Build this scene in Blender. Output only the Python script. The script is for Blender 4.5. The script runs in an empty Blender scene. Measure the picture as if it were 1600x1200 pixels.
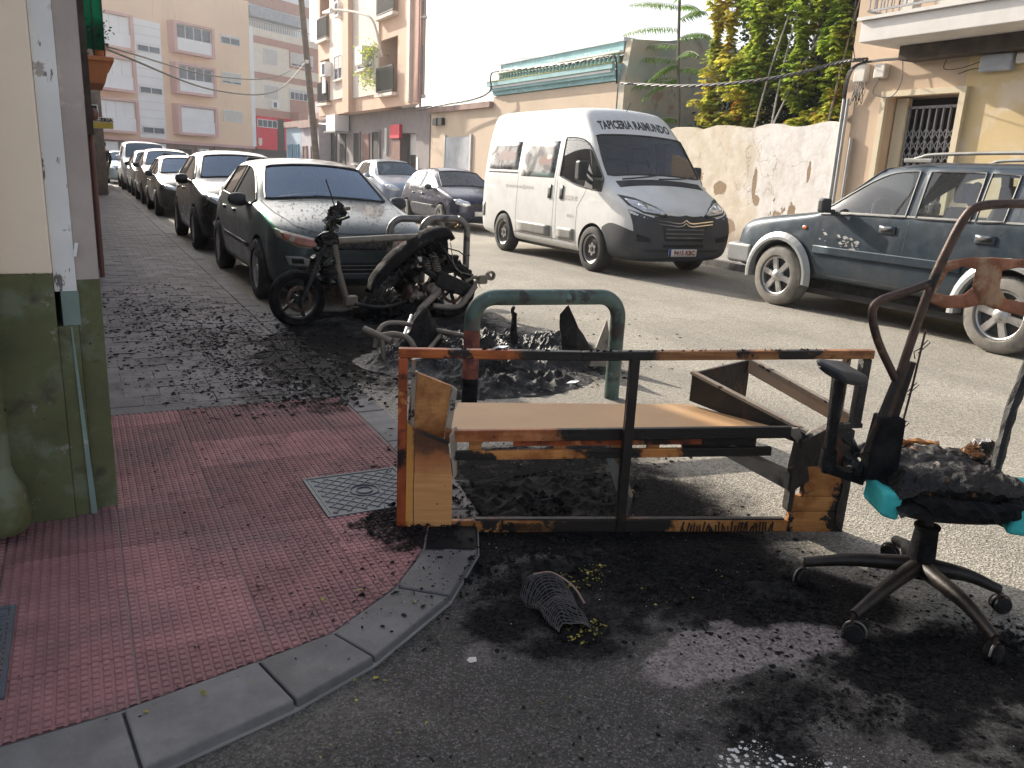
import bpy, bmesh, math, random
from mathutils import Vector, Matrix, noise
from mathutils.bvhtree import BVHTree
R = math.radians
PI = math.pi
sc = bpy.context.scene
C = sc.collection
random.seed(7)
V = Vector

# ---------------------------------------------------------------- camera, sky, sun, exposure
cam_d = bpy.data.cameras.new('camera')
cam = bpy.data.objects.new('camera', cam_d); C.objects.link(cam)
cam_d.sensor_width = 36.0
cam_d.lens = 28.125
cam_d.clip_start = 0.05
cam_d.clip_end = 2000
_M = Matrix(((0.88373797, 0.07761267, -0.46150133), (-0.46537926, 0.24961131, -0.84918569), (0.04928838, 0.96523079, 0.25671032)))
cam.matrix_world = Matrix.Translation((0, 0, 1.45)) @ _M.to_4x4()
sc.camera = cam

SUN_EL, SUN_AZ = 26.0, -13.0          # azimuth measured from +Y towards +X
world = bpy.data.worlds.new('World'); sc.world = world
world.use_nodes = True
wn = world.node_tree
for n_ in list(wn.nodes): wn.nodes.remove(n_)
wo = wn.nodes.new('ShaderNodeOutputWorld'); wb = wn.nodes.new('ShaderNodeBackground')
sky = wn.nodes.new('ShaderNodeTexSky'); sky.sky_type = 'NISHITA'; sky.sun_disc = False
sky.sun_elevation = R(SUN_EL); sky.sun_rotation = R(SUN_AZ)
sky.air_density = 1.0; sky.dust_density = 4.0; sky.ozone_density = 1.0
hs = wn.nodes.new('ShaderNodeHueSaturation'); hs.inputs['Saturation'].default_value = 0.5
wn.links.new(sky.outputs[0], hs.inputs['Color']); wn.links.new(hs.outputs[0], wb.inputs[0])
wb.inputs[1].default_value = 0.135
wn.links.new(wb.outputs[0], wo.inputs[0])
sd = bpy.data.lights.new('sun', 'SUN'); sd.energy = 4.6; sd.angle = R(0.5); sd.color = (1.0, 0.91, 0.77)
so = bpy.data.objects.new('sun', sd); C.objects.link(so)
_dir = V((math.sin(R(SUN_AZ)) * math.cos(R(SUN_EL)), math.cos(R(SUN_AZ)) * math.cos(R(SUN_EL)), math.sin(R(SUN_EL))))
so.rotation_euler = _dir.to_track_quat('Z', 'Y').to_euler(); so.location = (-3, 20, 30)
sc.view_settings.view_transform = 'Standard'
sc.view_settings.look = 'None'
sc.view_settings.gamma = 1
sc.view_settings.exposure = 0.95
sc.view_settings.use_curve_mapping = False

# ---------------------------------------------------------------- materials
class NT:
    def __init__(s, name):
        s.m = bpy.data.materials.new(name); s.m.use_nodes = True
        s.t = s.m.node_tree; s.n = s.t.nodes; s.l = s.t.links
        s.b = s.n['Principled BSDF']; s.o = s.n['Material Output']
        s._pos = None
    def nd(s, ty, **kw):
        n = s.n.new(ty)
        for k, v in kw.items(): setattr(n, k, v)
        return n
    def pos(s):
        if s._pos is None: s._pos = s.nd('ShaderNodeNewGeometry').outputs['Position']
        return s._pos
    def objpos(s):
        return s.nd('ShaderNodeTexCoord').outputs['Object']
    def val(s, a, b=None, op='ADD', clamp=False):
        n = s.nd('ShaderNodeMath', operation=op, use_clamp=clamp)
        for i, x in enumerate((a, b)):
            if x is None: continue
            if isinstance(x, (int, float)): n.inputs[i].default_value = x
            else: s.l.new(x, n.inputs[i])
        return n.outputs[0]
    def noise(s, scale, detail=4, rough=.6, vec=None, stretch=None, dist=0):
        n = s.nd('ShaderNodeTexNoise'); n.inputs['Scale'].default_value = scale
        n.inputs['Detail'].default_value = detail; n.inputs['Roughness'].default_value = rough
        n.inputs['Distortion'].default_value = dist
        v = vec or s.pos()
        if stretch:
            mp = s.nd('ShaderNodeMapping'); mp.inputs['Scale'].default_value = stretch
            s.l.new(v, mp.inputs[0]); v = mp.outputs[0]
        s.l.new(v, n.inputs['Vector']); return n.outputs['Fac']
    def voro(s, scale, feature='F1', out='Distance', vec=None, rnd=1):
        n = s.nd('ShaderNodeTexVoronoi', feature=feature); n.inputs['Scale'].default_value = scale
        n.inputs['Randomness'].default_value = rnd
        s.l.new(vec or s.pos(), n.inputs['Vector']); return n.outputs[out]
    def ramp(s, f, lo, hi, a=0., b=1.):
        n = s.nd('ShaderNodeMapRange', interpolation_type='SMOOTHSTEP')
        n.inputs[1].default_value = lo; n.inputs[2].default_value = hi
        n.inputs[3].default_value = a; n.inputs[4].default_value = b
        s.l.new(f, n.inputs[0]); return n.outputs[0]
    def mix(s, f, a, b):
        n = s.nd('ShaderNodeMix', data_type='RGBA')
        for i, x in ((0, f), (6, a), (7, b)):
            if isinstance(x, (int, float)): n.inputs[i].default_value = x
            elif isinstance(x, tuple): n.inputs[i].default_value = (*x[:3], 1)
            else: s.l.new(x, n.inputs[i])
        return n.outputs[2]
    def scalec(s, c, f):
        n = s.nd('ShaderNodeVectorMath', operation='SCALE')
        if isinstance(c, tuple): n.inputs[0].default_value = c[:3]
        else: s.l.new(c, n.inputs[0])
        s.l.new(f, n.inputs['Scale']); return n.outputs[0]
    def bump(s, h, strength=.4, dist=.01):
        n = s.nd('ShaderNodeBump'); n.inputs['Strength'].default_value = strength; n.inputs['Distance'].default_value = dist
        s.l.new(h, n.inputs['Height']); s.l.new(n.outputs[0], s.b.inputs['Normal']); return n
    def set(s, **kw):
        for k, v in kw.items():
            i = s.b.inputs[k.replace('_', ' ')]
            if hasattr(v, 'links') or hasattr(v, 'is_output'): s.l.new(v, i)
            elif isinstance(v, tuple): i.default_value = (*v[:3], 1)
            else: i.default_value = v
    def ell(s, ells, dist=.35, dscale=2.5):
        """mask of ground ellipses (cx, cy, rx, ry, strength): where fire left its marks"""
        nz = s.nd('ShaderNodeTexNoise'); nz.inputs['Scale'].default_value = dscale; nz.inputs['Detail'].default_value = 5
        s.l.new(s.pos(), nz.inputs['Vector'])
        sub = s.nd('ShaderNodeVectorMath', operation='SUBTRACT'); s.l.new(nz.outputs['Color'], sub.inputs[0]); sub.inputs[1].default_value = (.5, .5, .5)
        scl = s.nd('ShaderNodeVectorMath', operation='SCALE'); s.l.new(sub.outputs[0], scl.inputs[0]); scl.inputs['Scale'].default_value = dist * 2
        add = s.nd('ShaderNodeVectorMath', operation='ADD'); s.l.new(s.pos(), add.inputs[0]); s.l.new(scl.outputs[0], add.inputs[1])
        out = None
        for (cx, cy, rx, ry, st) in ells:
            a = s.nd('ShaderNodeVectorMath', operation='SUBTRACT'); s.l.new(add.outputs[0], a.inputs[0]); a.inputs[1].default_value = (cx, cy, 0)
            b = s.nd('ShaderNodeVectorMath', operation='MULTIPLY'); s.l.new(a.outputs[0], b.inputs[0]); b.inputs[1].default_value = (1 / rx, 1 / ry, 0)
            c = s.nd('ShaderNodeVectorMath', operation='LENGTH'); s.l.new(b.outputs[0], c.inputs[0])
            d = s.ramp(c.outputs['Value'], .45, 1.15, st, 0)
            out = d if out is None else s.val(out, d, 'MAXIMUM')
        return out

def mat(name, col, rough=.6, metal=0., var=.18, vscale=2.5, layers=(), bump=0., bscale=60., bdist=.005, coat=0., spec=None, obj=False, emis=None, stretch=None):
    """plain procedural material: base colour with large and fine variation, then noise-edged layers (colour, scale, lo, hi[, rough])"""
    t = NT(name); vec = t.objpos() if obj else None
    c = t.scalec(col, t.ramp(t.noise(vscale, 5, .6, vec, stretch), .25, .75, 1 - var, 1 + var))
    rg = None
    for L in layers:
        f = t.ramp(t.noise(L[1], 6, .65, vec, L[5] if len(L) > 5 else None), L[2], L[3])
        c = t.mix(f, c, L[0])
        if len(L) > 4 and L[4] is not None:
            n = t.nd('ShaderNodeMix'); t.l.new(f, n.inputs[0])
            if rg is None: n.inputs[2].default_value = rough
            else: t.l.new(rg, n.inputs[2])
            n.inputs[3].default_value = L[4]; rg = n.outputs[0]
    t.set(Base_Color=c, Roughness=rg if rg is not None else rough, Metallic=metal)
    if coat: t.set(Coat_Weight=coat, Coat_Roughness=.06)
    if spec is not None: t.set(Specular_IOR_Level=spec)
    if bump: t.bump(t.noise(bscale, 5, .65, vec), bump, bdist)
    if emis: t.set(Emission_Color=emis[:3], Emission_Strength=emis[3])
    return t.m

def paint(name, col, metal=.5, rough=.32, dust=.25):
    t = NT(name)
    f = t.ramp(t.noise(3, 6, .7), .4, .75, 0, dust)
    c = t.mix(f, col, (.16, .155, .15))
    fl = t.noise(9, 6, .7)
    t.set(Base_Color=c, Metallic=metal, Roughness=t.ramp(fl, .3, .8, rough, rough + .18), Coat_Weight=.45, Specular_IOR_Level=.35, Coat_Roughness=t.ramp(fl, .3, .8, .04, .12))
    return t.m

def glass(name, tint=(.55, .62, .62), rough=.02, fac=.08, dust=.12, gc=(.95, .97, 1)):
    t = NT(name)
    tr = t.nd('ShaderNodeBsdfTransparent'); tr.inputs[0].default_value = (*tint, 1)
    gl = t.nd('ShaderNodeBsdfGlossy'); gl.inputs['Roughness'].default_value = rough; gl.inputs['Color'].default_value = (*gc, 1)
    fr = t.nd('ShaderNodeFresnel'); fr.inputs[0].default_value = 1.5
    f = t.val(t.val(fr.outputs[0], 1.3, 'MULTIPLY'), fac, 'ADD', True)
    mx = t.nd('ShaderNodeMixShader'); t.l.new(f, mx.inputs[0]); t.l.new(tr.outputs[0], mx.inputs[1]); t.l.new(gl.outputs[0], mx.inputs[2])
    df = t.nd('ShaderNodeBsdfDiffuse'); df.inputs[0].default_value = (.45, .43, .40, 1)
    m2 = t.nd('ShaderNodeMixShader'); t.l.new(t.ramp(t.noise(2.2, 5, .6), .35, .75, dust * .3, dust), m2.inputs[0])
    t.l.new(mx.outputs[0], m2.inputs[1]); t.l.new(df.outputs[0], m2.inputs[2]); t.l.new(m2.outputs[0], t.o.inputs[0])
    return t.m

# where the fire marked the ground (x, y, rx, ry, strength)
SOOT = [(2.5, 7.2, 1.5, .95, 1), (2.4, 6.4, 1.5, 1.0, 1), (2.75, 5.5, 1.35, 1.0, 1), (1.7, 6.0, .75, 1.1, .8), (1.85, 2.75, 1.0, .55, 1), (1.5, 2.9, .65, .5, 1), (2.0, 2.15, .75, .42, 1),
        (1.35, 2.05, .42, .38, .75), (2.15, 1.75, .40, .35, 1), (2.3, 1.25, .55, .4, .95), (1.65, 1.3, .4, .25, .6), (2.0, 3.3, .8, .5, .9), (3.3, 1.0, .5, .4, .9)]
SOOTP = [(1.12, 3.0, .2, .26, 1), (1.45, 5.9, .5, 1.2, .85), (.95, 6.3, .8, 1.3, .42), (.8, 7.9, .8, 1.3, .30), (1.2, 4.9, .6, .6, .5), (.5, 5.4, .8, .9, .28), (1.1, 2.75, .3, .15, .8), (.6, 3.6, .8, .9, .25)]

def asphalt():
    t = NT('asphalt_worn')
    ag = t.voro(110, out='Color'); sx = t.nd('ShaderNodeSeparateColor'); t.l.new(ag, sx.inputs[0])
    grain = t.ramp(sx.outputs[0], 0, 1, .62, 1.35)
    big = t.ramp(t.noise(.8, 6, .6), .3, .7, .86, 1.12)
    c = t.scalec((.27, .25, .215), t.val(grain, big, 'MULTIPLY'))
    # tyre-polished darker lanes and patched strip
    c = t.mix(t.ramp(t.noise(1.1, 4, .5, stretch=(1.2, .12, 1)), .5, .68, 0, .35), c, (.13, .125, .12))
    # newer dark surfacing around the corner, then soot
    dk = t.ell([(.6, 1.0, 2.1, 1.5, 1), (-3.5, .2, 4.2, 2.4, 1), (1.4, 2.2, 1.3, 1.0, 1)], .5, 1.6)
    ag2 = t.voro(190, out='Color'); sy = t.nd('ShaderNodeSeparateColor'); t.l.new(ag2, sy.inputs[0])
    darka = t.scalec((.036, .033, .034), t.val(t.ramp(t.val(sy.outputs[1], 4, 'POWER'), 0, 1, .6, 3.0), t.ramp(t.noise(4, 6, .7), .3, .7, .75, 1.3), 'MULTIPLY'))
    c = t.mix(t.val(dk, .9, 'MULTIPLY'), c, darka)
    # stone chips that stay pale
    c = t.mix(t.ramp(t.voro(60), .15, .08, 0, .32), c, (.26, .24, .23))
    st = t.ell(SOOT, .4, 3.0)
    fine = t.noise(6, 10, .8)
    m = t.ramp(t.val(st, t.val(t.val(fine,   .5, 'SUBTRACT'), 2.2, 'MULTIPLY')), .10, .85)
    c = t.mix(m, c, t.scalec((.010, .0095, .010), t.ramp(sx.outputs[2], 0, 1, .5, 1.8)))
    # pale ash ring left beside the chair, dusty ash further out
    pp = t.ramp(t.ell([(1.68, 1.66, .36, .17, 1), (2.0, 1.60, .24, .16, .75), (.98, 1.93, .12, .08, .5), (2.55, 1.0, .35, .15, .4)], .12, 5.0), .35, .7)
    c = t.mix(t.val(pp, .9, 'MULTIPLY'), c, t.scalec((.19, .165, .165), t.ramp(sx.outputs[1], 0, 1, .6, 1.3)))
    wp = t.val(t.ell([(1.42, 1.25, .07, .035, 1), (1.52, 1.2, .08, .04, 1), (1.42, 1.27, .10, .04, 1), (1.6, 1.12, .06, .04, 1)], .06, 9), t.ramp(t.voro(60), .5, .25), 'MULTIPLY')
    c = t.mix(t.ramp(wp, .3, .7), c, (.5, .5, .5))
    h = t.val(t.voro(110), t.val(t.noise(30, 6, .7), .5, 'MULTIPLY'), 'ADD')
    t.set(Base_Color=c, Roughness=.9, Specular_IOR_Level=t.ramp(m, 0, 1, .3, .06))
    t.bump(h, .7, .006)
    return t.m

def pave(name, col, soot=1., joint=None, var=.2, rr=.14):
    t = NT(name)
    oi = t.nd('ShaderNodeObjectInfo')
    c = t.scalec(col, t.val(t.ramp(oi.outputs['Random'], 0, 1, 1 - rr, 1 + rr), t.ramp(t.noise(5, 6, .65), .25, .75, 1 - var, 1 + var), 'MULTIPLY'))
    c = t.mix(t.ramp(t.noise(1.9, 5, .65), .44, .68, 0, .72), c, (col[0] * .35 + .055, col[1] * .35 + .05, col[2] * .35 + .055))
    c = t.mix(t.ramp(t.noise(4.5, 6, .7), .55, .72, 0, .55), c, (col[0] * .45, col[1] * .45, col[2] * .45))
    c = t.mix(t.ramp(t.noise(95, 3, .7), .62, .8, 0, .5), c, (.35, .33, .33))
    c = t.mix(t.ramp(t.noise(70, 3, .7), .30, .22, 0, .6), c, (.03, .028, .028))
    m = t.ell(SOOTP, .4, 3.2)
    f = t.ramp(t.val(m, t.val(t.val(t.noise(12, 7, .75), .5, 'SUBTRACT'), 1.3, 'MULTIPLY')), .22, .7, 0, soot)
    c = t.mix(f, c, (.010, .0095, .010))
    t.set(Base_Color=c, Roughness=.8, Specular_IOR_Level=t.ramp(f, 0, 1, .35, .1))
    t.bump(t.noise(120, 5, .7), .35, .003)
    return t.m

M = {}
M['asphalt'] = asphalt()
M['grey_tile'] = pave('grey_paver', (.17, .155, .16), .95)
M['red_tile'] = pave('red_tile', (.27, .130, .130), .95, rr=.24)
M['kerb'] = pave('kerb_granite', (.155, .148, .148), .95, var=.3)
M['concrete'] = mat('concrete', (.26, .25, .24), .85, var=.2, vscale=3, layers=[((.12, .115, .11), 5, .52, .75)], bump=.3, bscale=40)
M['iron_cover'] = mat('iron_cover', (.085, .098, .115), .6, .1, layers=[((.05, .05, .05), 9, .55, .72), ((.19, .13, .11), 4, .62, .8)], bump=.2, bscale=90)
M['cream'] = mat('cream_render', (.86, .72, .57), .9, var=.07, vscale=1.5, layers=[((.62, .54, .46), 6, .66, .8)], bump=.3, bscale=35)
M['green_dado'] = mat('green_dado_paint', (.100, .108, .045), .75, var=.3, vscale=3.2, layers=[((.15, .17, .11), 5, .50, .66), ((.055, .045, .03), 3.2, .54, .70), ((.22, .20, .17), 13, .62, .68), ((.04, .035, .025), 30, .66, .72)], bump=.35, bscale=22)
M['white_plaster'] = mat('white_plaster', (.74, .74, .73), .9, var=.1, layers=[((.40, .36, .33), 5, .58, .62), ((.17, .15, .14), 9, .60, .64, None, (1.6, 1.6, .6))], bump=.3, bscale=30)
M['taupe_plaster'] = mat('taupe_plaster', (.42, .36, .335), .9, var=.15, layers=[((.55, .46, .41), 3, .62, .66)], bump=.4, bscale=25)
M['teal_paint'] = mat('teal_paint', (.20, .27, .24), .8, layers=[((.40, .40, .40), 7, .62, .68)], bump=.2)
M['brown_wall'] = mat('brown_wall', (.19, .15, .135), .85, var=.2, layers=[((.38, .32, .29), 5, .58, .66)], bump=.4, bscale=18)
M['peach'] = mat('peach_render', (.86, .64, .46), .9, var=.06, vscale=.25, layers=[((.60, .42, .33), .8, .58, .8, None, (3, 3, .4))])
M['row_wall'] = mat('row_wall', (.30, .28, .26), .9, var=.1)
M['pink_frame'] = mat('pink_frame', (.66, .42, .39), .85, var=.08, vscale=.5)
M['white_panel'] = mat('white_panel', (.84, .84, .85), .7, var=.05, vscale=.6)
M['shutter'] = mat('roller_shutter', (.60, .58, .55), .6, var=.05)
M['far_glass'] = mat('window_glass_far', (.09, .11, .15), .12, 0, var=.35, vscale=.9, spec=.8)
M['white_frame'] = mat('white_frame', (.75, .74, .74), .5, var=.03)
M['clay_band'] = mat('clay_band', (.50, .28, .23), .85, var=.08)
M['cream_far'] = mat('cream_far', (.80, .72, .62), .85, var=.06)
M['brown_stone'] = mat('brown_stone', (.22, .15, .13), .8, var=.15)
M['red_shop'] = mat('red_shop', (.72, .015, .05), .5, var=.08)
M['dark_shop'] = mat('dark_shop', (.035, .028, .028), .5)
M['blue_wall'] = mat('blue_wall', (.36, .46, .56), .85, var=.08)
M['blue_shutter'] = mat('blue_shutter', (.17, .32, .42), .6)
M['lilac_wall'] = mat('lilac_wall', (.46, .42, .46), .85, var=.1)
M['grey_base'] = mat('grey_base', (.27, .235, .24), .85, var=.1)
M['peach_near'] = mat('peach_near', (.68, .47, .35), .88, var=.08, vscale=.7)
M['cream_panel'] = mat('cream_panel', (.74, .65, .58), .88, var=.06)
M['dark_open'] = mat('dark_opening', (.02, .018, .018), .8)
M['brown_door'] = mat('brown_door', (.20, .09, .07), .6)
M['beige_house'] = mat('beige_house', (.60, .475, .36), .92, var=.08, vscale=.8, layers=[((.40, .30, .25), 1.6, .60, .75), ((.33, .35, .31), 1.1, .62, .8)], bump=.4, bscale=14)
M['grey_green_wall'] = mat('damp_wall', (.58, .50, .40), .92, var=.15, vscale=1, layers=[((.44, .47, .41), 1.3, .45, .62), ((.44, .29, .22), 2.2, .58, .70)], bump=.5, bscale=12)
M['medianera'] = mat('white_party_wall', (.92, .915, .90), .9, var=.02, vscale=.4)
M['blue_cornice'] = mat('blue_cornice', (.30, .50, .52), .85, var=.12, layers=[((.72, .74, .74), 7, .60, .66)], bump=.3)
M['white_lime'] = mat('white_lime', (.80, .80, .80), .9, var=.06)
M['moss'] = mat('moss_edge', (.36, .36, .14), .95, var=.3, vscale=20)
M['coping'] = mat('coping', (.34, .23, .20), .9, var=.2)
M['yellow_wall'] = mat('yellow_render', (.60, .46, .25), .9, var=.06, vscale=1, layers=[((.66, .55, .42), .6, .50, .60)], bump=.25, bscale=22)
M['sand_wall'] = mat('sand_render', (.54, .41, .30), .9, var=.07, vscale=1.2, bump=.25, bscale=22)
M['sand_trim'] = mat('sand_trim', (.64, .55, .40), .85, var=.05)
M['stone_white'] = mat('stone_white', (.66, .63, .60), .85, var=.08, layers=[((.45, .40, .36), 6, .66, .8)])
M['dark_brown'] = mat('dark_brown_matt', (.07, .055, .045), .95, var=.4, vscale=5)  # mottled dark brown for the soffit beam and reveal strip
M['grille'] = mat('grille_grey', (.22, .22, .23), .5, .5)
M['cable'] = mat('black_cable', (.02, .02, .022), .5)
M['cable_grey'] = mat('grey_cable', (.16, .14, .13), .55)
M['pvc'] = mat('pvc_box', (.58, .55, .50), .5, layers=[((.36, .31, .26), 8, .6, .8)])
M['grey_box'] = mat('grey_box', (.36, .38, .42), .5)
M['galv'] = mat('galvanised', (.42, .42, .42), .45, .5, var=.15)
M['wood_pole'] = mat('wood_pole', (.155, .125, .10), .85, var=.25, vscale=6, bump=.5, bscale=25)
M['terracotta'] = mat('orange_planter', (.52, .19, .075), .75, var=.12, layers=[((.28, .12, .06), 4, .58, .75)])
M['tyre'] = mat('tyre_rubber', (.028, .027, .026), .8, var=.3, vscale=6, layers=[((.10, .09, .08), 7, .5, .8)], bump=.3, bscale=80)
M['tyre_dusty'] = mat('tyre_dusty', (.20, .185, .165), .85, var=.25, vscale=7, layers=[((.06, .055, .05), 5, .55, .75)], bump=.3, bscale=80)
M['alloy'] = mat('alloy_wheel', (.50, .49, .48), .35, .7, var=.15, layers=[((.16, .14, .12), 14, .55, .75)])
M['dark_plastic'] = mat('dark_plastic', (.035, .037, .042), .55, var=.2, layers=[((.10, .095, .09), 5, .55, .85)])
M['bumper_grey'] = mat('bumper_grey', (.055, .058, .068), .6, var=.15, vscale=2, layers=[((.11, .105, .10), 4, .58, .85)])
M['trim_grey'] = mat('trim_grey', (.22, .22, .21), .55, layers=[((.36, .34, .30), 6, .5, .8)])
M['seat_cloth'] = mat('seat_cloth', (.05, .052, .06), .9)
M['seat_light'] = mat('dash_cover', (.55, .50, .42), .8)
M['lamp_glass'] = mat('lamp_glass', (.62, .64, .66), .12, .35, var=.35, vscale=14, coat=1)
M['lamp_clear'] = mat('lamp_inner', (.80, .82, .85), .10, .8, var=.2, vscale=20)
M['orange_lens'] = mat('orange_lens', (.70, .16, .04), .2, coat=1)
M['scorched_lamp'] = mat('scorched_lamp', (.33, .105, .06), .35, var=.3, vscale=9, layers=[((.30, .27, .22), 5, .56, .62)], coat=.7)
M['lamp_rim'] = mat('scorched_lamp_rim', (.28, .25, .20), .45, var=.3, vscale=8, coat=.4)
M['dark_steel'] = mat('dark_steel_wheel', (.07, .068, .065), .5, .4, var=.3, vscale=9)
M['chrome'] = mat('chrome', (.75, .75, .76), .15, 1.)
M['plate'] = mat('number_plate', (.78, .76, .72), .45, var=.03)
M['plate_blue'] = mat('plate_blue', (.02, .06, .32), .5)
M['plate_ink'] = mat('plate_ink', (.28, .04, .03), .5)
M['ink'] = mat('van_lettering', (.045, .05, .055), .6)
M['ink_grey'] = mat('van_lettering_grey', (.40, .38, .35), .6)
M['glass_car'] = glass('car_glass', (.42, .50, .52), .02, .05, .06, (.7, .85, 1))  # bluish gloss colour stands in for reflected blue sky
M['glass_clear'] = glass('car_glass_clear', (.90, .96, .94), .02, .02, .06)
M['glass_dark'] = glass('car_glass_dark', (.10, .12, .14), .03, .14, .08)
M['windscreen_sky'] = glass('windscreen_sky_tint', (.12, .16, .22), .03, .11, .04, (.60, .76, 1))  # blue of the reflected sky put into gloss and glass colour
M['interior'] = mat('car_interior', (.045, .047, .052), .9)

def charred(name, rust=None, gloss=.35, bump=1., scale=26, orange=0., white=0., spec=.5):
    t = NT(name)
    f = t.noise(scale, 8, .75)
    c = t.mix(t.ramp(t.noise(scale * .5, 6, .7), .35, .7), (.006, .006, .007), (.022, .021, .022))
    if rust:
        c = t.mix(t.ramp(t.noise(5, 7, .7), .62 - orange, .74 - orange), c, rust)
        c = t.mix(t.ramp(t.noise(13, 6, .7), .66 - orange, .74 - orange), c, (.42, .36, .28))
    if white: c = t.mix(t.ramp(t.noise(17, 6, .7), .74 - white, .80 - white), c, (.45, .43, .40))
    t.set(Base_Color=c, Roughness=t.ramp(t.noise(8, 4, .6), .35, .65, gloss, gloss + .35), Specular_IOR_Level=spec)
    t.bump(f, bump, .02)
    return t.m
M['char'] = charred('charred_plastic', gloss=.34, bump=1, spec=.32)
M['char_matt'] = charred('charred_matt', gloss=.75, bump=.8, spec=.15)
M['char_gloss'] = charred('melted_plastic', gloss=.12, bump=1, scale=14)
M['char_ash'] = charred('charred_ash', gloss=.5, bump=1, white=.12)
M['burnt_steel'] = charred('burnt_steel', (.075, .045, .03), .4, .5, 30, .0)
M['pale_steel'] = mat('heat_bleached_steel', (.21, .18, .145), .55, .25, var=.25, vscale=7, layers=[((.07, .05, .045), 6, .54, .66), ((.24, .12, .07), 9, .62, .72)], bump=.4, bscale=40)
M['rust_red'] = mat('blistered_rust', (.27, .105, .055), .65, .2, var=.35, vscale=11, layers=[((.36, .22, .13), 7, .50, .60), ((.20, .035, .03), 4, .60, .68), ((.03, .022, .02), 8, .60, .68), ((.50, .38, .26), 24, .66, .72)], bump=.8, bscale=45, bdist=.006)
M['rust_dark'] = mat('dark_rust', (.075, .045, .035), .5, .4, var=.4, vscale=9, layers=[((.22, .12, .075), 8, .58, .68), ((.015, .014, .014), 5, .55, .65)], bump=.5, bscale=50)
M['frame_paint'] = mat('scorched_frame_paint', (.30, .062, .018), .42, .1, var=.4, vscale=10, layers=[((.52, .20, .06), 9, .58, .66), ((.02, .014, .012), 3.2, .48, .58, .3), ((.02, .015, .012), 22, .60, .68)], bump=.4, bscale=40)
M['frame_black'] = mat('burnt_frame', (.022, .017, .015), .45, .3, var=.4, vscale=9, layers=[((.16, .045, .015), 4, .60, .70)], bump=.5, bscale=50)

def burnmat(name, c0, c1, spans=(), edge=0., rough=.5, obj=True, scorch=.5, grain=(3, 60, 60)):
    """veneered board or painted steel that has burnt: 'spans' are charred stretches along local x (x0, x1, softness)"""
    t = NT(name); vec = t.objpos()
    gr = t.noise(1, 6, .65, vec, stretch=grain)
    c = t.mix(t.ramp(gr, .3, .7), c0, c1)
    c = t.mix(t.ramp(t.noise(6, 6, .65, vec), .42, .62, 0, .75), c, (c0[0] * .45, c0[1] * .30, c0[2] * .22))
    sp = t.nd('ShaderNodeSeparateXYZ'); t.l.new(vec, sp.inputs[0])
    n = t.val(t.val(t.noise(7, 7, .7, vec), .5, 'SUBTRACT'), .55, 'MULTIPLY')
    m = t.ramp(t.noise(4.3, 7, .72, vec), scorch, scorch + .09)
    for (x0, x1, sf) in spans:
        x = t.val(sp.outputs['X'], n)
        q = t.val(t.ramp(x, x0 - sf, x0 + sf), t.ramp(x, x1 - sf, x1 + sf, 1, 0), 'MULTIPLY'); m = t.val(m, q, 'MAXIMUM')
    z = t.ramp(t.val(m, t.val(t.val(t.noise(45, 5, .7, vec), .5, 'SUBTRACT'), .5, 'MULTIPLY')), .35, .7)
    c = t.mix(t.ramp(m, .05, .5, 0, .7), c, (.10, .035, .012))
    c = t.mix(z, c, (.016, .012, .010))
    c = t.mix(t.ramp(t.noise(38, 3, .6, vec), .70, .74), c, (.03, .02, .016))
    t.set(Base_Color=c, Roughness=t.ramp(z, 0, 1, rough, .5), Specular_IOR_Level=.4)
    t.bump(t.val(gr, t.val(t.noise(60, 6, .7, vec), z, 'MULTIPLY')), .5, .006)
    return t.m
WO0, WO1 = (.42, .175, .05), (.56, .26, .085)
M['plywood'] = burnmat('scorched_board', WO0, WO1, scorch=.60)
M['shelf_board'] = mat('tan_shelf_board', (.46, .275, .135), .6, var=.07, vscale=4, layers=[((.05, .03, .02), 16, .70, .74), ((.30, .13, .06), 3.5, .66, .8)])
M['board_edge'] = mat('pale_board_edge', (.33, .27, .21), .7, var=.2, vscale=9, layers=[((.03, .02, .018), 14, .56, .62), ((.40, .20, .09), 6, .6, .7)], bump=.4)
M['char_wood'] = mat('charred_wood', (.022, .017, .014), .6, var=.4, vscale=9, layers=[((.11, .035, .012), 5, .56, .68)], bump=.9, bscale=30, bdist=.008)
M['foam'] = mat('turquoise_foam', (.045, .42, .42), .9, var=.12, vscale=12, layers=[((.03, .09, .09), 12, .66, .76)], bump=.4, bscale=50)
M['rack_paint'] = mat('rack_paint', (.075, .115, .10), .5, .1, var=.3, vscale=8, layers=[((.035, .03, .028), 6, .52, .62), ((.17, .065, .05), 9, .60, .68), ((.13, .20, .19), 15, .62, .68)], bump=.4, bscale=50)
M['rack_rust'] = mat('rack_rust', (.24, .075, .045), .75, .1, var=.35, vscale=12, layers=[((.10, .03, .035), 9, .5, .62), ((.30, .22, .18), 16, .62, .70)], bump=.7, bscale=55)
M['rack_grey'] = mat('rack_grey', (.20, .19, .18), .45, .6, var=.3, vscale=6, layers=[((.05, .04, .035), 6, .54, .64)])
M['weave'] = mat('woven_mesh', (.07, .065, .085), .6, var=.4, vscale=16)
M['weave_wire'] = mat('woven_mesh_wire', (.30, .20, .15), .5)
M['leaf_litter'] = mat('yellow_litter', (.32, .27, .05), .8, var=.5, vscale=30)
M['scrap_pale'] = mat('pale_scrap', (.6, .56, .5), .7)
M['bark'] = mat('bark', (.20, .17, .14), .9, var=.3, vscale=8)
M['bark_pale'] = mat('pale_stem', (.42, .39, .36), .8, var=.2)

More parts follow.
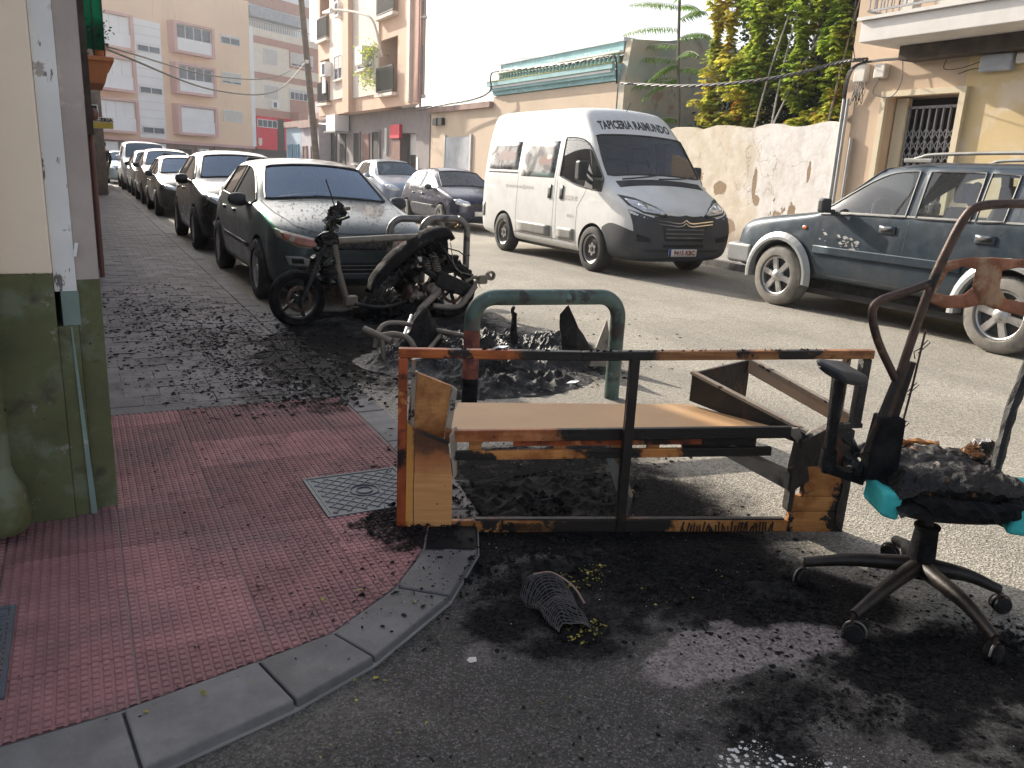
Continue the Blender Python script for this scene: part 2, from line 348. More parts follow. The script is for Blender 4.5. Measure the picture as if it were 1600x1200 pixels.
def leafmat(name, cols, trans=.45, scale=1.3, hue=.12):
    t = NT(name)
    f = t.ramp(t.noise(scale, 4, .6), .35, .65)
    c = t.mix(f, cols[0], cols[1])
    if len(cols) > 2: c = t.mix(t.ramp(t.noise(scale * 2.2, 5, .7), .55, .68), c, cols[2])
    c = t.scalec(c, t.ramp(t.noise(23, 2, .5), .25, .75, .7, 1.3))
    d = t.nd('ShaderNodeBsdfDiffuse'); tr = t.nd('ShaderNodeBsdfTranslucent'); g = t.nd('ShaderNodeBsdfGlossy'); g.inputs['Roughness'].default_value = .35
    t.l.new(c, d.inputs[0]); t.l.new(c, tr.inputs[0])
    a = t.nd('ShaderNodeMixShader'); a.inputs[0].default_value = trans; t.l.new(d.outputs[0], a.inputs[1]); t.l.new(tr.outputs[0], a.inputs[2])
    b = t.nd('ShaderNodeMixShader'); b.inputs[0].default_value = .06; t.l.new(a.outputs[0], b.inputs[1]); t.l.new(g.outputs[0], b.inputs[2])
    t.l.new(b.outputs[0], t.o.inputs[0]); return t.m
M['vine_green'] = leafmat('vine_leaf', [(.24, .36, .05), (.42, .48, .06), (.60, .32, .04)], .55)
M['vine_yellow'] = leafmat('vine_leaf_yellow', [(.66, .56, .08), (.30, .38, .06), (.62, .24, .05)], .55)
M['dark_leaf'] = leafmat('dark_leaf', [(.028, .05, .018), (.045, .075, .02)], .2)
M['frond'] = leafmat('frond_leaflet', [(.13, .24, .04), (.20, .32, .05)], .5)
t_ = NT('green_screen'); t_.set(Base_Color=(.01, .22, .11), Roughness=.4)
_tr = t_.nd('ShaderNodeBsdfTransparent'); _tr.inputs[0].default_value = (.01, .16, .09, 1); _mx = t_.nd('ShaderNodeMixShader'); _mx.inputs[0].default_value = .45
_tl = t_.nd('ShaderNodeBsdfTranslucent'); _tl.inputs[0].default_value = (.02, .5, .26, 1)
_m3 = t_.nd('ShaderNodeMixShader'); _m3.inputs[0].default_value = .6; t_.l.new(t_.b.outputs[0], _m3.inputs[1]); t_.l.new(_tl.outputs[0], _m3.inputs[2])
t_.l.new(_tr.outputs[0], _mx.inputs[1]); t_.l.new(_m3.outputs[0], _mx.inputs[2]); t_.l.new(_mx.outputs[0], t_.o.inputs[0])
M['green_screen'] = t_.m

def party_wall():
    """old boundary wall: beige render on the left, limewash on the right, flaked patches"""
    t = NT('flaking_limewash')
    sp = t.nd('ShaderNodeSeparateXYZ'); t.l.new(t.pos(), sp.inputs[0])
    n = t.noise(1.6, 7, .7)
    c = t.mix(t.ramp(t.noise(3, 6, .7), .35, .7), (.58, .50, .39), (.70, .63, .53))
    side = t.ramp(t.val(sp.outputs['Y'], t.val(t.noise(1.1, 9, .75), 3.5, 'MULTIPLY')), 14.6, 13.9)
    c = t.mix(t.val(side, .95, 'MULTIPLY'), c, t.mix(t.ramp(t.noise(5, 6, .7), .4, .75), (.76, .73, .71), (.60, .56, .53)))
    def hole(cy, cz, ry, rz):
        a = t.val(t.val(t.val(sp.outputs['Y'], cy, 'SUBTRACT'), 1 / ry, 'MULTIPLY'), 2, 'POWER'); b = t.val(t.val(t.val(sp.outputs['Z'], cz, 'SUBTRACT'), 1 / rz, 'MULTIPLY'), 2, 'POWER')
        return t.ramp(t.val(t.val(a, b), t.val(t.noise(7, 9, .75), 2.6, 'MULTIPLY')), 2.15, 2.05)
    holes = None
    for q in ((13.35, 1.32, .22, .16), (12.35, 1.45, .07, .34), (12.25, 1.12, .10, .12), (11.3, .9, .12, .25), (13.1, .55, .35, .22), (12.1, .5, .4, .2), (14.3, 1.5, .06, .3), (11.0, 1.7, .05, .2)):
        h_ = hole(*q); holes = h_ if holes is None else t.val(holes, h_, 'MAXIMUM')
    low = t.ramp(t.val(sp.outputs['Z'], t.val(t.noise(2.2, 6, .7), .9, 'MULTIPLY')), 1.30, .75)
    c = t.mix(t.val(low, .8, 'MULTIPLY'), c, t.mix(t.noise(8, 6, .7), (.20, .14, .11), (.50, .42, .34)))
    fl = t.ramp(t.noise(1.9, 7, .62, stretch=(1, 1, .7)), .63, .65)
    fl = t.val(fl, holes, 'MAXIMUM')
    c = t.mix(fl, c, t.mix(t.noise(9, 5, .6), (.20, .13, .08), (.40, .29, .19)))
    c = t.mix(t.ramp(t.noise(1.3, 5, .6, stretch=(1, 1.6, .35)), .52, .74, 0, .45), c, (.42, .35, .28))
    nv = t.nd('ShaderNodeTexNoise'); nv.inputs['Scale'].default_value = 2.2; nv.inputs['Detail'].default_value = 7; t.l.new(t.pos(), nv.inputs['Vector'])
    av = t.nd('ShaderNodeVectorMath', operation='MULTIPLY_ADD'); t.l.new(nv.outputs['Color'], av.inputs[0]); av.inputs[1].default_value = (.9, .9, .9); t.l.new(t.pos(), av.inputs[2])
    cr = t.ramp(t.voro(.75, 'DISTANCE_TO_EDGE', vec=av.outputs[0]), .010, .003, 0, 1)
    cr = t.val(cr, t.ramp(t.noise(1.2, 4), .45, .6), 'MULTIPLY')
    c = t.mix(t.val(cr, .38, 'MULTIPLY'), c, (.22, .16, .11))
    t.set(Base_Color=c, Roughness=.95)
    h = t.val(t.val(t.noise(3.5, 8, .6), .6, 'MULTIPLY'), t.val(fl, -.7, 'MULTIPLY'))
    t.bump(t.val(h, t.val(cr, -.2, 'MULTIPLY')), .8, .024)
    return t.m
M['party'] = party_wall()

def van_print():
    """photo print on the van's side glass: grey silk folds, a red chair"""
    t = NT('window_print')
    sp = t.nd('ShaderNodeSeparateXYZ'); t.l.new(t.objpos(), sp.inputs[0])
    n = t.noise(2.2, 3, .5, t.objpos(), dist=2.5)
    c = t.mix(t.ramp(n, .38, .62), (.10, .10, .11), (.40, .40, .40))
    def spot(cy, cz, ry, rz):
        a = t.val(t.val(t.val(sp.outputs['Y'], cy, 'SUBTRACT'), 1 / ry, 'MULTIPLY'), 2, 'POWER')
        b = t.val(t.val(t.val(sp.outputs['Z'], cz, 'SUBTRACT'), 1 / rz, 'MULTIPLY'), 2, 'POWER')
        return t.val(t.val(a, b), t.val(t.noise(5, 6, .7, t.objpos()), 2.4, 'MULTIPLY'))
    c = t.mix(t.ramp(spot(.1, 1.36, .65, .12), 2.1, 1.8), c, (.38, .48, .47))
    c = t.mix(t.ramp(spot(.15, 1.66, .26, .11), 1.95, 1.75), c, (.26, .16, .15))
    c = t.mix(t.ramp(spot(.05, 1.72, .10, .05), 1.9, 1.75), c, (.62, .55, .52))
    c = t.mix(t.ramp(spot(1.6, 1.72, .45, .12), 2.1, 1.6), c, (.32, .24, .24))
    t.set(Base_Color=c, Roughness=.55, Specular_IOR_Level=.2)
    return t.m
M['van_print'] = van_print()

# ---------------------------------------------------------------- object helpers
def tag(o, label=None, cat=None, group=None, kind=None):
    if label: o['label'] = label
    if cat: o['category'] = cat
    if group: o['group'] = group
    if kind: o['kind'] = kind
    return o
def wm(o):
    m = o.matrix_basis.copy()
    while o.parent: o = o.parent; m = o.matrix_basis @ m
    return m
def thing(name, label, cat, loc=(0, 0, 0), rz=0, group=None, parent=None):
    o = bpy.data.objects.new(name, None); C.objects.link(o)
    o.location = loc; o.rotation_euler = (0, 0, rz); o.empty_display_size = .2
    if parent: o.parent = parent
    return tag(o, label, cat, group)

class MB:
    def __init__(s): s.v = []; s.f = []; s.m = []
    def add(s, vs, fs, mi=0):
        b = len(s.v); s.v += [V(x) for x in vs]
        for f in fs: s.f.append(tuple(b + i for i in f)); s.m.append(mi)
        return s
    def hexa(s, p, mi=0):   # p: 4 bottom (ccw), 4 top
        return s.add(p, [(3, 2, 1, 0), (4, 5, 6, 7), (0, 1, 5, 4), (1, 2, 6, 5), (2, 3, 7, 6), (3, 0, 4, 7)], mi)
    def box(s, x0, x1, y0, y1, z0, z1, mi=0, T=None):
        p = [V(q) for q in ((x0, y0, z0), (x1, y0, z0), (x1, y1, z0), (x0, y1, z0), (x0, y0, z1), (x1, y0, z1), (x1, y1, z1), (x0, y1, z1))]
        if T: p = [T @ q for q in p]
        return s.hexa(p, mi)
    def bar(s, a, b, w, h, up=(0, 0, 1), mi=0):
        a = V(a); b = V(b); d = (b - a).normalized(); u = V(up)
        if abs(d.dot(u)) > .98: u = V((0, 1, 0))
        x = d.cross(u).normalized(); u = x.cross(d).normalized()
        p = []
        for q in (a, b): p += [q - x * w / 2 - u * h / 2, q + x * w / 2 - u * h / 2, q + x * w / 2 + u * h / 2, q - x * w / 2 + u * h / 2]
        return s.add(p, [(0, 1, 2, 3), (7, 6, 5, 4), (1, 0, 4, 5), (2, 1, 5, 6), (3, 2, 6, 7), (0, 3, 7, 4)], mi)
    def tube(s, pts, r, seg=8, mi=0, caps=True, jit=0):
        pts = [V(p) for p in pts]; n = len(pts); rs = r if isinstance(r, (list, tuple)) else [r] * n
        b = len(s.v); prev = None
        for i, p in enumerate(pts):
            d = (pts[min(i + 1, n - 1)] - pts[max(i - 1, 0)])
            d = d.normalized() if d.length > 1e-9 else V((0, 0, 1))
            if prev is None:
                u = V((0, 0, 1)) if abs(d.z) < .9 else V((1, 0, 0)); u = (u - d * u.dot(d)).normalized()
            else:
                u = prev - d * prev.dot(d); u = u.normalized() if u.length > 1e-6 else V((1, 0, 0))
            prev = u; w = d.cross(u)
            for k in range(seg):
                a = 2 * PI * k / seg; rr = rs[i] * (1 + random.uniform(-jit, jit))
                s.v.append(p + (u * math.cos(a) + w * math.sin(a)) * rr)
        for i in range(n - 1):
            for k in range(seg):
                s.f.append((b + i * seg + k, b + i * seg + (k + 1) % seg, b + (i + 1) * seg + (k + 1) % seg, b + (i + 1) * seg + k)); s.m.append(mi)
        if caps:
            s.f.append(tuple(b + k for k in reversed(range(seg)))); s.m.append(mi)
            s.f.append(tuple(b + (n - 1) * seg + k for k in range(seg))); s.m.append(mi)
        return s
    def lathe(s, prof, c=(0, 0, 0), axis='Z', seg=24, mi=0):
        """prof: (radius, height) pairs"""
        b = len(s.v); c = V(c); n = len(prof)
        for (r, h) in prof:
            for k in range(seg):
                a = 2 * PI * k / seg; x, y = r * math.cos(a), r * math.sin(a)
                s.v.append(c + (V((x, y, h)) if axis == 'Z' else V((h, x, y)) if axis == 'X' else V((x, h, y))))
        for i in range(n - 1):
            for k in range(seg):
                q = (b + i * seg + k, b + i * seg + (k + 1) % seg, b + (i + 1) * seg + (k + 1) % seg, b + (i + 1) * seg + k)
                s.f.append(q if axis != 'Y' else q[::-1]); s.m.append(mi)
        return s
    def prism(s, poly, vec, mi=0):
        n = len(poly); vec = V(vec); p = [V(q) for q in poly]
        return s.add(p + [q + vec for q in p], [tuple(reversed(range(n))), tuple(range(n, 2 * n))] + [(i, (i + 1) % n, n + (i + 1) % n, n + i) for i in range(n)], mi)
    def build(s, name, mats, parent=None, smooth=False, bevel=0, world=True, fix=False, seg=2):
        me = bpy.data.meshes.new(name)
        vs = s.v
        if parent is not None and world:
            inv = wm(parent).inverted(); vs = [inv @ v for v in vs]
        me.from_pydata([tuple(v) for v in vs], [], s.f)
        for m in (mats if isinstance(mats, (list, tuple)) else [mats]): me.materials.append(M[m] if isinstance(m, str) else m)
        me.polygons.foreach_set('material_index', s.m)
        if fix:
            bm = bmesh.new(); bm.from_mesh(me); bmesh.ops.recalc_face_normals(bm, faces=bm.faces); bm.to_mesh(me); bm.free()
        if smooth:
            me.polygons.foreach_set('use_smooth', [True] * len(me.polygons)); me.set_sharp_from_angle(angle=R(38))
        me.update()
        o = bpy.data.objects.new(name, me); C.objects.link(o)
        if parent is not None: o.parent = parent
        if bevel:
            bv = o.modifiers.new('bevel', 'BEVEL'); bv.width = bevel; bv.segments = seg; bv.limit_method = 'ANGLE'; bv.angle_limit = R(35)
        return o
def child(name, me, parent, loc=(0, 0, 0), rot=(0, 0, 0), scale=(1, 1, 1)):
    o = bpy.data.objects.new(name, me); C.objects.link(o); o.parent = parent; o.location = loc; o.rotation_euler = rot; o.scale = scale
    return o
def sstruct(o): o['kind'] = 'structure'; return o
def spline(pts, n=8):
    """Catmull-Rom through the points"""
    P = [V(p) for p in pts]; P = [P[0] * 2 - P[1]] + P + [P[-1] * 2 - P[-2]]; out = []
    for i in range(1, len(P) - 2):
        a, b, c, d = P[i - 1:i + 3]
        for k in range(n):
            t = k / n
            out.append(.5 * ((2 * b) + (c - a) * t + (2 * a - 5 * b + 4 * c - d) * t * t + (3 * b - a - 3 * c + d) * t ** 3))
    out.append(P[-2]); return out
def textmesh(txt, size=1., bold=0., sx=1.):
    cu = bpy.data.curves.new('lettering', 'FONT'); cu.body = txt; cu.size = size; cu.align_x = 'CENTER'; cu.align_y = 'CENTER'; cu.resolution_u = 2; cu.offset = bold
    o = bpy.data.objects.new('lettering', cu); C.objects.link(o)
    me = bpy.data.meshes.new_from_object(o); bpy.data.objects.remove(o); bpy.data.curves.remove(cu)
    vs = [(v.co.x * sx, v.co.y) for v in me.vertices]; fs = [tuple(p.vertices) for p in me.polygons]
    bpy.data.meshes.remove(me); return vs, fs

# ================================================================ GROUND
PZ = .032
road = sstruct(MB().add([(-140, -40, 0), (180, -40, 0), (180, 240, 0), (-140, 240, 0)], [(0, 1, 2, 3)]).build('road', 'asphalt'))

K_IN = [(-3.2, 2.0), (-1.5, 1.99), (-.95, 2.0), (-.40, 2.01), (.0, 2.05), (.36, 2.13), (.60, 2.19), (.88, 2.38), (1.08, 2.62), (1.24, 2.95), (1.325, 3.35), (1.355, 3.85), (1.36, 4.4), (1.36, 4.92)]
K_OUT = [(-3.2, 1.73), (-1.5, 1.73), (-.95, 1.74), (-.42, 1.76), (.03, 1.79), (.42, 1.90), (.68, 2.01), (1.03, 2.25), (1.27, 2.53), (1.43, 2.88), (1.50, 3.32), (1.53, 3.85), (1.535, 4.4), (1.54, 4.92)]
yk = 4.92
while yk < 62:
    yk += .8; K_IN.append((1.36, yk)); K_OUT.append((1.54, yk))
bed = MB(); poly = [V((x, y, -.15)) for x, y in K_IN] + [V((-3.2, yk, -.15))]
bed.prism(poly, (0, 0, .15 + PZ - .009))
pavement = sstruct(bed.build('pavement', 'concrete', fix=True))
kerb = sstruct(MB().prism([V((x, y, -.15)) for x, y in K_IN] + [V((x, y, -.15)) for x, y in reversed(K_OUT)], (0, 0, .15 + PZ - .025)).build('kerb', 'concrete', fix=True))
def lerp2(a, b, t): return (a[0] + (b[0] - a[0]) * t, a[1] + (b[1] - a[1]) * t)
for i in range(len(K_IN) - 1):
    if K_IN[i][1] > 34: break
    a, b, c, d = K_IN[i], K_IN[i + 1], K_OUT[i + 1], K_OUT[i]
    L = math.dist(d, c); g = .004 / L
    q = [lerp2(a, b, g), lerp2(a, b, 1 - g), lerp2(d, c, 1 - g), lerp2(d, c, g)]
    z = PZ + random.uniform(-.003, .004)
    ins = .010
    top = [V((x, y, z)) for x, y in q]
    top[2] += (V((*q[1], z)) - V((*q[2], z))).normalized() * ins; top[3] += (V((*q[0], z)) - V((*q[3], z))).normalized() * ins
    MB().hexa([V((x, y, -.02)) for x, y in q] + top).build('kerb_stone', 'kerb', kerb, fix=True, bevel=.006)
# concrete strip closing the red field
st_ = MB().box(.02, 1.352, 4.76, 4.90, PZ - .02, PZ + .001)
st_.build('edging_strip', 'kerb', pavement, bevel=.004)

# red tiles with rows of small raised studs
TS = .37; NB = 13
def stud_tile():
    m = MB(); g = .0018
    m.box(g, TS - g, g, TS - g, -.02, 0)
    s = TS / NB
    for i in range(NB):
        for j in range(NB):
            x, y = i * s, j * s; a = .2; b = .28; h = .005
            lo = [(x + s * (.12), y + s * .1, 0), (x + s * .88, y + s * .1, 0), (x + s * .88, y + s * .9, 0), (x + s * .12, y + s * .9, 0)]
            hi = [(x + s * .24, y + s * .2, h), (x + s * .76, y + s * .2, h), (x + s * .76, y + s * .8, h), (x + s * .24, y + s * .8, h)]
            m.add(lo + hi, [(4, 5, 6, 7), (0, 1, 5, 4), (1, 2, 6, 5), (2, 3, 7, 6), (3, 0, 4, 7)])
    return m
tm = stud_tile(); t0 = tm.build('red_stud_tile', 'red_tile'); tile_me = t0.data; bpy.data.objects.remove(t0)
def half_planes():
    out = []
    for i in range(len(K_IN) - 1):
        a, b = K_IN[i], K_IN[i + 1]
        if a[1] > 5: break
        n = V((-(b[1] - a[1]), b[0] - a[0], 0)).normalized(); out.append((V((*a, 0)) + n * .008, n))
    return out
HP = half_planes()
COVER = (.825, 1.245, 3.03, 3.45); COVER2 = (-.72, -.29, 2.24, 2.72)
def in_rect(r, x, y): return r[0] < x < r[1] and r[2] < y < r[3]
for i in range(-5, 5):
    for j in range(-3, 7):
        x0, y0 = .04 + i * TS, 2.68 + j * TS
        if y0 > 4.76 or (x0 + TS < .04 and y0 > 3.42): continue
        cs = [V((x0, y0, 0)), V((x0 + TS, y0, 0)), V((x0 + TS, y0 + TS, 0)), V((x0, y0 + TS, 0))]
        if all(in_rect(COVER2, c.x, c.y) for c in cs): continue
        if any(all((c - p).dot(n) < 0 for c in cs) for p, n in HP): continue
        cut = [(p, n) for p, n in HP if any((c - p).dot(n) < 0 for c in cs)]
        if y0 + TS > 4.755: cut.append((V((0, 4.755, 0)), V((0, -1, 0))))
        me = tile_me
        if cut:
            bm = bmesh.new(); bm.from_mesh(tile_me)
            for p, n in cut:
                bmesh.ops.bisect_plane(bm, geom=bm.verts[:] + bm.edges[:] + bm.faces[:], plane_co=p - V((x0, y0, 0)), plane_no=-n, clear_outer=True)
            if not bm.faces: bm.free(); continue
            me = bpy.data.meshes.new('red_stud_tile_cut'); bm.to_mesh(me); bm.free(); me.materials.append(M['red_tile'])
        o = child('red_stud_tile', me, pavement, (x0, y0, PZ - .005 + random.uniform(-.0015, .0015)), (random.uniform(-.002, .002), random.uniform(-.002, .002), 0))

# grey pavers
pw, pl = .2, .2
m = MB().box(.0022, pw - .0022, .0022, pl - .0022, -.03, 0); o_ = m.build('grey_paver', 'grey_tile'); pm = o_.data; bpy.data.objects.remove(o_)
cnt = 0; rest = MB(); yy = 4.905; row = 0
while yy < 40:
    for c in range(8):
        x = .05 + c * pw - (pw / 2 if row % 2 else 0)
        xa, xb = max(x, .05), min(x + pw, 1.352)
        if xb - xa < .02: continue
        z = PZ + random.uniform(-.003, .002)
        if cnt < 300:
            o = child('grey_paver', pm, pavement, (xa, yy, z), (random.uniform(-.006, .006), random.uniform(-.006, .006), 0), ((xb - xa) / pw, 1, 1)); cnt += 1
        else: rest.box(xa + .0022, xb - .0022, yy + .0022, yy + pl - .0022, z - .03, z)
    yy += pl; row += 1
o = rest.build('grey_pavers_further_on', 'grey_tile', pavement); o['kind'] = 'stuff'

# far side pavement and kerb
rp = sstruct(MB().box(9.95, 12.2, -20, 62, -.1, .12).build('far_pavement', 'concrete'))
rk = MB()
yk2 = -2
fk = sstruct(MB().box(9.80, 9.948, -20, 62, -.1, .10).build('far_kerb', 'concrete'))
for k in range(45):
    y = 2 + k * .6
    MB().box(9.79, 9.949, y + .006, y + .594, -.05, .122 + random.uniform(-.002, .003)).build('kerb_stone', 'kerb', fk)

# inspection covers
def inspection_cover(r, label, handle=True):
    x0, x1, y0, y1 = r
    t = thing('inspection_cover', label, 'utility cover', ((x0 + x1) / 2, (y0 + y1) / 2, PZ))
    f = MB(); w = .014
    for a in ((x0 - w, x1 + w, y0 - w, y0), (x0 - w, x1 + w, y1, y1 + w), (x0 - w, x0, y0, y1), (x1, x1 + w, y0, y1)): f.box(*a, PZ - .03, PZ + .005)
    f.build('cover_frame', 'iron_cover', t)
    MB().box(x0 + .004, x1 - .004, y0 + .004, y1 - .004, PZ - .03, PZ + .002).build('plate', 'iron_cover', t)
    rb = MB(); s = .062; cx, cy = (x0 + x1) / 2, (y0 + y1) / 2; hw = (x1 - x0) / 2 - .012; hh = (y1 - y0) / 2 - .012
    for sg in (-1, 1):
        for k in range(-12, 13):
            pts = []
            for q in [i_ / 60 for i_ in range(-60, 61)]:
                x, y = q * .5, sg * (q * .5) + k * s
                if abs(x) < hw and abs(y) < hh and math.hypot(x, y) > .07: pts.append((x, y))
                elif pts:
                    if len(pts) > 2: rb.bar((cx + pts[0][0], cy + pts[0][1], PZ + .0035), (cx + pts[-1][0], cy + pts[-1][1], PZ + .0035), .006, .004)
                    pts = []
            if len(pts) > 2: rb.bar((cx + pts[0][0], cy + pts[0][1], PZ + .0035), (cx + pts[-1][0], cy + pts[-1][1], PZ + .0035), .006, .004)
    rb.build('ribs', 'iron_cover', t)['kind'] = 'stuff'
    if handle:
        for rr in (.035, .062):
            MB().tube([(cx + rr * math.cos(a * PI / 14), cy + rr * math.sin(a * PI / 14), PZ + .004) for a in range(29)], .004, 6, caps=False).build('handle_ring', 'iron_cover', t, smooth=True)
inspection_cover(COVER, 'square iron inspection cover with diamond pattern and round handle, beside the burnt desk')
inspection_cover(COVER2, 'dark iron cover at the left edge of the red tiles, by the green wall', False)

# burnt flakes, ash and litter
def flakes(name, label, cat, zones, mat_, s0, s1, zf, up=.35, seed=1):
    rnd = random.Random(seed); m = MB()
    for (cx, cy, rx, ry, n, k) in zones:
        for _ in range(n):
            a = rnd.uniform(0, 2 * PI); r_ = rnd.random() ** .6
            x, y = cx + rx * r_ * math.cos(a), cy + ry * r_ * math.sin(a)
            z = zf(x, y)
            if z is None: continue
            s = (s0 + (s1 - s0) * rnd.random() ** 4) * k; th = rnd.uniform(0, PI); el = rnd.uniform(.25, 1)
            ca, sa = math.cos(th), math.sin(th); h = s * up * rnd.random()
            pts = []
            for q in range(5):
                b = 2 * PI * q / 5 + rnd.uniform(-.4, .4); u, v = s * math.cos(b) * rnd.uniform(.6, 1), s * el * math.sin(b) * rnd.uniform(.5, 1)
                pts.append((x + u * ca - v * sa, y + u * sa + v * ca, z + .001 + rnd.random() * h * .7))
            pts.append((x, y, z + .002 + h))
            m.add(pts, [(i, (i + 1) % 5, 5) for i in range(5)])
    return tag(m.build(name, mat_), label, cat, kind='stuff')
def on_wall(x, y): return x < .08 and y > 3.35
def ground_z(x, y):
    if on_wall(x, y): return None
    if y > 4.92: return PZ if .06 < x < 1.54 else 0
    if x < -.5: return PZ if 1.75 < y else 0
    for i in range(len(K_OUT) - 1):
        a, b = K_OUT[i], K_OUT[i + 1]
        n = V((-(b[1] - a[1]), b[0] - a[0])).normalized()
        if (V((x, y)) - V(a)).dot(n) < 0: return 0
    return PZ
flakes('soot_flakes', 'small black burnt flakes scattered over pavement and road', 'ash', [
    (.8, 6.6, .75, 2.2, 3000, 1), (.6, 8.0, .55, 1.8, 1500, 1.1), (1.0, 5.2, .6, .8, 1200, .8), (1.5, 5.8, .8, 1.4, 2600, 1.1), (.7, 3.6, .7, 1.2, 1500, .36), (.9, 2.7, .7, .5, 1000, .3),
    (2.2, 6.9, 1.6, 1.0, 1600, 1.3), (2.8, 5.3, 1.3, .8, 1600, 1.2), (2.2, 3.6, 1.1, .6, 1300, .7), (1.7, 2.3, 1.0, .55, 1500, .6), (2.3, 1.5, .7, .5, 1500, .6), (1.5, 1.3, 1.0, .5, 900, .35), (.2, 2.3, 1.0, .35, 300, .28), (.6, 1.5, .9, .3, 300, .25), (4.2, 6.2, 1.0, 1.6, 220, .8)],
    'char_matt', .004, .032, ground_z, .45, 3)
flakes('pale_ash', 'pale ash crumbs and grit lying among the burnt flakes', 'ash', [
    (1.0, 5.9, .7, 1.3, 240, .8), (2.6, 5.2, 1.2, .7, 420, .9), (1.8, 2.2, 1.0, .5, 160, .35), (1.5, 1.35, 1.1, .5, 150, .3), (.6, 2.8, .8, .8, 160, .35), (2.4, 3.5, .7, .5, 260, .5), (1.62, 1.12, .16, .05, 160, .3), (1.44, 1.25, .10, .04, 120, .3), (6.9, 8.1, .5, .9, 26, 2.0), (5.2, 6.6, 1.2, 1.6, 40, .8)],
    'scrap_pale', .003, .013, ground_z, .3, 5)
flakes('yellow_litter', 'yellow green crumbs of dry leaves on the burnt asphalt and kerb', 'leaf litter', [
    (1.36, 1.93, .09, .08, 150, .7), (1.55, 2.25, .14, .09, 120, .7), (1.9, 2.0, .3, .15, 14, .8), (.55, 2.35, .6, .35, 9, 1.1), (.3, 1.95, .5, .1, 7, 1.4), (.7, 1.7, .5, .2, 7, 1.1), (2.15, 2.85, .12, .08, 40, .8)],
    'leaf_litter', .006, .016, ground_z, .7, 6)
flakes('burnt_crust', 'thick black crust of burnt remains on the road round desk and chair', 'ash', [
    (1.55, 2.35, .42, .22, 900, .8), (1.95, 2.1, .35, .2, 700, .8), (1.35, 1.95, .10, .10, 220, .8), (2.14, 1.82, .22, .15, 600, .8), (2.3, 1.38, .28, .10, 500, .7), (1.65, 1.33, .2, .06, 220, .6), (1.95, 1.25, .2, .1, 220, .5), (1.1, 2.85, .2, .2, 500, .7), (1.75, 2.95, .6, .28, 1300, .9), (2.6, 1.3, .3, .12, 300, .7), (1.35, 5.0, .3, .5, 300, 1)],
    'char_matt', .006, .034, ground_z, .9, 9)
w_ = MB().add([(.942, 1.909, .004), (.963, 1.905, .006), (.968, 1.922, .010), (.95, 1.93, .009), (.937, 1.924, .006), (.952, 1.918, .013)], [(0, 1, 5), (1, 2, 5), (2, 3, 5), (3, 4, 5), (4, 0, 5)])
tag(w_.build('paper_scrap', 'scrap_pale'), 'small white scrap lying alone on the dark asphalt beside the kerb', 'scrap')

# ================================================================ BUILDINGS AND WALLS
def fboxes(mb, o, d, n, rects, mi=0):
    """rects: (u0, u1, z0, z1, off0, off1) in the frame of a facade: o + u*d + off*n"""
    for (u0, u1, z0, z1, a, b) in rects:
        P = lambda u, w, z: V((o[0] + d[0] * u + n[0] * w, o[1] + d[1] * u + n[1] * w, z))
        mb.hexa([P(u0, a, z0), P(u1, a, z0), P(u1, b, z0), P(u0, b, z0), P(u0, a, z1), P(u1, a, z1), P(u1, b, z1), P(u0, b, z1)], mi)
    return mb
class Facade:
    def __init__(s, t, o, d, n): s.t, s.o, s.d, s.n = t, o, d, n
    def part(s, name, mat_, rects, bevel=0, parent=None, label=None):
        ob = fboxes(MB(), s.o, s.d, s.n, rects).build(name, mat_, parent or s.t, fix=True, bevel=bevel)
        if label: ob['label'] = label
        return ob
    def window(s, u0, u1, z0, z1, cols=2, rows=1, glass='far_glass', frame='white_frame', off=0., fw=.06, sill=None, shut=0., name='window'):
        R_ = [(u0 - fw, u1 + fw, z1, z1 + fw, off, off + .07), (u0 - fw, u1 + fw, z0 - fw, z0, off, off + .07), (u0 - fw, u0, z0, z1, off, off + .07), (u1, u1 + fw, z0, z1, off, off + .07)]
        for k in range(1, cols): u = u0 + (u1 - u0) * k / cols; R_.append((u - fw / 2, u + fw / 2, z0, z1, off, off + .06))
        for k in range(1, rows): z = z0 + (z1 - z0) * k / rows; R_.append((u0, u1, z - fw / 2, z + fw / 2, off, off + .058))
        w = s.part(name, frame, R_)
        zt = z1 - (z1 - z0) * shut
        if shut < 1:
            for k in range(cols): s.part('pane', glass, [(u0 + (u1 - u0) * k / cols + fw / 2 * (k > 0), u0 + (u1 - u0) * (k + 1) / cols - fw / 2 * (k < cols - 1), z0, zt, off, off + .03)], parent=w)
        if shut > 0: s.part('roller_shutter', 'shutter', [(u0, u1, zt + .002, z1, off, off + .045)] + [(u0, u1, zt + .01 + q * .11, zt + .05 + q * .11, off + .045, off + .055) for q in range(int((z1 - zt) / .11))], parent=w)
        if sill: s.part('sill', sill, [(u0 - .12, u1 + .12, z0 - fw - .07, z0 - fw - .002, off, off + .16)], parent=w)
        return w

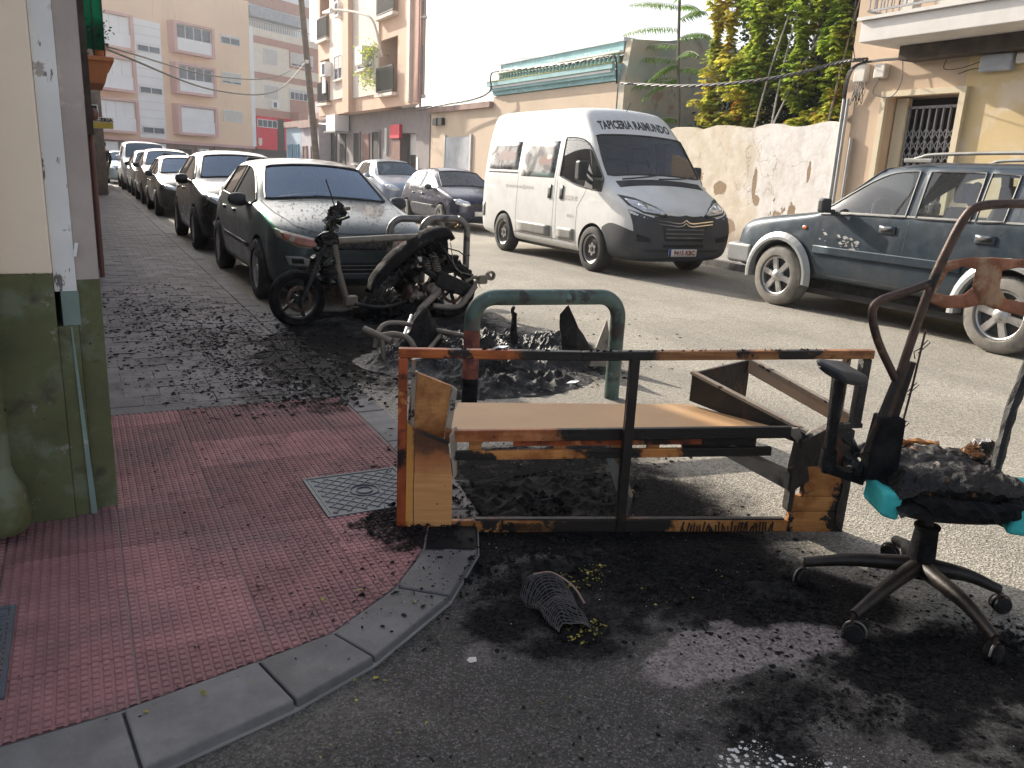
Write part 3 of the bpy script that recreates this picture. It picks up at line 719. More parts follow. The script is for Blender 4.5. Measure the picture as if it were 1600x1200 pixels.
# --- apartment block closing the street
ad = V((.8290, .5592, 0)); an = V((.5592, -.8290, 0)); ao = V((8.89, 76, 0))
apt = thing('apartment_block', 'peach apartment block with pink framed bay windows across the end of the street', 'building', (8.89, 76, 0))
F1 = Facade(apt, ao, ad, an)
F1.part('wall', 'peach', [(-14, 7.07, 2.5, 14.9, -9, 0)])
F1.part('ground_floor_wall', 'brown_stone', [(-14, 7.07, 0, 2.44, -9, -.12)])
F1.part('ledge', 'pink_frame', [(-14, 7.07, 2.28, 2.497, -.12, .32)])
F1.part('parapet_screen', 'dark_shop', [(1.2, 6.9, 14.9, 16.2, -.4, -.3)])
for (u0, u1, zs) in ((-1.75, 2.42, ((9.45, 11.85), (6.3, 8.72), (3.05, 5.5))), (-9.4, -5.45, ((8.9, 11.5), (5.85, 8.4), (2.8, 5.35)))):
    for q, (z0, z1) in enumerate(zs):
        b = F1.part('bay_frame', 'pink_frame', [(u0, u1, z1 - .18, z1, .0, .75), (u0, u1, z0, z0 + .2, .0, .75), (u0, u0 + .32, z0 + .2, z1 - .18, .0, .75), (u1 - .25, u1, z0 + .2, z1 - .18, .0, .75)])
        F1.part('bay_panel', 'white_panel', [(u0 + .32, u1 - .25, z0 + .2, z0 + 1.15, .0, .62)], parent=b)
        lit = u0 < -3
        F1.window(u0 + .42, u1 - .33, z0 + 1.2, z1 - .26, 4, glass='white_panel' if lit else 'far_glass', off=.5)  # brightness of lit panes painted as white panel colour
        if q == 2 and not lit: F1.part('white_blind', 'white_panel', [(u0 + .45, u1 - .35, z0 + 1.2, z1 - .28, .56, .59)], parent=b)
st = F1.part('stair_panel', 'white_panel', [(-5.0, -2.53, 2.6, 11.45, 0, .12)])
for k in range(14): F1.part('panel_joint', 'shutter', [(-4.98, -2.55, 2.9 + k * .62, 2.93 + k * .62, .12, .135)], parent=st)
for z in (9.15, 6.05, 3.0): F1.window(-4.75, -2.75, z, z + .42, 2, off=.12)
F1.window(3.75, 5.85, 11.0, 11.65, 2, off=0, shut=.25)
F1.window(3.75, 5.85, 7.75, 8.6, 2, off=0, shut=.86)
F1.window(3.75, 5.85, 4.55, 5.4, 1, off=0, shut=1.)
F1.part('white_stair_wall', 'white_panel', [(-4.95, -2.6, 0, 2.2, -.12, .1)] + [(-2.6, -2.6 + .28 * k, 1.9 - .28 * k - .28, 1.9 - .28 * k, -.12, .1) for k in range(1, 5)][::-1])
F1.window(-8.0, -7.0, .7, 2.1, 1, glass='white_panel', off=-.12)
F1.window(-6.6, -5.3, .9, 2.1, 2, off=-.12)
F1.window(3.0, 5.7, 1.2, 1.9, 3, off=-.12, glass='white_panel')
F1.part('doorway', 'dark_open', [(-1.1, .1, 0, 1.9, -.12, -.05)])
ac = F1.part('air_conditioner', 'white_panel', [(.75, 1.65, 1.35, 2.0, -.12, .3)])
F1.part('fan_grille', 'far_glass', [(.95, 1.35, 1.45, 1.9, .3, .32)], parent=ac)
for u in (-12, -8.6, -5.2, .6, 2.6): F1.part('pilaster', 'brown_stone', [(u, u + .3, 0, 2.27, -.12, 0)])

# --- taller block beside it, red shop below
blk = thing('striped_block', 'white and clay striped apartment block above a red shop front, right of the peach block', 'building', (15.0, 80.1, 0))
F2 = Facade(blk, ao, ad, an)
F2.part('wall', 'cream_far', [(7.08, 17.5, 5.3, 12.9, -9, -.3)])
F2.part('attic_wall', 'white_panel', [(7.6, 17.5, 13.0, 17.3, -9, -2.2)])
F2.part('stripe', 'clay_band', [(7.75, 17.4, 15.3, 16.3, -2.2, -2.1)])
F2.part('awning', 'grey_box', [(8.2, 15.6, 14.0, 14.9, -2.1, -.9)])
F2.part('terrace_railing', 'galv', [(7.2, 17, 13.5, 13.56, -.35, -.3)] + [(7.2 + k * .3, 7.23 + k * .3, 12.95, 13.5, -.34, -.31) for k in range(33)])
F2.part('corner_strip', 'white_panel', [(7.09, 7.65, 2.5, 12.95, -.3, -.1)])
for (z0, z1) in ((11.65, 12.25), (8.6, 9.15), (5.3, 5.95)): F2.part('stripe', 'clay_band', [(7.7, 17.4, z0, z1, -.3, -.24)])
for (z0, z1) in ((10.0, 11.65), (5.95, 8.6)):
    F2.part('recessed_band', 'clay_band', [(12.4, 17.4, z0, z1 - (.6 if z1 < 9 else 0), -.3, -.26)])
F2.window(9.1, 10.75, 10.0, 11.3, 1, off=-.3, shut=1.)
F2.window(9.1, 10.75, 7.0, 8.1, 1, off=-.3, shut=1.)
F2.window(12.6, 15.6, 10.3, 11.4, 3, off=-.26, shut=.85)
F2.window(12.4, 15.4, 7.2, 8.1, 5, off=-.26, shut=.3)
a2 = F2.part('air_conditioner', 'white_panel', [(9.7, 10.6, 6.1, 6.75, -.3, .05)]); F2.part('fan_grille', 'far_glass', [(9.85, 10.25, 6.2, 6.65, .05, .07)], parent=a2)
F2.part('shop_front', 'red_shop', [(7.1, 12.6, 2.3, 5.28, -1, -.2), (7.1, 12.6, .0, 1.55, -1, -.2)])
F2.part('dark_band', 'dark_shop', [(7.1, 12.6, 1.55, 2.3, -1, -.17), (7.1, 7.75, 2.3, 5.2, -.2, -.15), (10.5, 11.4, 2.3, 5.2, -.2, -.15)])
F2.window(7.95, 10.4, 4.35, 4.95, 4, off=-.18)
F2.part('shop_emblem', 'cream_far', [(8.0, 8.45, 2.8, 3.3, -.2, -.16), (8.05, 8.4, 2.62, 2.8, -.2, -.16)])
F2.part('projecting_bay', 'clay_band', [(12.4, 14.6, 4.9, 5.95, -.3, .8)])

# --- small blue house and lilac house
def small_house(name, label, x, y0, y1, h, wallm, base=None):
    t = thing(name, label, 'house', (x, (y0 + y1) / 2, 0))
    F = Facade(t, V((x, 0, 0)), V((0, 1, 0)), V((-1, 0, 0)))
    F.part('wall', wallm, [(y0, y1, 0, h, -7, 0)])
    return t, F
t, F = small_house('blue_house', 'little light blue house with blue shutters beside the red shop', 11.5, 47.8, 51.5, 3.5, 'blue_wall')
F.part('cornice', 'coping', [(47.75, 51.5, 3.3, 3.62, 0, .15)])
for u in (48.3, 49.9): F.window(u, u + 1.0, .9, 2.3, 2, glass='blue_shutter', frame='blue_shutter')
t, F = small_house('lilac_house', 'low lilac house with plum window surrounds behind the leaning pole', 11.5, 43.9, 47.75, 3.35, 'lilac_wall')
F.part('cornice', 'coping', [(43.9, 47.7, 3.2, 3.6, 0, .2), (43.9, 47.7, 3.6, 4.0, -.6, -.4)])
F.part('attic_wall', 'lilac_wall', [(43.95, 47.7, 3.61, 4.7, -5, -.8)])
for u in (44.6, 46.4): F.window(u, u + .8, .2, 2.2, 1, glass='brown_door', frame='coping')

# --- peach building with balconies
pb = thing('corner_apartments', 'peach apartment building with green railed balconies over a grey ground floor', 'building', (12, 36.6, 0))
F3 = Facade(pb, V((11.5, 0, 0)), V((0, 1, 0)), V((-1, 0, 0)))
F3.part('wall', 'peach_near', [(29.55, 31.9, 3.72, 13, -.10, 0), (34.0, 41.5, 3.72, 13, -1.6, 0), (43.4, 43.8, 3.72, 13, -5, 0), (31.9, 34.0, 3.72, 4.25, -.10, 0), (31.9, 34.0, 6.35, 7.2, -.10, 0), (31.9, 34.0, 9.3, 10.1, -.10, 0), (41.5, 43.4, 3.72, 4.3, -4, 0), (41.5, 43.4, 6.4, 7.3, -4, 0), (41.5, 43.4, 9.4, 10.2, -4, 0), (33.0, 34, 4.25, 13, -1.6, -1.2), (41.5, 43.4, 4.3, 13, -4, -1.2)])
# the plot is wedge shaped: its side wall runs back at a slant from the street corner
MB().prism([(11.61, 29.75, 3.73), (12.55, 33.0, 3.73), (12.55, 33.9, 3.73), (11.61, 31.85, 3.73)], (0, 0, 9.2)).build('slanting_side_wall', 'stone_white', pb, fix=True)
MB().prism([(13.11, 34.1, 3.73), (16.6, 43.7, 3.73), (13.11, 43.7, 3.73)], (0, 0, 9.2)).build('slanting_side_wall', 'stone_white', pb, fix=True)
MB().box(11.44, 11.52, 29.33, 29.40, 3.6, 14).build('corner_downpipe', 'coping', pb)
F3.part('cream_panel', 'cream_panel', [(34.02, 37.6, 4.3, 13, 0, .07), (38.6, 41.4, 4.4, 13, 0, .07)])
F3.part('corner_pilaster', 'peach_near', [(37.62, 38.55, 3.7, 13, 0, .28)])
F3.part('rib', 'cream_panel', [(30.3, 30.6, 3.8, 13, 0, .12)])
F3.part('brown_strip', 'clay_band', [(29.56, 29.9, 3.8, 13, 0, .05)])
for (z0, u0, u1) in ((4.25, 31.95, 33.95), (7.2, 31.95, 33.95), (4.3, 41.55, 43.35), (7.3, 41.55, 43.35)):
    slab = F3.part('balcony', 'cream_panel', [(u0 - .1, u1 + .1, z0 - .12, z0, -1.2, .25)])
    R_ = [(u0, u1, z0 + .98, z0 + 1.03, .16, .2), (u0, u1, z0 + .06, z0 + .1, .16, .2)]
    for k in range(17): u = u0 + (u1 - u0) * k / 16; R_.append((u - .015, u + .015, z0 + .1, z0 + .98, .165, .195))
    F3.part('railing', 'blue_shutter' if z0 < 0 else 'cable', R_, parent=slab)
    F3.part('railing_screen', 'dark_leaf', [(u0 + .02, u1 - .02, z0 + .12, z0 + .92, .12, .13)], parent=slab)
    F3.part('balcony_door', 'far_glass', [(u0 + .3, u1 - .3, z0, z0 + 1.9, -1.2, -1.15)], parent=slab)
F3.window(34.7, 36.7, 5.45, 6.2, 2, off=.07, sill='cream_panel')
g_ = F3.part('projecting_window_box', 'white_frame', [(34.9, 35.9, 5.5, 6.25, .1, .5)])
F3.window(39.2, 40.4, 5.3, 6.3, 2, off=.07, shut=.55, sill='cream_panel')
F3.window(34.7, 36.7, 8.5, 9.6, 2, off=.07, shut=.4); F3.window(39.2, 40.4, 8.5, 9.6, 2, off=.07)
F3.part('laundry', 'white_panel', [(41.6, 42.2, 4.75, 5.5, .22, .25)])
for (u, z) in ((41.1, 5.5), (38.8, 7.9)):
    a3 = F3.part('air_conditioner', 'white_panel', [(u, u + .8, z, z + .65, .07, .4)]); F3.part('fan_grille', 'far_glass', [(u + .1, u + .5, z + .1, z + .55, .4, .42)], parent=a3)
# overhang soffit + ground floor, set back
F4 = Facade(pb, V((12.1, 0, 0)), V((0, 1, 0)), V((-1, 0, 0)))
F4.part('ground_floor_wall', 'grey_base', [(31.3, 33.3, 2.75, 3.71, -.3, 0), (33.3, 43.8, 0, 3.71, -.8, 0), (29.9, 31.3, 0, 3.71, -.1, 0), (31.3, 33.3, 0, 3.71, -.8, -.4)])
for (u0, u1) in ((38.6, 39.5), (35.7, 36.7)): F4.window(u0, u1, 1.5, 2.85, 1, glass='dark_open', frame='grey_base', sill='stone_white')
F4.part('brown_door', 'brown_door', [(37.2, 38.2, 0, 2.8, 0, .05)])
for u in (41.0, 42.6): F4.part('doorway', 'dark_open', [(u, u + 1.0, 0, 3.0, 0, .04)])
gs = F4.part('roller_door', 'shutter', [(31.5, 32.6, 1.9, 2.74, -.32, -.26)] + [(31.5, 32.6, 1.95 + k * .1, 1.98 + k * .1, -.26, -.25) for k in range(8)])
F4.part('dark_doorway', 'dark_open', [(31.5, 32.6, 0, 1.9, -.33, -.29)], parent=gs)
F4.part('white_notice', 'white_panel', [(31.0, 31.2, 1.3, 1.8, 0, .02)])
F4.part('red_panel', 'red_shop', [(32.95, 34.1, 2.55, 3.1, 0, .12)])
F4.part('brown_pier', 'brown_door', [(33.0, 34.2, 0, 2.5, 0, .06)])
F4.part('signboard', 'stone_white', [(34.7, 34.95, 1.9, 3.0, 0, .06)])
a4 = F4.part('large_air_conditioner', 'white_panel', [(40.3, 41.9, 2.95, 3.7, .05, .75)]); F4.part('bracket', 'galv', [(39.9, 42, 2.86, 2.93, 0, .85)], parent=a4)
for (x, y, z, s) in ((11.2, 34.3, 5.95, .5), (11.15, 34.5, 4.9, .45)):
    m = MB(); rnd = random.Random(int(y * 10))
    for _ in range(170):
        p = V((rnd.gauss(0, .5), rnd.gauss(0, .6), rnd.gauss(0, .5))) * s + V((x, y, z)); q = V((rnd.uniform(-1, 1), rnd.uniform(-1, 1), rnd.uniform(-1, 1))).normalized() * .12; w = V((rnd.uniform(-1, 1), rnd.uniform(-1, 1), rnd.uniform(-1, 1))).normalized() * .05
        m.add([p, p + q * .5 + w, p + q, p + q * .5 - w], [(0, 1, 2, 3)])
    tag(m.build('balcony_plant', 'vine_green'), 'bushy plant hanging %s on the peach building' % ('over the top of the green balcony rail' if z > 5.5 else 'below the balcony edge beside the rail'), 'plant')

# street lamp on the building
sl = thing('street_lamp', 'curved arm street lamp fixed to the peach building', 'street lamp', (11.4, 34.4, 6.3))
MB().tube(spline([(11.45, 33.6, 5.7), (11.1, 33.7, 7.0), (10.9, 34.9, 7.45), (10.7, 36.5, 7.75), (10.5, 37.6, 7.9)]), .05, 8).build('arm', 'cream_far', sl, smooth=True)
MB().hexa([(10.36, 37.5, 7.75), (10.64, 37.5, 7.75), (10.55, 38.9, 7.9), (10.4, 38.9, 7.9), (10.38, 37.5, 7.95), (10.62, 37.5, 7.95), (10.53, 38.9, 8.0), (10.42, 38.9, 8.0)]).build('lamp_head', 'white_panel', sl, bevel=.03)

# --- beige houses between
t, F = small_house('rendered_shed_house', 'low beige rendered house with a grey metal door left of the van', 12.0, 24.3, 29.5, 3.4, 'beige_house')
F.part('coping', 'coping', [(24.3, 29.6, 3.4, 3.58, -.3, .14)])
F.part('grey_metal_door', 'grey_box', [(25.9, 28.0, .12, 2.52, 0, .04)])
F.part('door_jamb', 'stone_white', [(25.78, 25.9, .12, 2.6, 0, .06)]); F.part('door_jamb', 'stone_white', [(28, 28.12, .12, 2.6, 0, .06)])
F.part('junction_box', 'cable', [(28.2, 28.55, 2.95, 3.2, 0, .14)]); F.part('junction_box', 'cable', [(28.7, 29.05, 2.95, 3.2, 0, .14)])

t, F = small_house('cornice_house', 'beige one storey house with a blue and white balustrade cornice behind the van', 12.0, 17.42, 24.3, 3.72, 'beige_house')
F.part('cornice', 'blue_cornice', [(17.4, 24.25, 3.74, 3.86, -.2, .06), (17.38, 24.3, 3.86, 4.0, -.2, .15), (17.36, 24.34, 4.0, 4.12, -.2, .24)])
F.part('white_moulding', 'white_lime', [(17.5, 24.2, 3.93, 3.99, .15, .19)])
F.part('mossy_edge', 'moss', [(17.36, 24.34, 4.121, 4.15, -.2, .25)])
F.part('parapet', 'blue_cornice', [(17.42, 24.2, 4.42, 4.66, -.35, -.1)])
F.part('white_top', 'white_lime', [(17.38, 24.25, 4.661, 4.75, -.4, -.05), (24.0, 24.25, 4.16, 4.66, -.38, -.06)])
for k in range(34):
    u = 17.6 + k * .195
    bl = MB(); bl.lathe([(.02, 4.15), (.05, 4.18), (.055, 4.24), (.03, 4.32), (.045, 4.38), (.05, 4.42)], (11.78 + .2 + .1, u, 0), 'Z', 8)
    bl.build('baluster', 'blue_cornice', t, smooth=True)
F.part('rail', 'white_lime', [(17.42, 24.2, 4.40, 4.44, -.3, .02)])
F.part('back_wall', 'cable_grey', [(17.5, 24.1, 4.15, 4.40, -.4, -.36)])
# damp side wall facing the garden
sw = MB(); sw.prism([(12.012, 17.14, .1), (12.012, 17.14, 3.70), (12.15, 17.14, 4.68), (13.2, 17.14, 4.75), (14.5, 17.14, 5.0), (17.5, 17.14, 4.4), (19, 17.14, 4.3), (19, 17.14, .1)], (0, .25, 0))
sw.build('damp_side_wall', 'grey_green_wall', t, fix=True)

# --- flaking boundary wall
n = 44; m = MB(); rnd = random.Random(4); y0, y1 = 10.42, 17.13
tops = [2.55 + .05 * math.sin(i * .7) + rnd.uniform(-.02, .02) for i in range(n + 1)]
for i in range(n):
    a, b = y0 + (y1 - y0) * i / n, y0 + (y1 - y0) * (i + 1) / n
    m.hexa([(12.0, a, .1), (12.35, a, .1), (12.35, b, .1), (12.0, b, .1), (12.0, a, tops[i]), (12.35, a, tops[i] + .02), (12.35, b, tops[i + 1] + .02), (12.0, b, tops[i + 1])])
tag(m.build('boundary_wall', 'party', fix=True), 'old white and beige flaking boundary wall between van and blue off-road car', 'wall')

# --- yellow building on the right
yb = thing('yellow_building', 'sand and yellow building with white balcony and grilled doorway on the right', 'building', (12, 8, 0))
F5 = Facade(yb, V((12.0, 0, 0)), V((0, 1, 0)), V((-1, 0, 0)))
F5.part('wall', 'sand_wall', [(9.53, 10.40, .1, 3.6, -7, 0), (8.22, 9.53, 2.95, 3.6, -7, 0)])
F5.part('yellow_wall', 'yellow_wall', [(-6, 8.22, .1, 3.6, -7, 0)])
F5.part('upper_wall', 'sand_wall', [(-6, 10.40, 3.6, 5.7, -7, -.002)])
F5.part('door_surround', 'sand_trim', [(8.14, 9.63, 2.94, 3.03, 0, .07), (8.14, 8.24, .12, 2.94, 0, .07), (9.53, 9.63, .12, 2.94, 0, .07)])
F5.part('reveal_back', 'dark_open', [(8.22, 9.53, .1, 2.95, -1.0, -.6)])
gr = F5.part('folding_grille', 'grille', [(8.28, 9.3, 2.76, 2.8, -.26, -.22)])
for k in range(9): u = 8.30 + k * .12; F5.part('grille_bar', 'grille', [(u - .012, u + .012, .12, 2.78, -.26, -.22)], parent=gr)
x_ = MB()
for k in range(8):
    u = 8.30 + k * .12
    for q in range(12):
        z = .3 + q * .18
        for s_ in (0, 1): x_.bar((12.22, u + .12 * s_, z), (12.22, u + .12 * (1 - s_), z + .17), .014, .006, up=(1, 0, 0))
x_.build('scissor_lattice', 'grille', gr)['kind'] = 'stuff'
F5.part('door_frame', 'sand_trim', [(9.3, 9.50, .12, 2.93, -.30, -.18)])
bal = F5.part('balcony', 'stone_white', [(-4, 9.45, 3.66, 3.97, .0, 1.0)], bevel=.01)
F5.part('balcony_lip', 'stone_white', [(-4, 9.50, 3.972, 4.02, -.0, 1.06)], parent=bal)
F5.part('soffit_beam', 'dark_brown', [(-4, 9.2, 3.45, 3.655, .0, .35)])
rl = F5.part('balcony_railing', 'grille', [(-4, 9.42, 4.10, 4.13, .92, .95), (-4, 9.42, 4.98, 5.02, .9, .96), (9.4, 9.43, 4.10, 4.13, .0, .92)])
for k in range(30): u = 9.40 - k * .13; F5.part('railing_bar', 'grille', [(u - .009, u + .009, 4.13, 4.98, .925, .943)], parent=rl)
for k in range(6): F5.part('railing_bar', 'grille', [(9.405, 9.423, 4.13, 4.98, .1 + k * .14, .118 + k * .14)], parent=rl)
m = MB()
for k in range(4):
    cy = 9.0 - k * .95
    m.tube([(11.06, cy + .13 * math.cos(a * PI / 10), 4.42 + .16 * math.sin(a * PI / 10)) for a in range(21)], .01, 6, caps=False)
m.build('railing_scrolls', 'grille', rl, smooth=True)
F5.part('balcony_door', 'brown_door', [(7.6, 8.9, 3.99, 5.6, 0, .06)])
F5.part('balcony_crate', 'pvc', [(8.1, 8.5, 4.03, 4.3, .3, .6)]); F5.part('balcony_jug', 'pvc', [(8.9, 9.1, 4.03, 4.45, .4, .6)])
for (u0, u1, z0, z1, mm) in ((9.98, 10.22, 3.20, 3.50, 'pvc'), (9.6, 9.82, 3.24, 3.47, 'pvc'), (7.5, 7.98, 3.2, 3.44, 'grey_box'), (7.1, 7.45, 3.28, 3.42, 'pvc')):
    b = F5.part('meter_box', mm, [(u0, u1, z0, z1, 0, .12)], bevel=.02)
m = MB()
for r_, (x, y) in ((.035, (11.93, 10.36)), (.028, (11.93, 10.28))): m.tube([(x, y, .12), (x, y + .01, 2.95)], r_, 10)
m.tube([(11.95, 10.12, .12), (11.95, 10.12, 2.3)], .03, 10)
m.build('conduit', 'galv', yb, smooth=True)
m = MB(); rnd = random.Random(12)
for k in range(7):
    o_ = rnd.uniform(-.05, .05)
    m.tube(spline([(11.93 + .01 * k, 10.34 + o_ * .3, 2.6), (11.9, 10.38 + o_, 3.1), (11.88, 10.25 + o_, 3.45), (11.86, 9.8, 3.52 + o_ * .4), (11.88, 9.0, 3.5 + o_ * .3), (11.9, 8.2, 3.5 + o_ * .2)]), .010, 6)
for k in range(9):
    y = 10.05 + rnd.uniform(-.1, .1)
    m.tube(spline([(11.88, y, 3.2), (11.84, y + rnd.uniform(-.06, .06), 3.0), (11.86, y + rnd.uniform(-.05, .08), 2.82 + rnd.uniform(0, .15)), (11.88, y, 3.1)]), .006, 5)
m.tube(spline([(11.9, 9.7, 3.24), (11.88, 9.75, 3.0), (11.88, 9.4, 2.93), (11.88, 9.25, 3.15), (11.9, 9.3, 3.48)]), .008, 5)
m.tube(spline([(11.9, 8.5, 3.5), (11.9, 8.55, 3.3), (11.9, 8.3, 3.28), (11.9, 7.95, 3.35)]), .007, 5)
m.tube(spline([(11.9, 8.3, 3.2), (11.9, 8.1, 3.25), (11.9, 7.95, 3.25)]), .007, 5)
m.build('loose_cables', 'cable', yb, smooth=True)
MB().tube(spline([(11.05, 9.6, 5.4), (11.0, 9.62, 4.2), (11.4, 9.9, 3.75), (11.85, 10.2, 3.55)]), .008, 5).build('drop_cable', 'cable', yb, smooth=True)

# --- overhead cables
def rope(name, label, pts, r, k=3, mat_='cable', sag=True, twist=.02):
    P = spline(pts, 14); m = MB()
    for j in range(k):
        q = []
        for i, p in enumerate(P):
            a = i * .9 + j * 2 * PI / k; q.append(p + V((math.cos(a), 0, math.sin(a))) * (twist if k > 1 else 0))
        m.tube(q, r, 6)
    return tag(m.build(name, mat_, smooth=True), label, 'cable')
rope('cable_bundle', 'thick black cable bundle sagging across the creeper from the yellow building to the cornice house',
     [(11.85, 9.95, 3.55), (11.85, 10.55, 3.55), (11.85, 11.54, 3.43), (11.85, 13.05, 3.38), (11.85, 14.86, 3.44), (11.85, 17.06, 3.64)], .013, 4, twist=.024)
rope('cable_bundle', 'black twisted cable looping along the blue cornice to the peach building',
     [(11.72, 17.06, 3.63), (11.70, 17.12, 4.1), (11.70, 17.4, 4.27), (11.70, 19.11, 4.27), (11.7, 21.53, 4.33), (11.7, 23.6, 4.4), (11.7, 23.95, 4.24), (11.7, 23.95, 3.85), (11.7, 25.12, 3.66), (11.6, 27.49, 3.57), (11.4, 29.41, 3.45)], .014, 3, twist=.018)
rope('overhead_wire', 'single thin wire crossing the white sky beside the peach building', [(11.45, 29.6, 6.68), (11.3, 25.5, 6.31), (11.3, 21.95, 6.12), (11.3, 14, 6.2)], .010, 1, 'cable_grey')
rope('overhead_wire', 'upper of two wires from the left balcony to the leaning pole', [(.55, 15.5, 3.10), (3.2, 22, 3.35), (6.4, 30, 4.2), (9.55, 38.4, 5.85)], .016, 1, 'cable_grey')
rope('overhead_wire', 'lower, thicker wire sagging from the left balcony to the leaning pole', [(.55, 15.5, 3.06), (3.2, 22, 3.02), (6.4, 30, 3.75), (9.55, 38.4, 5.75)], .020, 1, 'cable_grey')

# --- poles
lp = thing('utility_pole', 'tall leaning wooden utility pole in front of the lilac house', 'pole', (9.75, 38.4, 0))
MB().tube([(10.0, 38.2, 0), (9.7, 38.3, 4), (9.35, 38.4, 8.3), (9.2, 38.4, 11)], [.17, .15, .13, .12], 12).build('shaft', 'wood_pole', lp, smooth=True)
MB().box(9.45, 9.6, 38.2, 38.35, 5.65, 5.8).build('insulator', 'white_panel', lp)
lp = thing('utility_pole', 'square grey pole standing on the left pavement near the far parked cars', 'pole', (.72, 30.6, 0))
MB().hexa([(.56, 30.4, .04), (.92, 30.4, .04), (.92, 30.7, .04), (.56, 30.7, .04), (.62, 30.4, 7), (.88, 30.4, 7), (.88, 30.7, 7), (.62, 30.7, 7)]).build('shaft', 'wood_pole', lp, bevel=.02)

# ================================================================ LEFT SIDE: corner building and row
cb = thing('corner_building', 'cream and green painted corner wall with a drainpipe in the left foreground', 'building', (-.1, 3.5, PZ))
def quadwall(name, a, b, z0, z1, mat_, depth=.5, z1b=None, bev=0):
    """wall face from ground point a to b, its thickness going away from the viewer"""
    d = (V((*b, 0)) - V((*a, 0))).normalized(); n_ = V((-d.y, d.x, 0))
    A, B = V((*a, 0)), V((*b, 0)); Z0, Z1 = V((0, 0, z0)), V((0, 0, z1)); Z1b = V((0, 0, z1b if z1b is not None else z1))
    return MB().hexa([A + Z0, B + Z0, B + n_ * depth + Z0, A + n_ * depth + Z0, A + Z1, B + Z1b, B + n_ * depth + Z1b, A + n_ * depth + Z1]).build(name, mat_, cb, bevel=bev)
quadwall('cream_wall', (-4.0, 3.33), (-.105, 3.40), 1.0, 5.7, 'cream', .8, bev=.006)
quadwall('green_dado', (-4.0, 3.322), (-.105, 3.392), PZ - .05, .998, 'green_dado', .8, bev=.004)
quadwall('white_jamb', (-.104, 3.43), (-.030, 3.44), .93, 5.7, 'white_plaster', .6)
rn_ = random.Random(3); jg = MB(); xs = [(-1.2 + i * .022) for i in range(51)]
for i in range(50):
    if xs[i + 1] > -.105: break
    y_ = 3.322 + (xs[i] + 4) / 3.895 * .07 - .0005; jg.add([(xs[i], y_, .99), (xs[i + 1], y_, .99), (xs[i + 1], y_, 1.0 + rn_.uniform(-.001, .006)), (xs[i], y_, 1.0 + rn_.uniform(-.001, .006))], [(0, 1, 2, 3)])
jg.build('brushed_paint_edge', 'green_dado', cb)
quadwall('teal_jamb', (-.085, 3.425), (-.026, 3.432), .80, .929, 'teal_paint', .6)
quadwall('green_jamb', (-.104, 3.405), (-.035, 3.412), PZ - .05, .80, 'green_dado', .6)
quadwall('taupe_pilaster', (-.029, 3.45), (.048, 3.47), .97, 5.7, 'taupe_plaster', 6.2)
quadwall('green_pilaster', (-.034, 3.45), (.050, 3.465), PZ - .05, .969, 'green_dado', 6.2)
MB().hexa([(-.05, 3.40, PZ), (-.028, 3.40, PZ), (-.028, 3.43, PZ), (-.05, 3.43, PZ), (-.062, 3.405, .80), (-.056, 3.405, .80), (-.056, 3.43, .80), (-.062, 3.43, .80)]).build('loose_strip', 'teal_paint', cb)
MB().bar((-.028, 3.44, 1.06), (-.018, 3.44, 1.11), .012, .01).build('white_hook', 'white_lime', cb)
for z in (.75, 1.35): MB().box(-.385, -.285, 3.262, 3.33, z, z + .03).build('pipe_bracket', 'rust_dark', cb, bevel=.003)
dp = MB().lathe([(.043, .30), (.043, 1.0)], (-.335, 3.27, 0), 'Z', 16).lathe([(.048, .50), (.048, .53)], (-.335, 3.27, 0), 'Z', 16)
pipe = dp.build('drainpipe', 'green_dado', cb, smooth=True)
MB().lathe([(.0431, .998), (.0431, 7)], (-.335, 3.27, 0), 'Z', 16).build('upper_pipe', 'cream', pipe, smooth=True)
MB().lathe([(.04, .33), (.055, .28), (.085, .22), (.09, .10), (.075, .07), (.0, .07)], (-.335, 3.27, 0), 'Z', 18).build('pipe_shoe', 'green_dado', pipe, smooth=True)
# facades of the left row
def row_house(label, y0, y1, x, h, wallm, extra=None):
    t = thing('row_house', label, 'house', (x, (y0 + y1) / 2, 0))
    F = Facade(t, V((x, 0, 0)), V((0, 1, 0)), V((1, 0, 0)))
    F.part('wall', wallm, [(y0, y1, 0, h, -8, 0)])
    return t, F
t, F = row_house('brown stained house front receding behind the corner wall', 9.7, 15.0, .14, 5.1, 'brown_wall')
for k, (y, z0, z1) in enumerate(((9.9, .1, 7), (10.6, .1, 3.1), (12.3, .1, 7))):
    MB().tube([(.175, y, z0), (.175, y, z1)], .025 + .01 * (k == 1), 8).build('drainpipe', 'brown_door' if k < 2 else 'cable_grey', t, smooth=True)
F.part('plaster_pier', 'white_plaster', [(11.2, 11.8, 0.05, 7, 0, .05)])
F.part('dark_reveal', 'dark_brown', [(9.72, 9.95, 1.6, 7, 0, .06)])
t, F = row_house('pale grey row house front further along the left pavement', 15.0, 24.0, .16, 4.0, 'row_wall')
for y in (16, 19, 22): F.window(y, y + 1, 1.0, 2.4, 2, frame='brown_door')
t, F = row_house('low row house with pale front near the far end of the left pavement', 24.0, 44.0, .18, 3.5, 'beige_house')
for y in (26, 30, 34, 38): F.window(y, y + 1, 1.0, 2.4, 2, frame='brown_door')
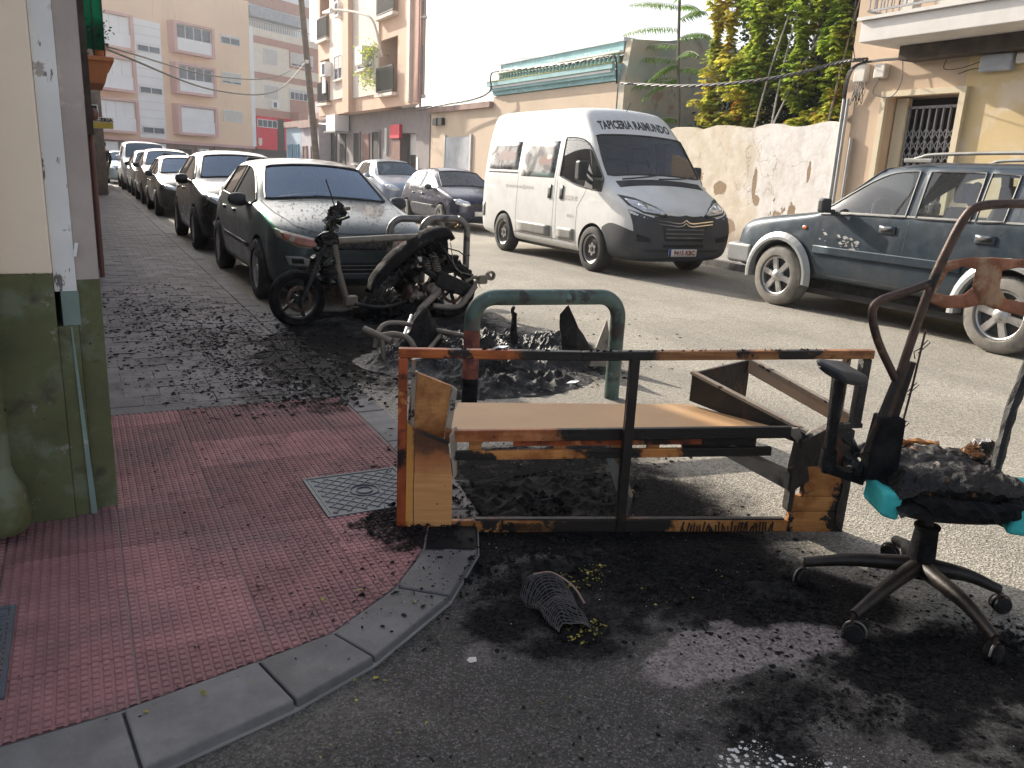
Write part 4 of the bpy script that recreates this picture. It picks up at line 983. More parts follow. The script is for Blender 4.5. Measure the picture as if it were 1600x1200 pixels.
# green screened balcony with planter
bx = thing('screened_balcony', 'small balcony wrapped in green mesh screen above the left pavement', 'balcony', (.3, 12.5, 2.6))
def slopebox(x0, x1, y0, y1, z0, z1, i): return MB().hexa([(x0, y0 + i, z0), (x1 - i, y0 + i, z0), (x1 - i, y1 - i, z0), (x0, y1 - i, z0), (x0, y0, z1), (x1, y0, z1), (x1, y1, z1), (x0, y1, z1)])
slopebox(.08, .52, 12.5, 14.2, 2.31, 2.58, .08).build('orange_base', 'terracotta', bx)
MB().box(.08, .56, 12.46, 14.24, 2.58, 2.64).build('lip', 'terracotta', bx, bevel=.01)
MB().add([(.14, 12.52, 2.72), (.46, 12.52, 2.72), (.46, 12.52, 4.4), (.14, 12.52, 4.4), (.46, 14.2, 2.72), (.46, 14.2, 4.4)], [(0, 1, 2, 3), (1, 4, 5, 2)]).build('green_screen', 'green_screen', bx)
m = MB()
for x in (.24, .34, .46): m.tube([(x, 12.5, 2.64), (x, 12.5, 4.4)], .008, 6)
m.tube([(.09, 12.5, 3.6), (.46, 12.5, 3.6), (.46, 14.2, 3.6)], .012, 6)
m.build('railing', 'cable', bx)
MB().lathe([(.0, 2.645), (.07, 2.645), (.09, 2.78), (.10, 2.79), (.08, 2.79)], (.40, 12.62, 0), 'Z', 14).build('flower_pot', 'terracotta', bx, smooth=True)
m = MB(); rnd = random.Random(8)
for _ in range(420):
    p = V((rnd.gauss(.36, .07), rnd.gauss(12.66, .1), rnd.gauss(2.93, .09))); q = V((rnd.uniform(-1, 1), rnd.uniform(-1, 1), rnd.uniform(-1, 1))).normalized() * .05; w = V((rnd.uniform(-1, 1), rnd.uniform(-1, 1), rnd.uniform(-1, 1))).normalized() * .018
    m.add([p, p + q * .5 + w, p + q, p + q * .5 - w], [(0, 1, 2, 3)])
m.build('pot_foliage', 'dark_leaf', bx)
MB().box(.06, .15, 12.6, 14.2, 2.6, 4.4).build('stone_jamb', 'white_plaster', bx)
# wall fittings seen edge-on
ac = thing('wall_air_conditioner', 'white air conditioner with a dark grille on the left row, above a shop sign', 'air conditioner', (.25, 14.3, 1.9))
MB().box(.08, .37, 14.0, 14.7, 1.885, 2.10).build('casing', 'white_frame', ac, bevel=.01)
g = MB()
for i in range(4):
    for j in range(3): g.box(.245 + j * .038, .275 + j * .038, 13.985, 13.999, 1.91 + i * .046, 1.945 + i * .046)
g.build('grille', 'dark_open', ac)
sg = thing('shop_sign', 'small cream and yellow projecting shop sign ending in CERIA on the left row', 'sign', (.5, 20, 2))
MB().box(.1, .80, 20.0, 20.06, 1.90, 2.13).build('board', 'cream_far', sg)
MB().box(.3, .79, 19.994, 19.999, 1.905, 2.03).build('yellow_field', mat('sign_yellow', (.55, .38, .06), .6), sg)
vs, fs = textmesh('CARNICERIA', .10, .004, 1.15)
MB().add([(.46 + x, 19.985, 2.075 + y) for x, y in vs], fs).build('lettering', 'dark_shop', sg)
MB().lathe([(.0, -.03), (.09, -.03), (.09, 0), (.0, 0)], (.20, 13.0, 2.0), 'X', 16).build('lamp', 'white_frame')
bpy.data.objects['lamp']['label'] = 'round white wall lamp under the orange balcony base'; bpy.data.objects['lamp']['category'] = 'wall lamp'; bpy.data.objects['lamp'].name = 'wall_lamp'
rb = MB().lathe([(.0, 0), (.05, .01), (.075, .05), (.05, .10), (.0, .11)], (.22, 12.4, 1.90), 'X', 16).build('alarm_bell', 'brown_door', smooth=True)
tag(rb, 'reddish round alarm bell on the left facade beside the air conditioner', 'bell')

# ================================================================ VEGETATION
def leafcluster(m, p, s, rnd, n=3):
    base = rnd.uniform(0, 2 * PI); droop = rnd.uniform(.2, .9)
    for k in range(n):
        a = base + (k - (n - 1) / 2) * rnd.uniform(.7, 1.1)
        d = V((math.cos(a), math.sin(a), -droop)).normalized() * s; w = V((-math.sin(a), math.cos(a), rnd.uniform(-.4, .4))) * s * .30
        mid = p + d * .5; up = V((0, 0, s * .10))
        m.add([p, mid + w, p + d, mid - w, mid + up], [(0, 4, 1), (1, 4, 2), (2, 4, 3), (3, 4, 0)])
def vine(name, label, strands, seed, mat_, stemm='bark_pale'):
    rnd = random.Random(seed); t = thing(name, label, 'climbing plant', (strands[0][0], strands[0][1], 2.4), group=None)
    st_ = MB(); lf = MB()
    for (x, y, z0, z1, rad, n) in strands:
        pts = []; ph = rnd.uniform(0, 6)
        for k in range(9):
            q = k / 8; pts.append(V((x + .12 * math.sin(ph + q * 3), y + .18 * math.sin(ph * 2 + q * 2.5) + (q - .5) * rnd.uniform(-.2, .2), z0 + (z1 - z0) * q)))
        st_.tube(pts, .010, 5)
        for _ in range(int(n * 1.45)):
            q = rnd.random(); i = min(int(q * 8), 7); c = pts[i].lerp(pts[i + 1], q * 8 - i)
            clump = .55 + .45 * math.sin(q * 17 + ph * 3)
            r_ = 1.2 * rad * clump * rnd.random() ** .6; a = rnd.uniform(0, 2 * PI)
            p = c + V((math.cos(a) * r_ * .7, math.sin(a) * r_, rnd.uniform(-.05, .05)))
            leafcluster(lf, p, rnd.uniform(.08, .19), rnd, rnd.choice((3, 3, 5)))
    st_.build('stem', stemm, t, smooth=True); lf.build('foliage', mat_, t)
    return t
vine('creeper', 'yellow creeper column hanging left of the dark gap above the wall', [(12.4, 14.45, 2.75, 6.3, .28, 420), (12.45, 14.25, 3.4, 6.3, .22, 200)], 1, 'vine_yellow')
vine('creeper', 'broad green creeper curtain hanging over the middle of the boundary wall', [(12.5, 13.4, 3.2, 6.4, .5, 640), (12.5, 12.9, 3.0, 6.4, .45, 520), (12.6, 12.5, 3.4, 6.4, .4, 380)], 2, 'vine_green')
vine('creeper', 'orange tinged creeper clumps low behind the wall near the van', [(12.45, 13.75, 2.5, 4.0, .45, 380), (12.5, 13.3, 2.5, 3.5, .4, 220), (12.5, 14.3, 2.5, 3.4, .4, 160)], 3, 'vine_yellow')
vine('creeper', 'green and yellow creeper hanging nearest the yellow building', [(12.5, 11.8, 2.9, 6.3, .42, 520), (12.5, 11.3, 2.5, 6.0, .36, 460), (12.5, 10.95, 2.5, 5.2, .28, 260)], 5, 'vine_green')
vine('creeper', 'small yellow creeper tuft on the wall top beside the conduit', [(12.4, 11.25, 2.5, 3.1, .3, 130), (12.4, 11.7, 2.5, 2.9, .25, 80)], 6, 'vine_yellow')
for k, (a, b, lab) in enumerate((((12.2, 12.75, 2.55), (12.3, 12.3, 4.6), 'pale bare stem leaning in the dark gap, left of two'), ((12.2, 12.3, 2.55), (12.4, 12.15, 4.8), 'pale upright bare stem in the dark gap above the wall'), ((12.2, 12.28, 2.55), (12.5, 11.5, 4.4), 'thin bare stem slanting right in the dark gap above the wall'), ((12.2, 10.9, 2.6), (12.6, 10.75, 5.6), 'thin brown bare branch beside the yellow building edge'))):
    tag(MB().tube(spline([a, (V(a) + V(b)) / 2 + V((0, .05, 0)), b], 4), .017, 6).build('bare_stem', 'bark_pale' if k < 3 else 'bark', smooth=True), lab, 'stem')
def crown(m, centers, n, s0, s1, rnd):
    tot = sum(c[3] * c[4] * c[5] for c in centers)
    for (x, y, z, rx, ry, rz) in centers:
        for _ in range(int(n * rx * ry * rz / tot)):
            while True:
                a, b, c = rnd.uniform(-1, 1), rnd.uniform(-1, 1), rnd.uniform(-1, 1); d = a * a + b * b + c * c
                if .25 < d < 1: break
            p = V((x + a * rx, y + b * ry, z + c * rz)); s = rnd.uniform(s0, s1)
            q = V((rnd.uniform(-1, 1), rnd.uniform(-1, 1), rnd.uniform(-.8, .4))).normalized() * s; w = q.cross(V((rnd.uniform(-1, 1), rnd.uniform(-1, 1), 1))).normalized() * s * .35
            m.add([p, p + q * .5 + w, p + q, p + q * .5 - w], [(0, 1, 2, 3)])
dt = thing('dense_tree', 'dark dense evergreen tree filling the garden behind the creepers', 'tree', (14.6, 13.5, 0))
MB().tube([(14.6, 13.8, 0), (14.5, 13.7, 3), (14.7, 13.5, 6), (14.6, 13.4, 8)], [.2, .17, .12, .06], 8).build('trunk', 'bark', dt, smooth=True)
m = MB(); rnd = random.Random(21)
for (a, b) in (((14.5, 13.7, 2.5), (14.0, 15.0, 5)), ((14.5, 13.7, 3), (14.3, 12, 5.5)), ((14.6, 13.6, 4), (14.8, 11.5, 6.5)), ((14.6, 13.6, 5), (14.2, 14.8, 7.5))): m.tube([a, (V(a) + V(b)) / 2 + V((0, 0, .2)), b], [.08, .06, .03], 6)
m.build('limb', 'bark', dt, smooth=True)
m = MB(); crown(m, [(14.2, 13.4, 4.6, 1.1, 2.2, 2.2), (14.3, 11.3, 4.2, 1.0, 1.6, 2.2), (14.2, 12.5, 6.4, 1.3, 2.4, 1.6), (13.4, 13.2, 2.9, .8, 1.7, .9), (13.3, 11.5, 2.8, .7, 1.3, .9), (13.2, 14.9, 2.8, .5, .7, .7), (14.6, 14.2, 3.3, .7, 1.2, 1.3)], 21000, .08, .17, rnd)
m.build('foliage', 'dark_leaf', dt)
bk = thing('hedge_mass', 'dark green shrubs standing along the garden behind the wall', 'shrub', (15.8, 13, 0))
m = MB(); crown(m, [(16.0, 13, 2.8, .8, 3.2, 2.4), (16.0, 11.5, 5.5, .8, 2.6, 2.2), (13.0, 15.1, 2.3, .4, .45, .7)], 11000, .12, .24, random.Random(33)); m.build('foliage', 'dark_leaf', bk)
# tree of heaven sapling
at = thing('tree_of_heaven', 'slender sapling with long feathery fronds rising over the damp wall', 'tree', (12.8, 16.0, 0))
MB().tube(spline([(12.8, 15.9, 0), (12.75, 15.85, 2.7), (12.7, 16.0, 4.0), (12.72, 16.25, 5.8)]), .035, 8).build('trunk', 'bark', at, smooth=True)
rnd = random.Random(17)
def frond(p, az, L, lift, droop):
    m = MB(); pts = []
    for k in range(12):
        q = k / 11; pts.append(V(p) + V((math.cos(az), math.sin(az), 0)) * L * q + V((0, 0, lift * q - droop * q * q)))
    m.tube(pts, .006, 4, 1)
    sd_ = V((-math.sin(az), math.cos(az), 0))
    for k in range(1, 24):
        q = k / 24; i = min(int(q * 11), 10); c = pts[i].lerp(pts[i + 1], q * 11 - i); ll = .24 * (1 - abs(q - .45) * .7) * rnd.uniform(.8, 1.15)
        for sg in (-1, 1):
            d = (sd_ * sg * .9 + V((math.cos(az), math.sin(az), 0)) * rnd.uniform(.2, .5) + V((0, 0, -.75 - rnd.random() * .5))).normalized() * ll; w = V((math.cos(az), math.sin(az), rnd.uniform(-.3, .3))) * ll * .13
            m.add([c, c + d * .35 + w, c + d, c + d * .35 - w], [(0, 1, 2, 3)])
    m.build('frond', ['frond', 'bark_pale'], at)
for (z, az, L, li, dr) in ((5.0, 1.7, 2.0, .5, .45), (4.65, 1.65, 1.95, .35, .35), (4.3, 1.75, 1.7, .45, .35), (3.95, 1.6, 2.0, .2, .35), (3.85, 1.9, 1.5, .15, .30), (5.5, 1.8, 1.6, .5, .3), (5.2, 4.6, 1.1, .4, .4), (4.8, 4.8, 1.0, .3, .35), (4.4, 4.5, 1.0, .3, .4), (4.1, 4.9, .8, .2, .3), (5.6, 3.6, 1.0, .5, .4), (5.5, .3, 1.0, .4, .4), (5.7, 4.4, 1.2, .5, .35), (3.9, 2.6, .8, -.1, .4), (3.0, 1.7, .9, .2, .3), (4.2, 3.2, .8, .0, .4)):
    frond((12.72, 16.0 + (z - 4) * .12, z - .15), az, L, li, dr)

# ---------------------------------------------------------------- hazy air lit by the low sun
hz = MB().box(-142, 182, -42, 242, -1.2, 21).build('haze', 'concrete')
hm = bpy.data.materials.new('haze'); hm.use_nodes = True
for n_ in list(hm.node_tree.nodes):
    if n_.type != 'OUTPUT_MATERIAL': hm.node_tree.nodes.remove(n_)
pv = hm.node_tree.nodes.new('ShaderNodeVolumePrincipled'); pv.inputs['Color'].default_value = (.93, .95, 1, 1); pv.inputs['Density'].default_value = .0007; pv.inputs['Anisotropy'].default_value = .55
hm.node_tree.links.new(pv.outputs[0], [n_ for n_ in hm.node_tree.nodes if n_.type == 'OUTPUT_MATERIAL'][0].inputs['Volume'])
hz.data.materials.clear(); hz.data.materials.append(hm); hz['kind'] = 'stuff'; hz['label'] = 'pale haze filling the street'

# ================================================================ VEHICLES
def wheel(parent, x, y, r, side, style='alloy', w=.2, tyre='tyre', detail=True):
    """side -1 left / +1 right: the rim faces outwards"""
    e = thing('wheel', None, None, (x, y, r), parent=parent)
    rr = r * .66; h = w / 2
    t = MB().lathe([(rr, -h * .8), (rr + .01, -h), (r * .90, -h), (r * .97, -h * .86), (r, -h * .6), (r, h * .6), (r * .97, h * .86), (r * .90, h), (rr + .01, h), (rr, h * .8)], (0, 0, 0), 'X', 36 if detail else 18)
    if detail:
        for k in range(44):
            a = 2 * PI * k / 44
            for xx in (-.55, .0, .5): t.box(xx * h - .018, xx * h + .022, -.011, .011, r - .006, r + .003, T=Matrix.Rotation(a, 4, 'X'))
    t.build('tyre', tyre, e, smooth=True, world=False)
    o = side * h * .78
    rim = MB()
    rim.lathe([(rr, o), (rr * .95, o + side * .006), (rr * .90, o - side * .004), (rr * .88, o - side * .07), (rr * .2, o - side * .09), (.0, o - side * .09)], (0, 0, 0), 'X', 32 if detail else 16)
    def spoke(a, w0, w1, r0, r1, x0, x1):
        T = Matrix.Rotation(a, 4, 'X')
        p = [V((x0 - side * .02, -w0, r0)), V((x0, -w0 * .8, r0)), V((x0, w0 * .8, r0)), V((x0 - side * .02, w0, r0)), V((x1 - side * .02, -w1, r1)), V((x1, -w1 * .8, r1)), V((x1, w1 * .8, r1)), V((x1 - side * .02, w1, r1))]
        rim.add([T @ q for q in p], [(0, 1, 2, 3), (7, 6, 5, 4), (0, 4, 5, 1), (1, 5, 6, 2), (2, 6, 7, 3), (3, 7, 4, 0)])
    if style == 'alloy':
        for k in range(5): spoke(2 * PI * k / 5 + .2, .032, .05, .04, rr * .93, o - side * .03, o - side * .008)
        rim.lathe([(.0, o + side * .005), (.045, o), (.055, o - side * .02), (.06, o - side * .05)], (0, 0, 0), 'X', 16)
    elif style == 'bold':
        for k in range(6): spoke(2 * PI * k / 6 + .3, .035, .042, .05, rr * .93, o + side * .005, o - side * .005)
        rim.lathe([(.0, o + side * .03), (.03, o + side * .03), (.05, o + side * .02), (.07, o + side * .005), (.09, o - side * .03)], (0, 0, 0), 'X', 18)
    else:
        rim.lathe([(.12, o - side * .03), (rr * .72, o - side * .045), (rr * .88, o - side * .012)], (0, 0, 0), 'X', 24, 1)
        rim.lathe([(.0, o - side * .0), (.035, o - side * .0), (.04, o - side * .03), (.12, o - side * .035)], (0, 0, 0), 'X', 18, 1)
        for k in range(6):
            T = Matrix.Rotation(2 * PI * k / 6, 4, 'X'); rim.box(o - .010 - side * .02, o + .010 - side * .005, -.022, .022, .045, .10, T=T)
            T = Matrix.Rotation(2 * PI * (k + .5) / 6, 4, 'X'); rim.box(o - .008 - side * .022, o + .008 - side * .008, -.012, .012, .03, .08, T=T)
    ro = rim.build('rim', ['alloy', 'dark_steel'], e, smooth=True, world=False)
    if style in ('alloy', 'bold', 'steel'):
        MB().lathe([(.0, o - side * .05), (rr * .86, o - side * .05)], (0, 0, 0), 'X', 24).build('brake_disc', 'dark_plastic', e, world=False)
    return e

AX = {'F': (V((0, 1, 0)), lambda a, b: V((a, -30, b))), 'B': (V((0, -1, 0)), lambda a, b: V((a, 30, b))),
      'L': (V((-1, 0, 0)), lambda a, b: V((30, a, b))), 'R': (V((1, 0, 0)), lambda a, b: V((-30, a, b))), 'T': (V((0, 0, -1)), lambda a, b: V((a, b, 30)))}
def project(bv, pts, ax, off):
    d, st = AX[ax]; out = []
    for (a, b) in pts:
        o = st(a, b); loc, n, i, ds = bv.ray_cast(o, d)
        if loc is None: loc, n, i, ds = bv.find_nearest(o + d * 29)
        out.append(loc + n.normalized() * 0 - d * off)
    return out
def patch(car, poly, ax, name, mat_, off=.006, th=.012, cuts=5, parent=None, smooth=True):
    bm = bmesh.new(); f = bm.faces.new([bm.verts.new((x, y, 0)) for x, y in poly])
    bmesh.ops.triangulate(bm, faces=[f]); bmesh.ops.subdivide_edges(bm, edges=bm.edges[:], cuts=cuts, use_grid_fill=True)
    vs = [(v.co.x, v.co.y) for v in bm.verts]; bm.verts.index_update(); fs = [tuple(v.index for v in f.verts) for f in bm.faces]; bm.free()
    d = AX[ax][0]; P = project(car['bv'], vs, ax, off)
    m = MB(); m.add(P, fs)
    o = m.build(name, mat_, parent or car['t'], smooth=smooth, world=False)
    me = o.data; bm = bmesh.new(); bm.from_mesh(me); bmesh.ops.recalc_face_normals(bm, faces=bm.faces)
    av = V((0, 0, 0))
    for f in bm.faces: av += f.normal * f.calc_area()
    if av.dot(d) > 0: bmesh.ops.reverse_faces(bm, faces=bm.faces)
    bm.to_mesh(me); bm.free()
    if th:
        s = o.modifiers.new('thick', 'SOLIDIFY'); s.thickness = th; s.offset = -1
    return o
def decal_text(car, txt, ax, ca, cb, size, mat_, flip=1, sx=1., bold=0., rot=0., off=.004, name='lettering', fn=None):
    vs, fs = textmesh(txt, size, bold, sx)
    c, s = math.cos(rot), math.sin(rot)
    P = project(car['bv'], [(ca + flip * (x * c - y * s), cb + x * s + y * c) if fn is None else fn(x, y) for x, y in vs], ax, off)
    return MB().add(P, fs).build(name, mat_, car['t'], world=False)
def seam(car, pts, ax, w=.006, mat_='dark_plastic', off=.0015, name='panel_gap'):
    """a dark shut line following the body"""
    P = []
    for i in range(len(pts) - 1):
        n = max(2, int(math.dist(pts[i], pts[i + 1]) / .06))
        for k in range(n + (i == len(pts) - 2)): P.append(lerp2(pts[i], pts[i + 1], k / n))
    c = project(car['bv'], P, ax, off); d = AX[ax][0]; m = MB(); vs = []
    for i, p in enumerate(c):
        t = (c[min(i + 1, len(c) - 1)] - c[max(i - 1, 0)]).normalized(); s = t.cross(d).normalized() * w / 2; vs += [p - s, p + s]
    m.add(vs, [(2 * i, 2 * i + 1, 2 * i + 3, 2 * i + 2) for i in range(len(c) - 1)])
    return m.build(name, mat_, car['t'], world=False)

def make_car(name, label, st, side_win, top_win, paint_m, loc, rz, wheels, group=None, cat='car', lvl=2, glassm=('glass_car', 'glass_car'), bump_front=None, style='alloy', boolean=True, interior=True, tyre='tyre', low=None, rear_door=True, roofc=0.):
    """st rows: y, zbot, wbot, zmid, wmid, zbelt, wbelt, zwin, wwin, zroof, wroof, crown.  front looks to -y"""
    t = thing(name, label, cat, loc, rz, group)
    mats = ['paint', 'screen', 'side', 'bumper', 'well']
    bm = bmesh.new(); cr = bm.edges.layers.float.new('crease_edge'); cv = bm.verts.layers.float.new('crease_vert'); rings = []
    for (y, zb, wb, zm, wm_, zl, wl, zw, ww, zr, wr, cw) in st:
        half = [(0, zb), (wb, zb), (wb + (wm_ - wb) * .7, zb + (zm - zb) * .3), (wm_, zm), (wl + .012, zl - .05), (wl, zl), (ww, zw), (wr, zr), (wr * .5, zr + cw * .75), (0, zr + cw)]
        ring = [bm.verts.new((x, y, z)) for x, z in half] + [bm.verts.new((-half[k][0], y, half[k][1])) for k in range(8, 0, -1)]
        rings.append(ring)
    nR = 18
    def seg_of(k): return k if k < 9 else 17 - k
    for i in range(len(rings) - 1):
        for k in range(nR):
            f = bm.faces.new((rings[i][k], rings[i][(k + 1) % nR], rings[i + 1][(k + 1) % nR], rings[i + 1][k]))
            s = seg_of(k); f.material_index = 0; f.smooth = True
            if s == 5 and i in side_win: f.material_index = 2
            if s in (7, 8) and i in top_win: f.material_index = 1
            if bump_front is not None and s <= bump_front[1] and i < bump_front[0]: f.material_index = 3
            if low is not None and s <= low: f.material_index = 3
    for rg, rev in ((rings[0], False), (rings[-1], True)):
        f = bm.faces.new(rg if rev else rg[::-1]); f.smooth = True; f.material_index = 3 if (bump_front is not None and not rev) else 0
    bmesh.ops.recalc_face_normals(bm, faces=bm.faces)
    for e in bm.edges:
        ms = {f.material_index for f in e.link_faces}
        if 1 in ms and len(ms) > 1: e[cr] = .85
        elif 2 in ms and len(ms) > 1: e[cr] = .95
        elif 2 in ms: e[cr] = .0
    for v in bm.verts:
        gl = [f for f in v.link_faces if f.material_index in (1, 2)]
        if len(gl) == 1: v[cv] = .75 if gl[0].material_index == 2 else .45
    if roofc:
        for i in range(len(rings) - 1):
            for k in (7, 11):
                if st[i][9] > 1.9:
                    e = bm.edges.get((rings[i][k], rings[i + 1][k]))
                    if e: e[cr] = max(e[cr], roofc)
    for rg in (rings[0], rings[-1]):
        for k in range(nR):
            e = bm.edges.get((rg[k], rg[(k + 1) % nR]))
            if e: e[cr] = .35
    me = bpy.data.meshes.new('body'); bm.to_mesh(me); bm.free()
    for k in range(5): me.materials.append(None)
    tmp = bpy.data.objects.new('body_build', me); C.objects.link(tmp)
    sub = tmp.modifiers.new('s', 'SUBSURF'); sub.levels = lvl; sub.render_levels = lvl
    yf, yr, r, ht = wheels[:4]
    cut = []
    if boolean:
        for y in (yf, yr):
            cme = MB().lathe([(0, -2), (r * 1.16, -2), (r * 1.16, 2), (0, 2)], (0, 0, 0), 'X', 40, 0)
            for (xa, xb) in ((ht - .14, 1.6), (-1.6, -(ht - .14))):
                c_ = MB().lathe([(.0001, xa), (r * 1.17, xa), (r * 1.17, xb), (.0001, xb)], (0, y, r * .98), 'X', 40, 4)
                co = c_.build('cutter', ['dark_plastic'] * 5, fix=True); cut.append(co)
                b_ = tmp.modifiers.new('b', 'BOOLEAN'); b_.operation = 'DIFFERENCE'; b_.object = co; b_.solver = 'EXACT'
    dg = bpy.context.evaluated_depsgraph_get(); ev = tmp.evaluated_get(dg); full = bpy.data.meshes.new_from_object(ev)
    bpy.data.objects.remove(tmp)
    for c_ in cut: bpy.data.objects.remove(c_)
    bm = bmesh.new(); bm.from_mesh(full)
    bv = BVHTree.FromBMesh(bm)
    car = dict(t=t, bv=bv)
    def islands(mi):
        todo = {f for f in bm.faces if f.material_index == mi}; out = []
        while todo:
            s = [todo.pop()]; isl = [s[0]]
            while s:
                f = s.pop()
                for e in f.edges:
                    for g in e.link_faces:
                        if g in todo: todo.remove(g); s.append(g); isl.append(g)
            out.append(isl)
        return out
    def emit(faces, nm, mm, smooth=True):
        idx = {}; vs = []; fs = []
        for f in faces:
            q = []
            for v in f.verts:
                if v not in idx: idx[v] = len(vs); vs.append(v.co.copy())
                q.append(idx[v])
            fs.append(tuple(q))
        m = MB(); m.add(vs, fs); o = m.build(nm, mm, t, world=False)
        o.data.polygons.foreach_set('use_smooth', [True] * len(fs)); o.data.set_sharp_from_angle(angle=R(40)); return o, vs, fs
    emit([f for f in bm.faces if f.material_index in (0,)], 'body', paint_m)
    fz = [f for f in bm.faces if f.material_index == 3]
    if fz: emit(fz, 'bumper', 'bumper_grey')
    fz = [f for f in bm.faces if f.material_index == 4]
    if fz: emit(fz, 'wheel_arch', 'dark_plastic')
    for mi, gm in ((1, glassm[0]), (2, glassm[1])):
        for isl in islands(mi):
            cy = sum(f.calc_center_median().y for f in isl) / len(isl)
            nm = ('windscreen' if cy < 0 else 'rear_window') if mi == 1 else 'side_window'
            o, vs, fs = emit(isl, nm, gm)
            # black seal round the glass
            ec = {}
            for f in fs:
                for a, b in zip(f, f[1:] + f[:1]): ec[frozenset((a, b))] = ec.get(frozenset((a, b)), 0) + 1
            nb = {}
            for e, c_ in ec.items():
                if c_ == 1:
                    a, b = tuple(e); nb.setdefault(a, []).append(b); nb.setdefault(b, []).append(a)
            cen = sum(vs, V((0, 0, 0))) / len(vs); start = next(iter(nb)); loop = [start]; prev = None; cur = start
            while True:
                nx = [q for q in nb[cur] if q != prev]
                if not nx or nx[0] == start: break
                prev, cur = cur, nx[0]; loop.append(cur)
                if len(loop) > 900: break
            P = [vs[q] for q in loop]; P.append(P[0]); out_ = []
            for p in P: out_.append(p + (V((math.copysign(.004, p.x), 0, 0)) if mi == 2 else V((0, 0, .004))))
            MB().tube(out_, .014 if mi == 1 else .011, 5, caps=False).build('window_seal', 'dark_plastic', o, smooth=True, world=False)
    bm.free()
    for (y, sd_) in ((yf, -1), (yf, 1), (yr, -1), (yr, 1)): wheel(t, sd_ * (ht - .0), y, r, sd_, style if isinstance(style, str) else style[0 if y == yf else 1], wheels[4] if len(wheels) > 4 else .19, tyre)
    car['wr'] = r
    MB().box(-ht + .1, ht - .1, yf + .1, yr - .1, .2, .32).build('underbody', 'dark_plastic', t, world=False)
    return car
def seats(car, rows, zs, w=.46, headrest=True, m='seat_cloth', h=.62):
    for (y, xs) in rows:
        for x in xs:
            s = MB().box(x - w / 2, x + w / 2, y - .25, y + .25, zs - .15, zs)
            s.hexa([(x - w / 2, y + .18, zs), (x + w / 2, y + .18, zs), (x + w / 2, y + .30, zs), (x - w / 2, y + .30, zs), (x - w / 2 + .04, y + .34, zs + h), (x + w / 2 - .04, y + .34, zs + h), (x + w / 2 - .04, y + .42, zs + h), (x - w / 2 + .04, y + .42, zs + h)])
            if headrest: s.box(x - .13, x + .13, y + .34, y + .43, zs + h + .04, zs + h + .24)
            s.build('seat', m, car['t'], bevel=.03, world=False, seg=3)
def steering(car, x, y, z):
    MB().tube([(x + .18 * math.cos(a * PI / 12), y - .06 * math.sin(a * PI / 12), z + .17 * math.sin(a * PI / 12)) for a in range(25)], .014, 6, caps=False).build('steering_wheel', 'dark_plastic', car['t'], smooth=True, world=False)
def mirror(car, x, y, z, sx=.09, sy=.07, sz=.07, m='dark_plastic', arm=.08):
    for s in (-1, 1):
        q = MB(); X0 = s * (x + arm)
        q.lathe([(0, -sx), (sz * .75, -sx * .8), (sz, -sx * .2), (sz, sx * .5), (sz * .8, sx * .9), (0, sx)], (X0, y, z), 'X', 14)
        o = q.build('wing_mirror', m, car['t'], smooth=True, world=False)
        me = o.data
        for v in me.vertices: v.co.y = y + (v.co.y - y) * sy / sz
        MB().bar((s * (x - .03), y, z - sz * .6), (X0 - s * sx * .3, y, z - sz * .4), .05, .03).build('mirror_arm', 'dark_plastic', o, world=False)
def mir(poly): return [(-x, z) for x, z in poly]

# ---- dark teal hatchback, heat damaged nose
P1 = paint('teal_grey_metallic', (.042, .060, .062), .25, .3, .35)
st1 = [(-2.12, .30, .42, .44, .50, .60, .46, .64, .42, .66, .38, .01),
       (-2.06, .22, .66, .46, .74, .66, .68, .70, .62, .72, .56, .02),
       (-1.88, .19, .76, .50, .845, .77, .79, .80, .74, .82, .66, .03),
       (-1.55, .18, .80, .55, .875, .86, .82, .88, .77, .89, .68, .04),
       (-1.05, .18, .82, .58, .885, .95, .835, .975, .79, .985, .70, .04),
       (-.92, .18, .82, .58, .885, .97, .835, 1.00, .78, 1.015, .70, .04),
       (-.28, .18, .82, .58, .888, .985, .84, 1.31, .645, 1.37, .56, .04),
       (.02, .18, .82, .58, .888, .99, .84, 1.36, .63, 1.43, .55, .04),
       (.22, .18, .82, .58, .888, .99, .84, 1.37, .628, 1.44, .55, .04),
       (.30, .18, .82, .58, .888, .995, .84, 1.37, .628, 1.44, .55, .04),
       (1.02, .18, .82, .58, .888, 1.02, .83, 1.35, .62, 1.42, .54, .04),
       (1.12, .18, .82, .58, .888, 1.03, .83, 1.34, .615, 1.41, .54, .04),
       (1.45, .18, .82, .58, .88, 1.05, .80, 1.28, .62, 1.37, .54, .03),
       (1.60, .19, .81, .58, .875, 1.05, .78, 1.20, .64, 1.32, .54, .03),
       (1.86, .22, .78, .58, .86, 1.0, .72, 1.03, .66, 1.04, .58, .02),
       (2.06, .28, .72, .58, .80, .92, .66, .95, .6, .96, .5, .01),
       (2.12, .34, .60, .58, .68, .85, .56, .87, .5, .88, .42, .01)]
car = make_car('hatchback', 'dark teal hatchback parked nose towards the burnt scooter, its front scorched by the fire', st1, (5, 6, 7, 9), (5, 13), P1, (2.50, 10.12, 0), 0, (-1.32, 1.28, .315, .80, .20), group='cars parked along the left kerb', glassm=('windscreen_sky', 'glass_dark'))
MB().box(-.66, .66, -.95, -.55, .80, .97).build('dashboard', 'interior', car['t'], world=False, bevel=.04)
seats(car, [(-.05, (-.36, .36)), (.85, (-.36, .36))], .60)
mirror(car, .86, -.62, 1.0, .10, .07, .075)
hl = [(-.80, .79), (-.78, .70), (-.62, .62), (-.33, .585), (-.34, .685), (-.62, .745)]
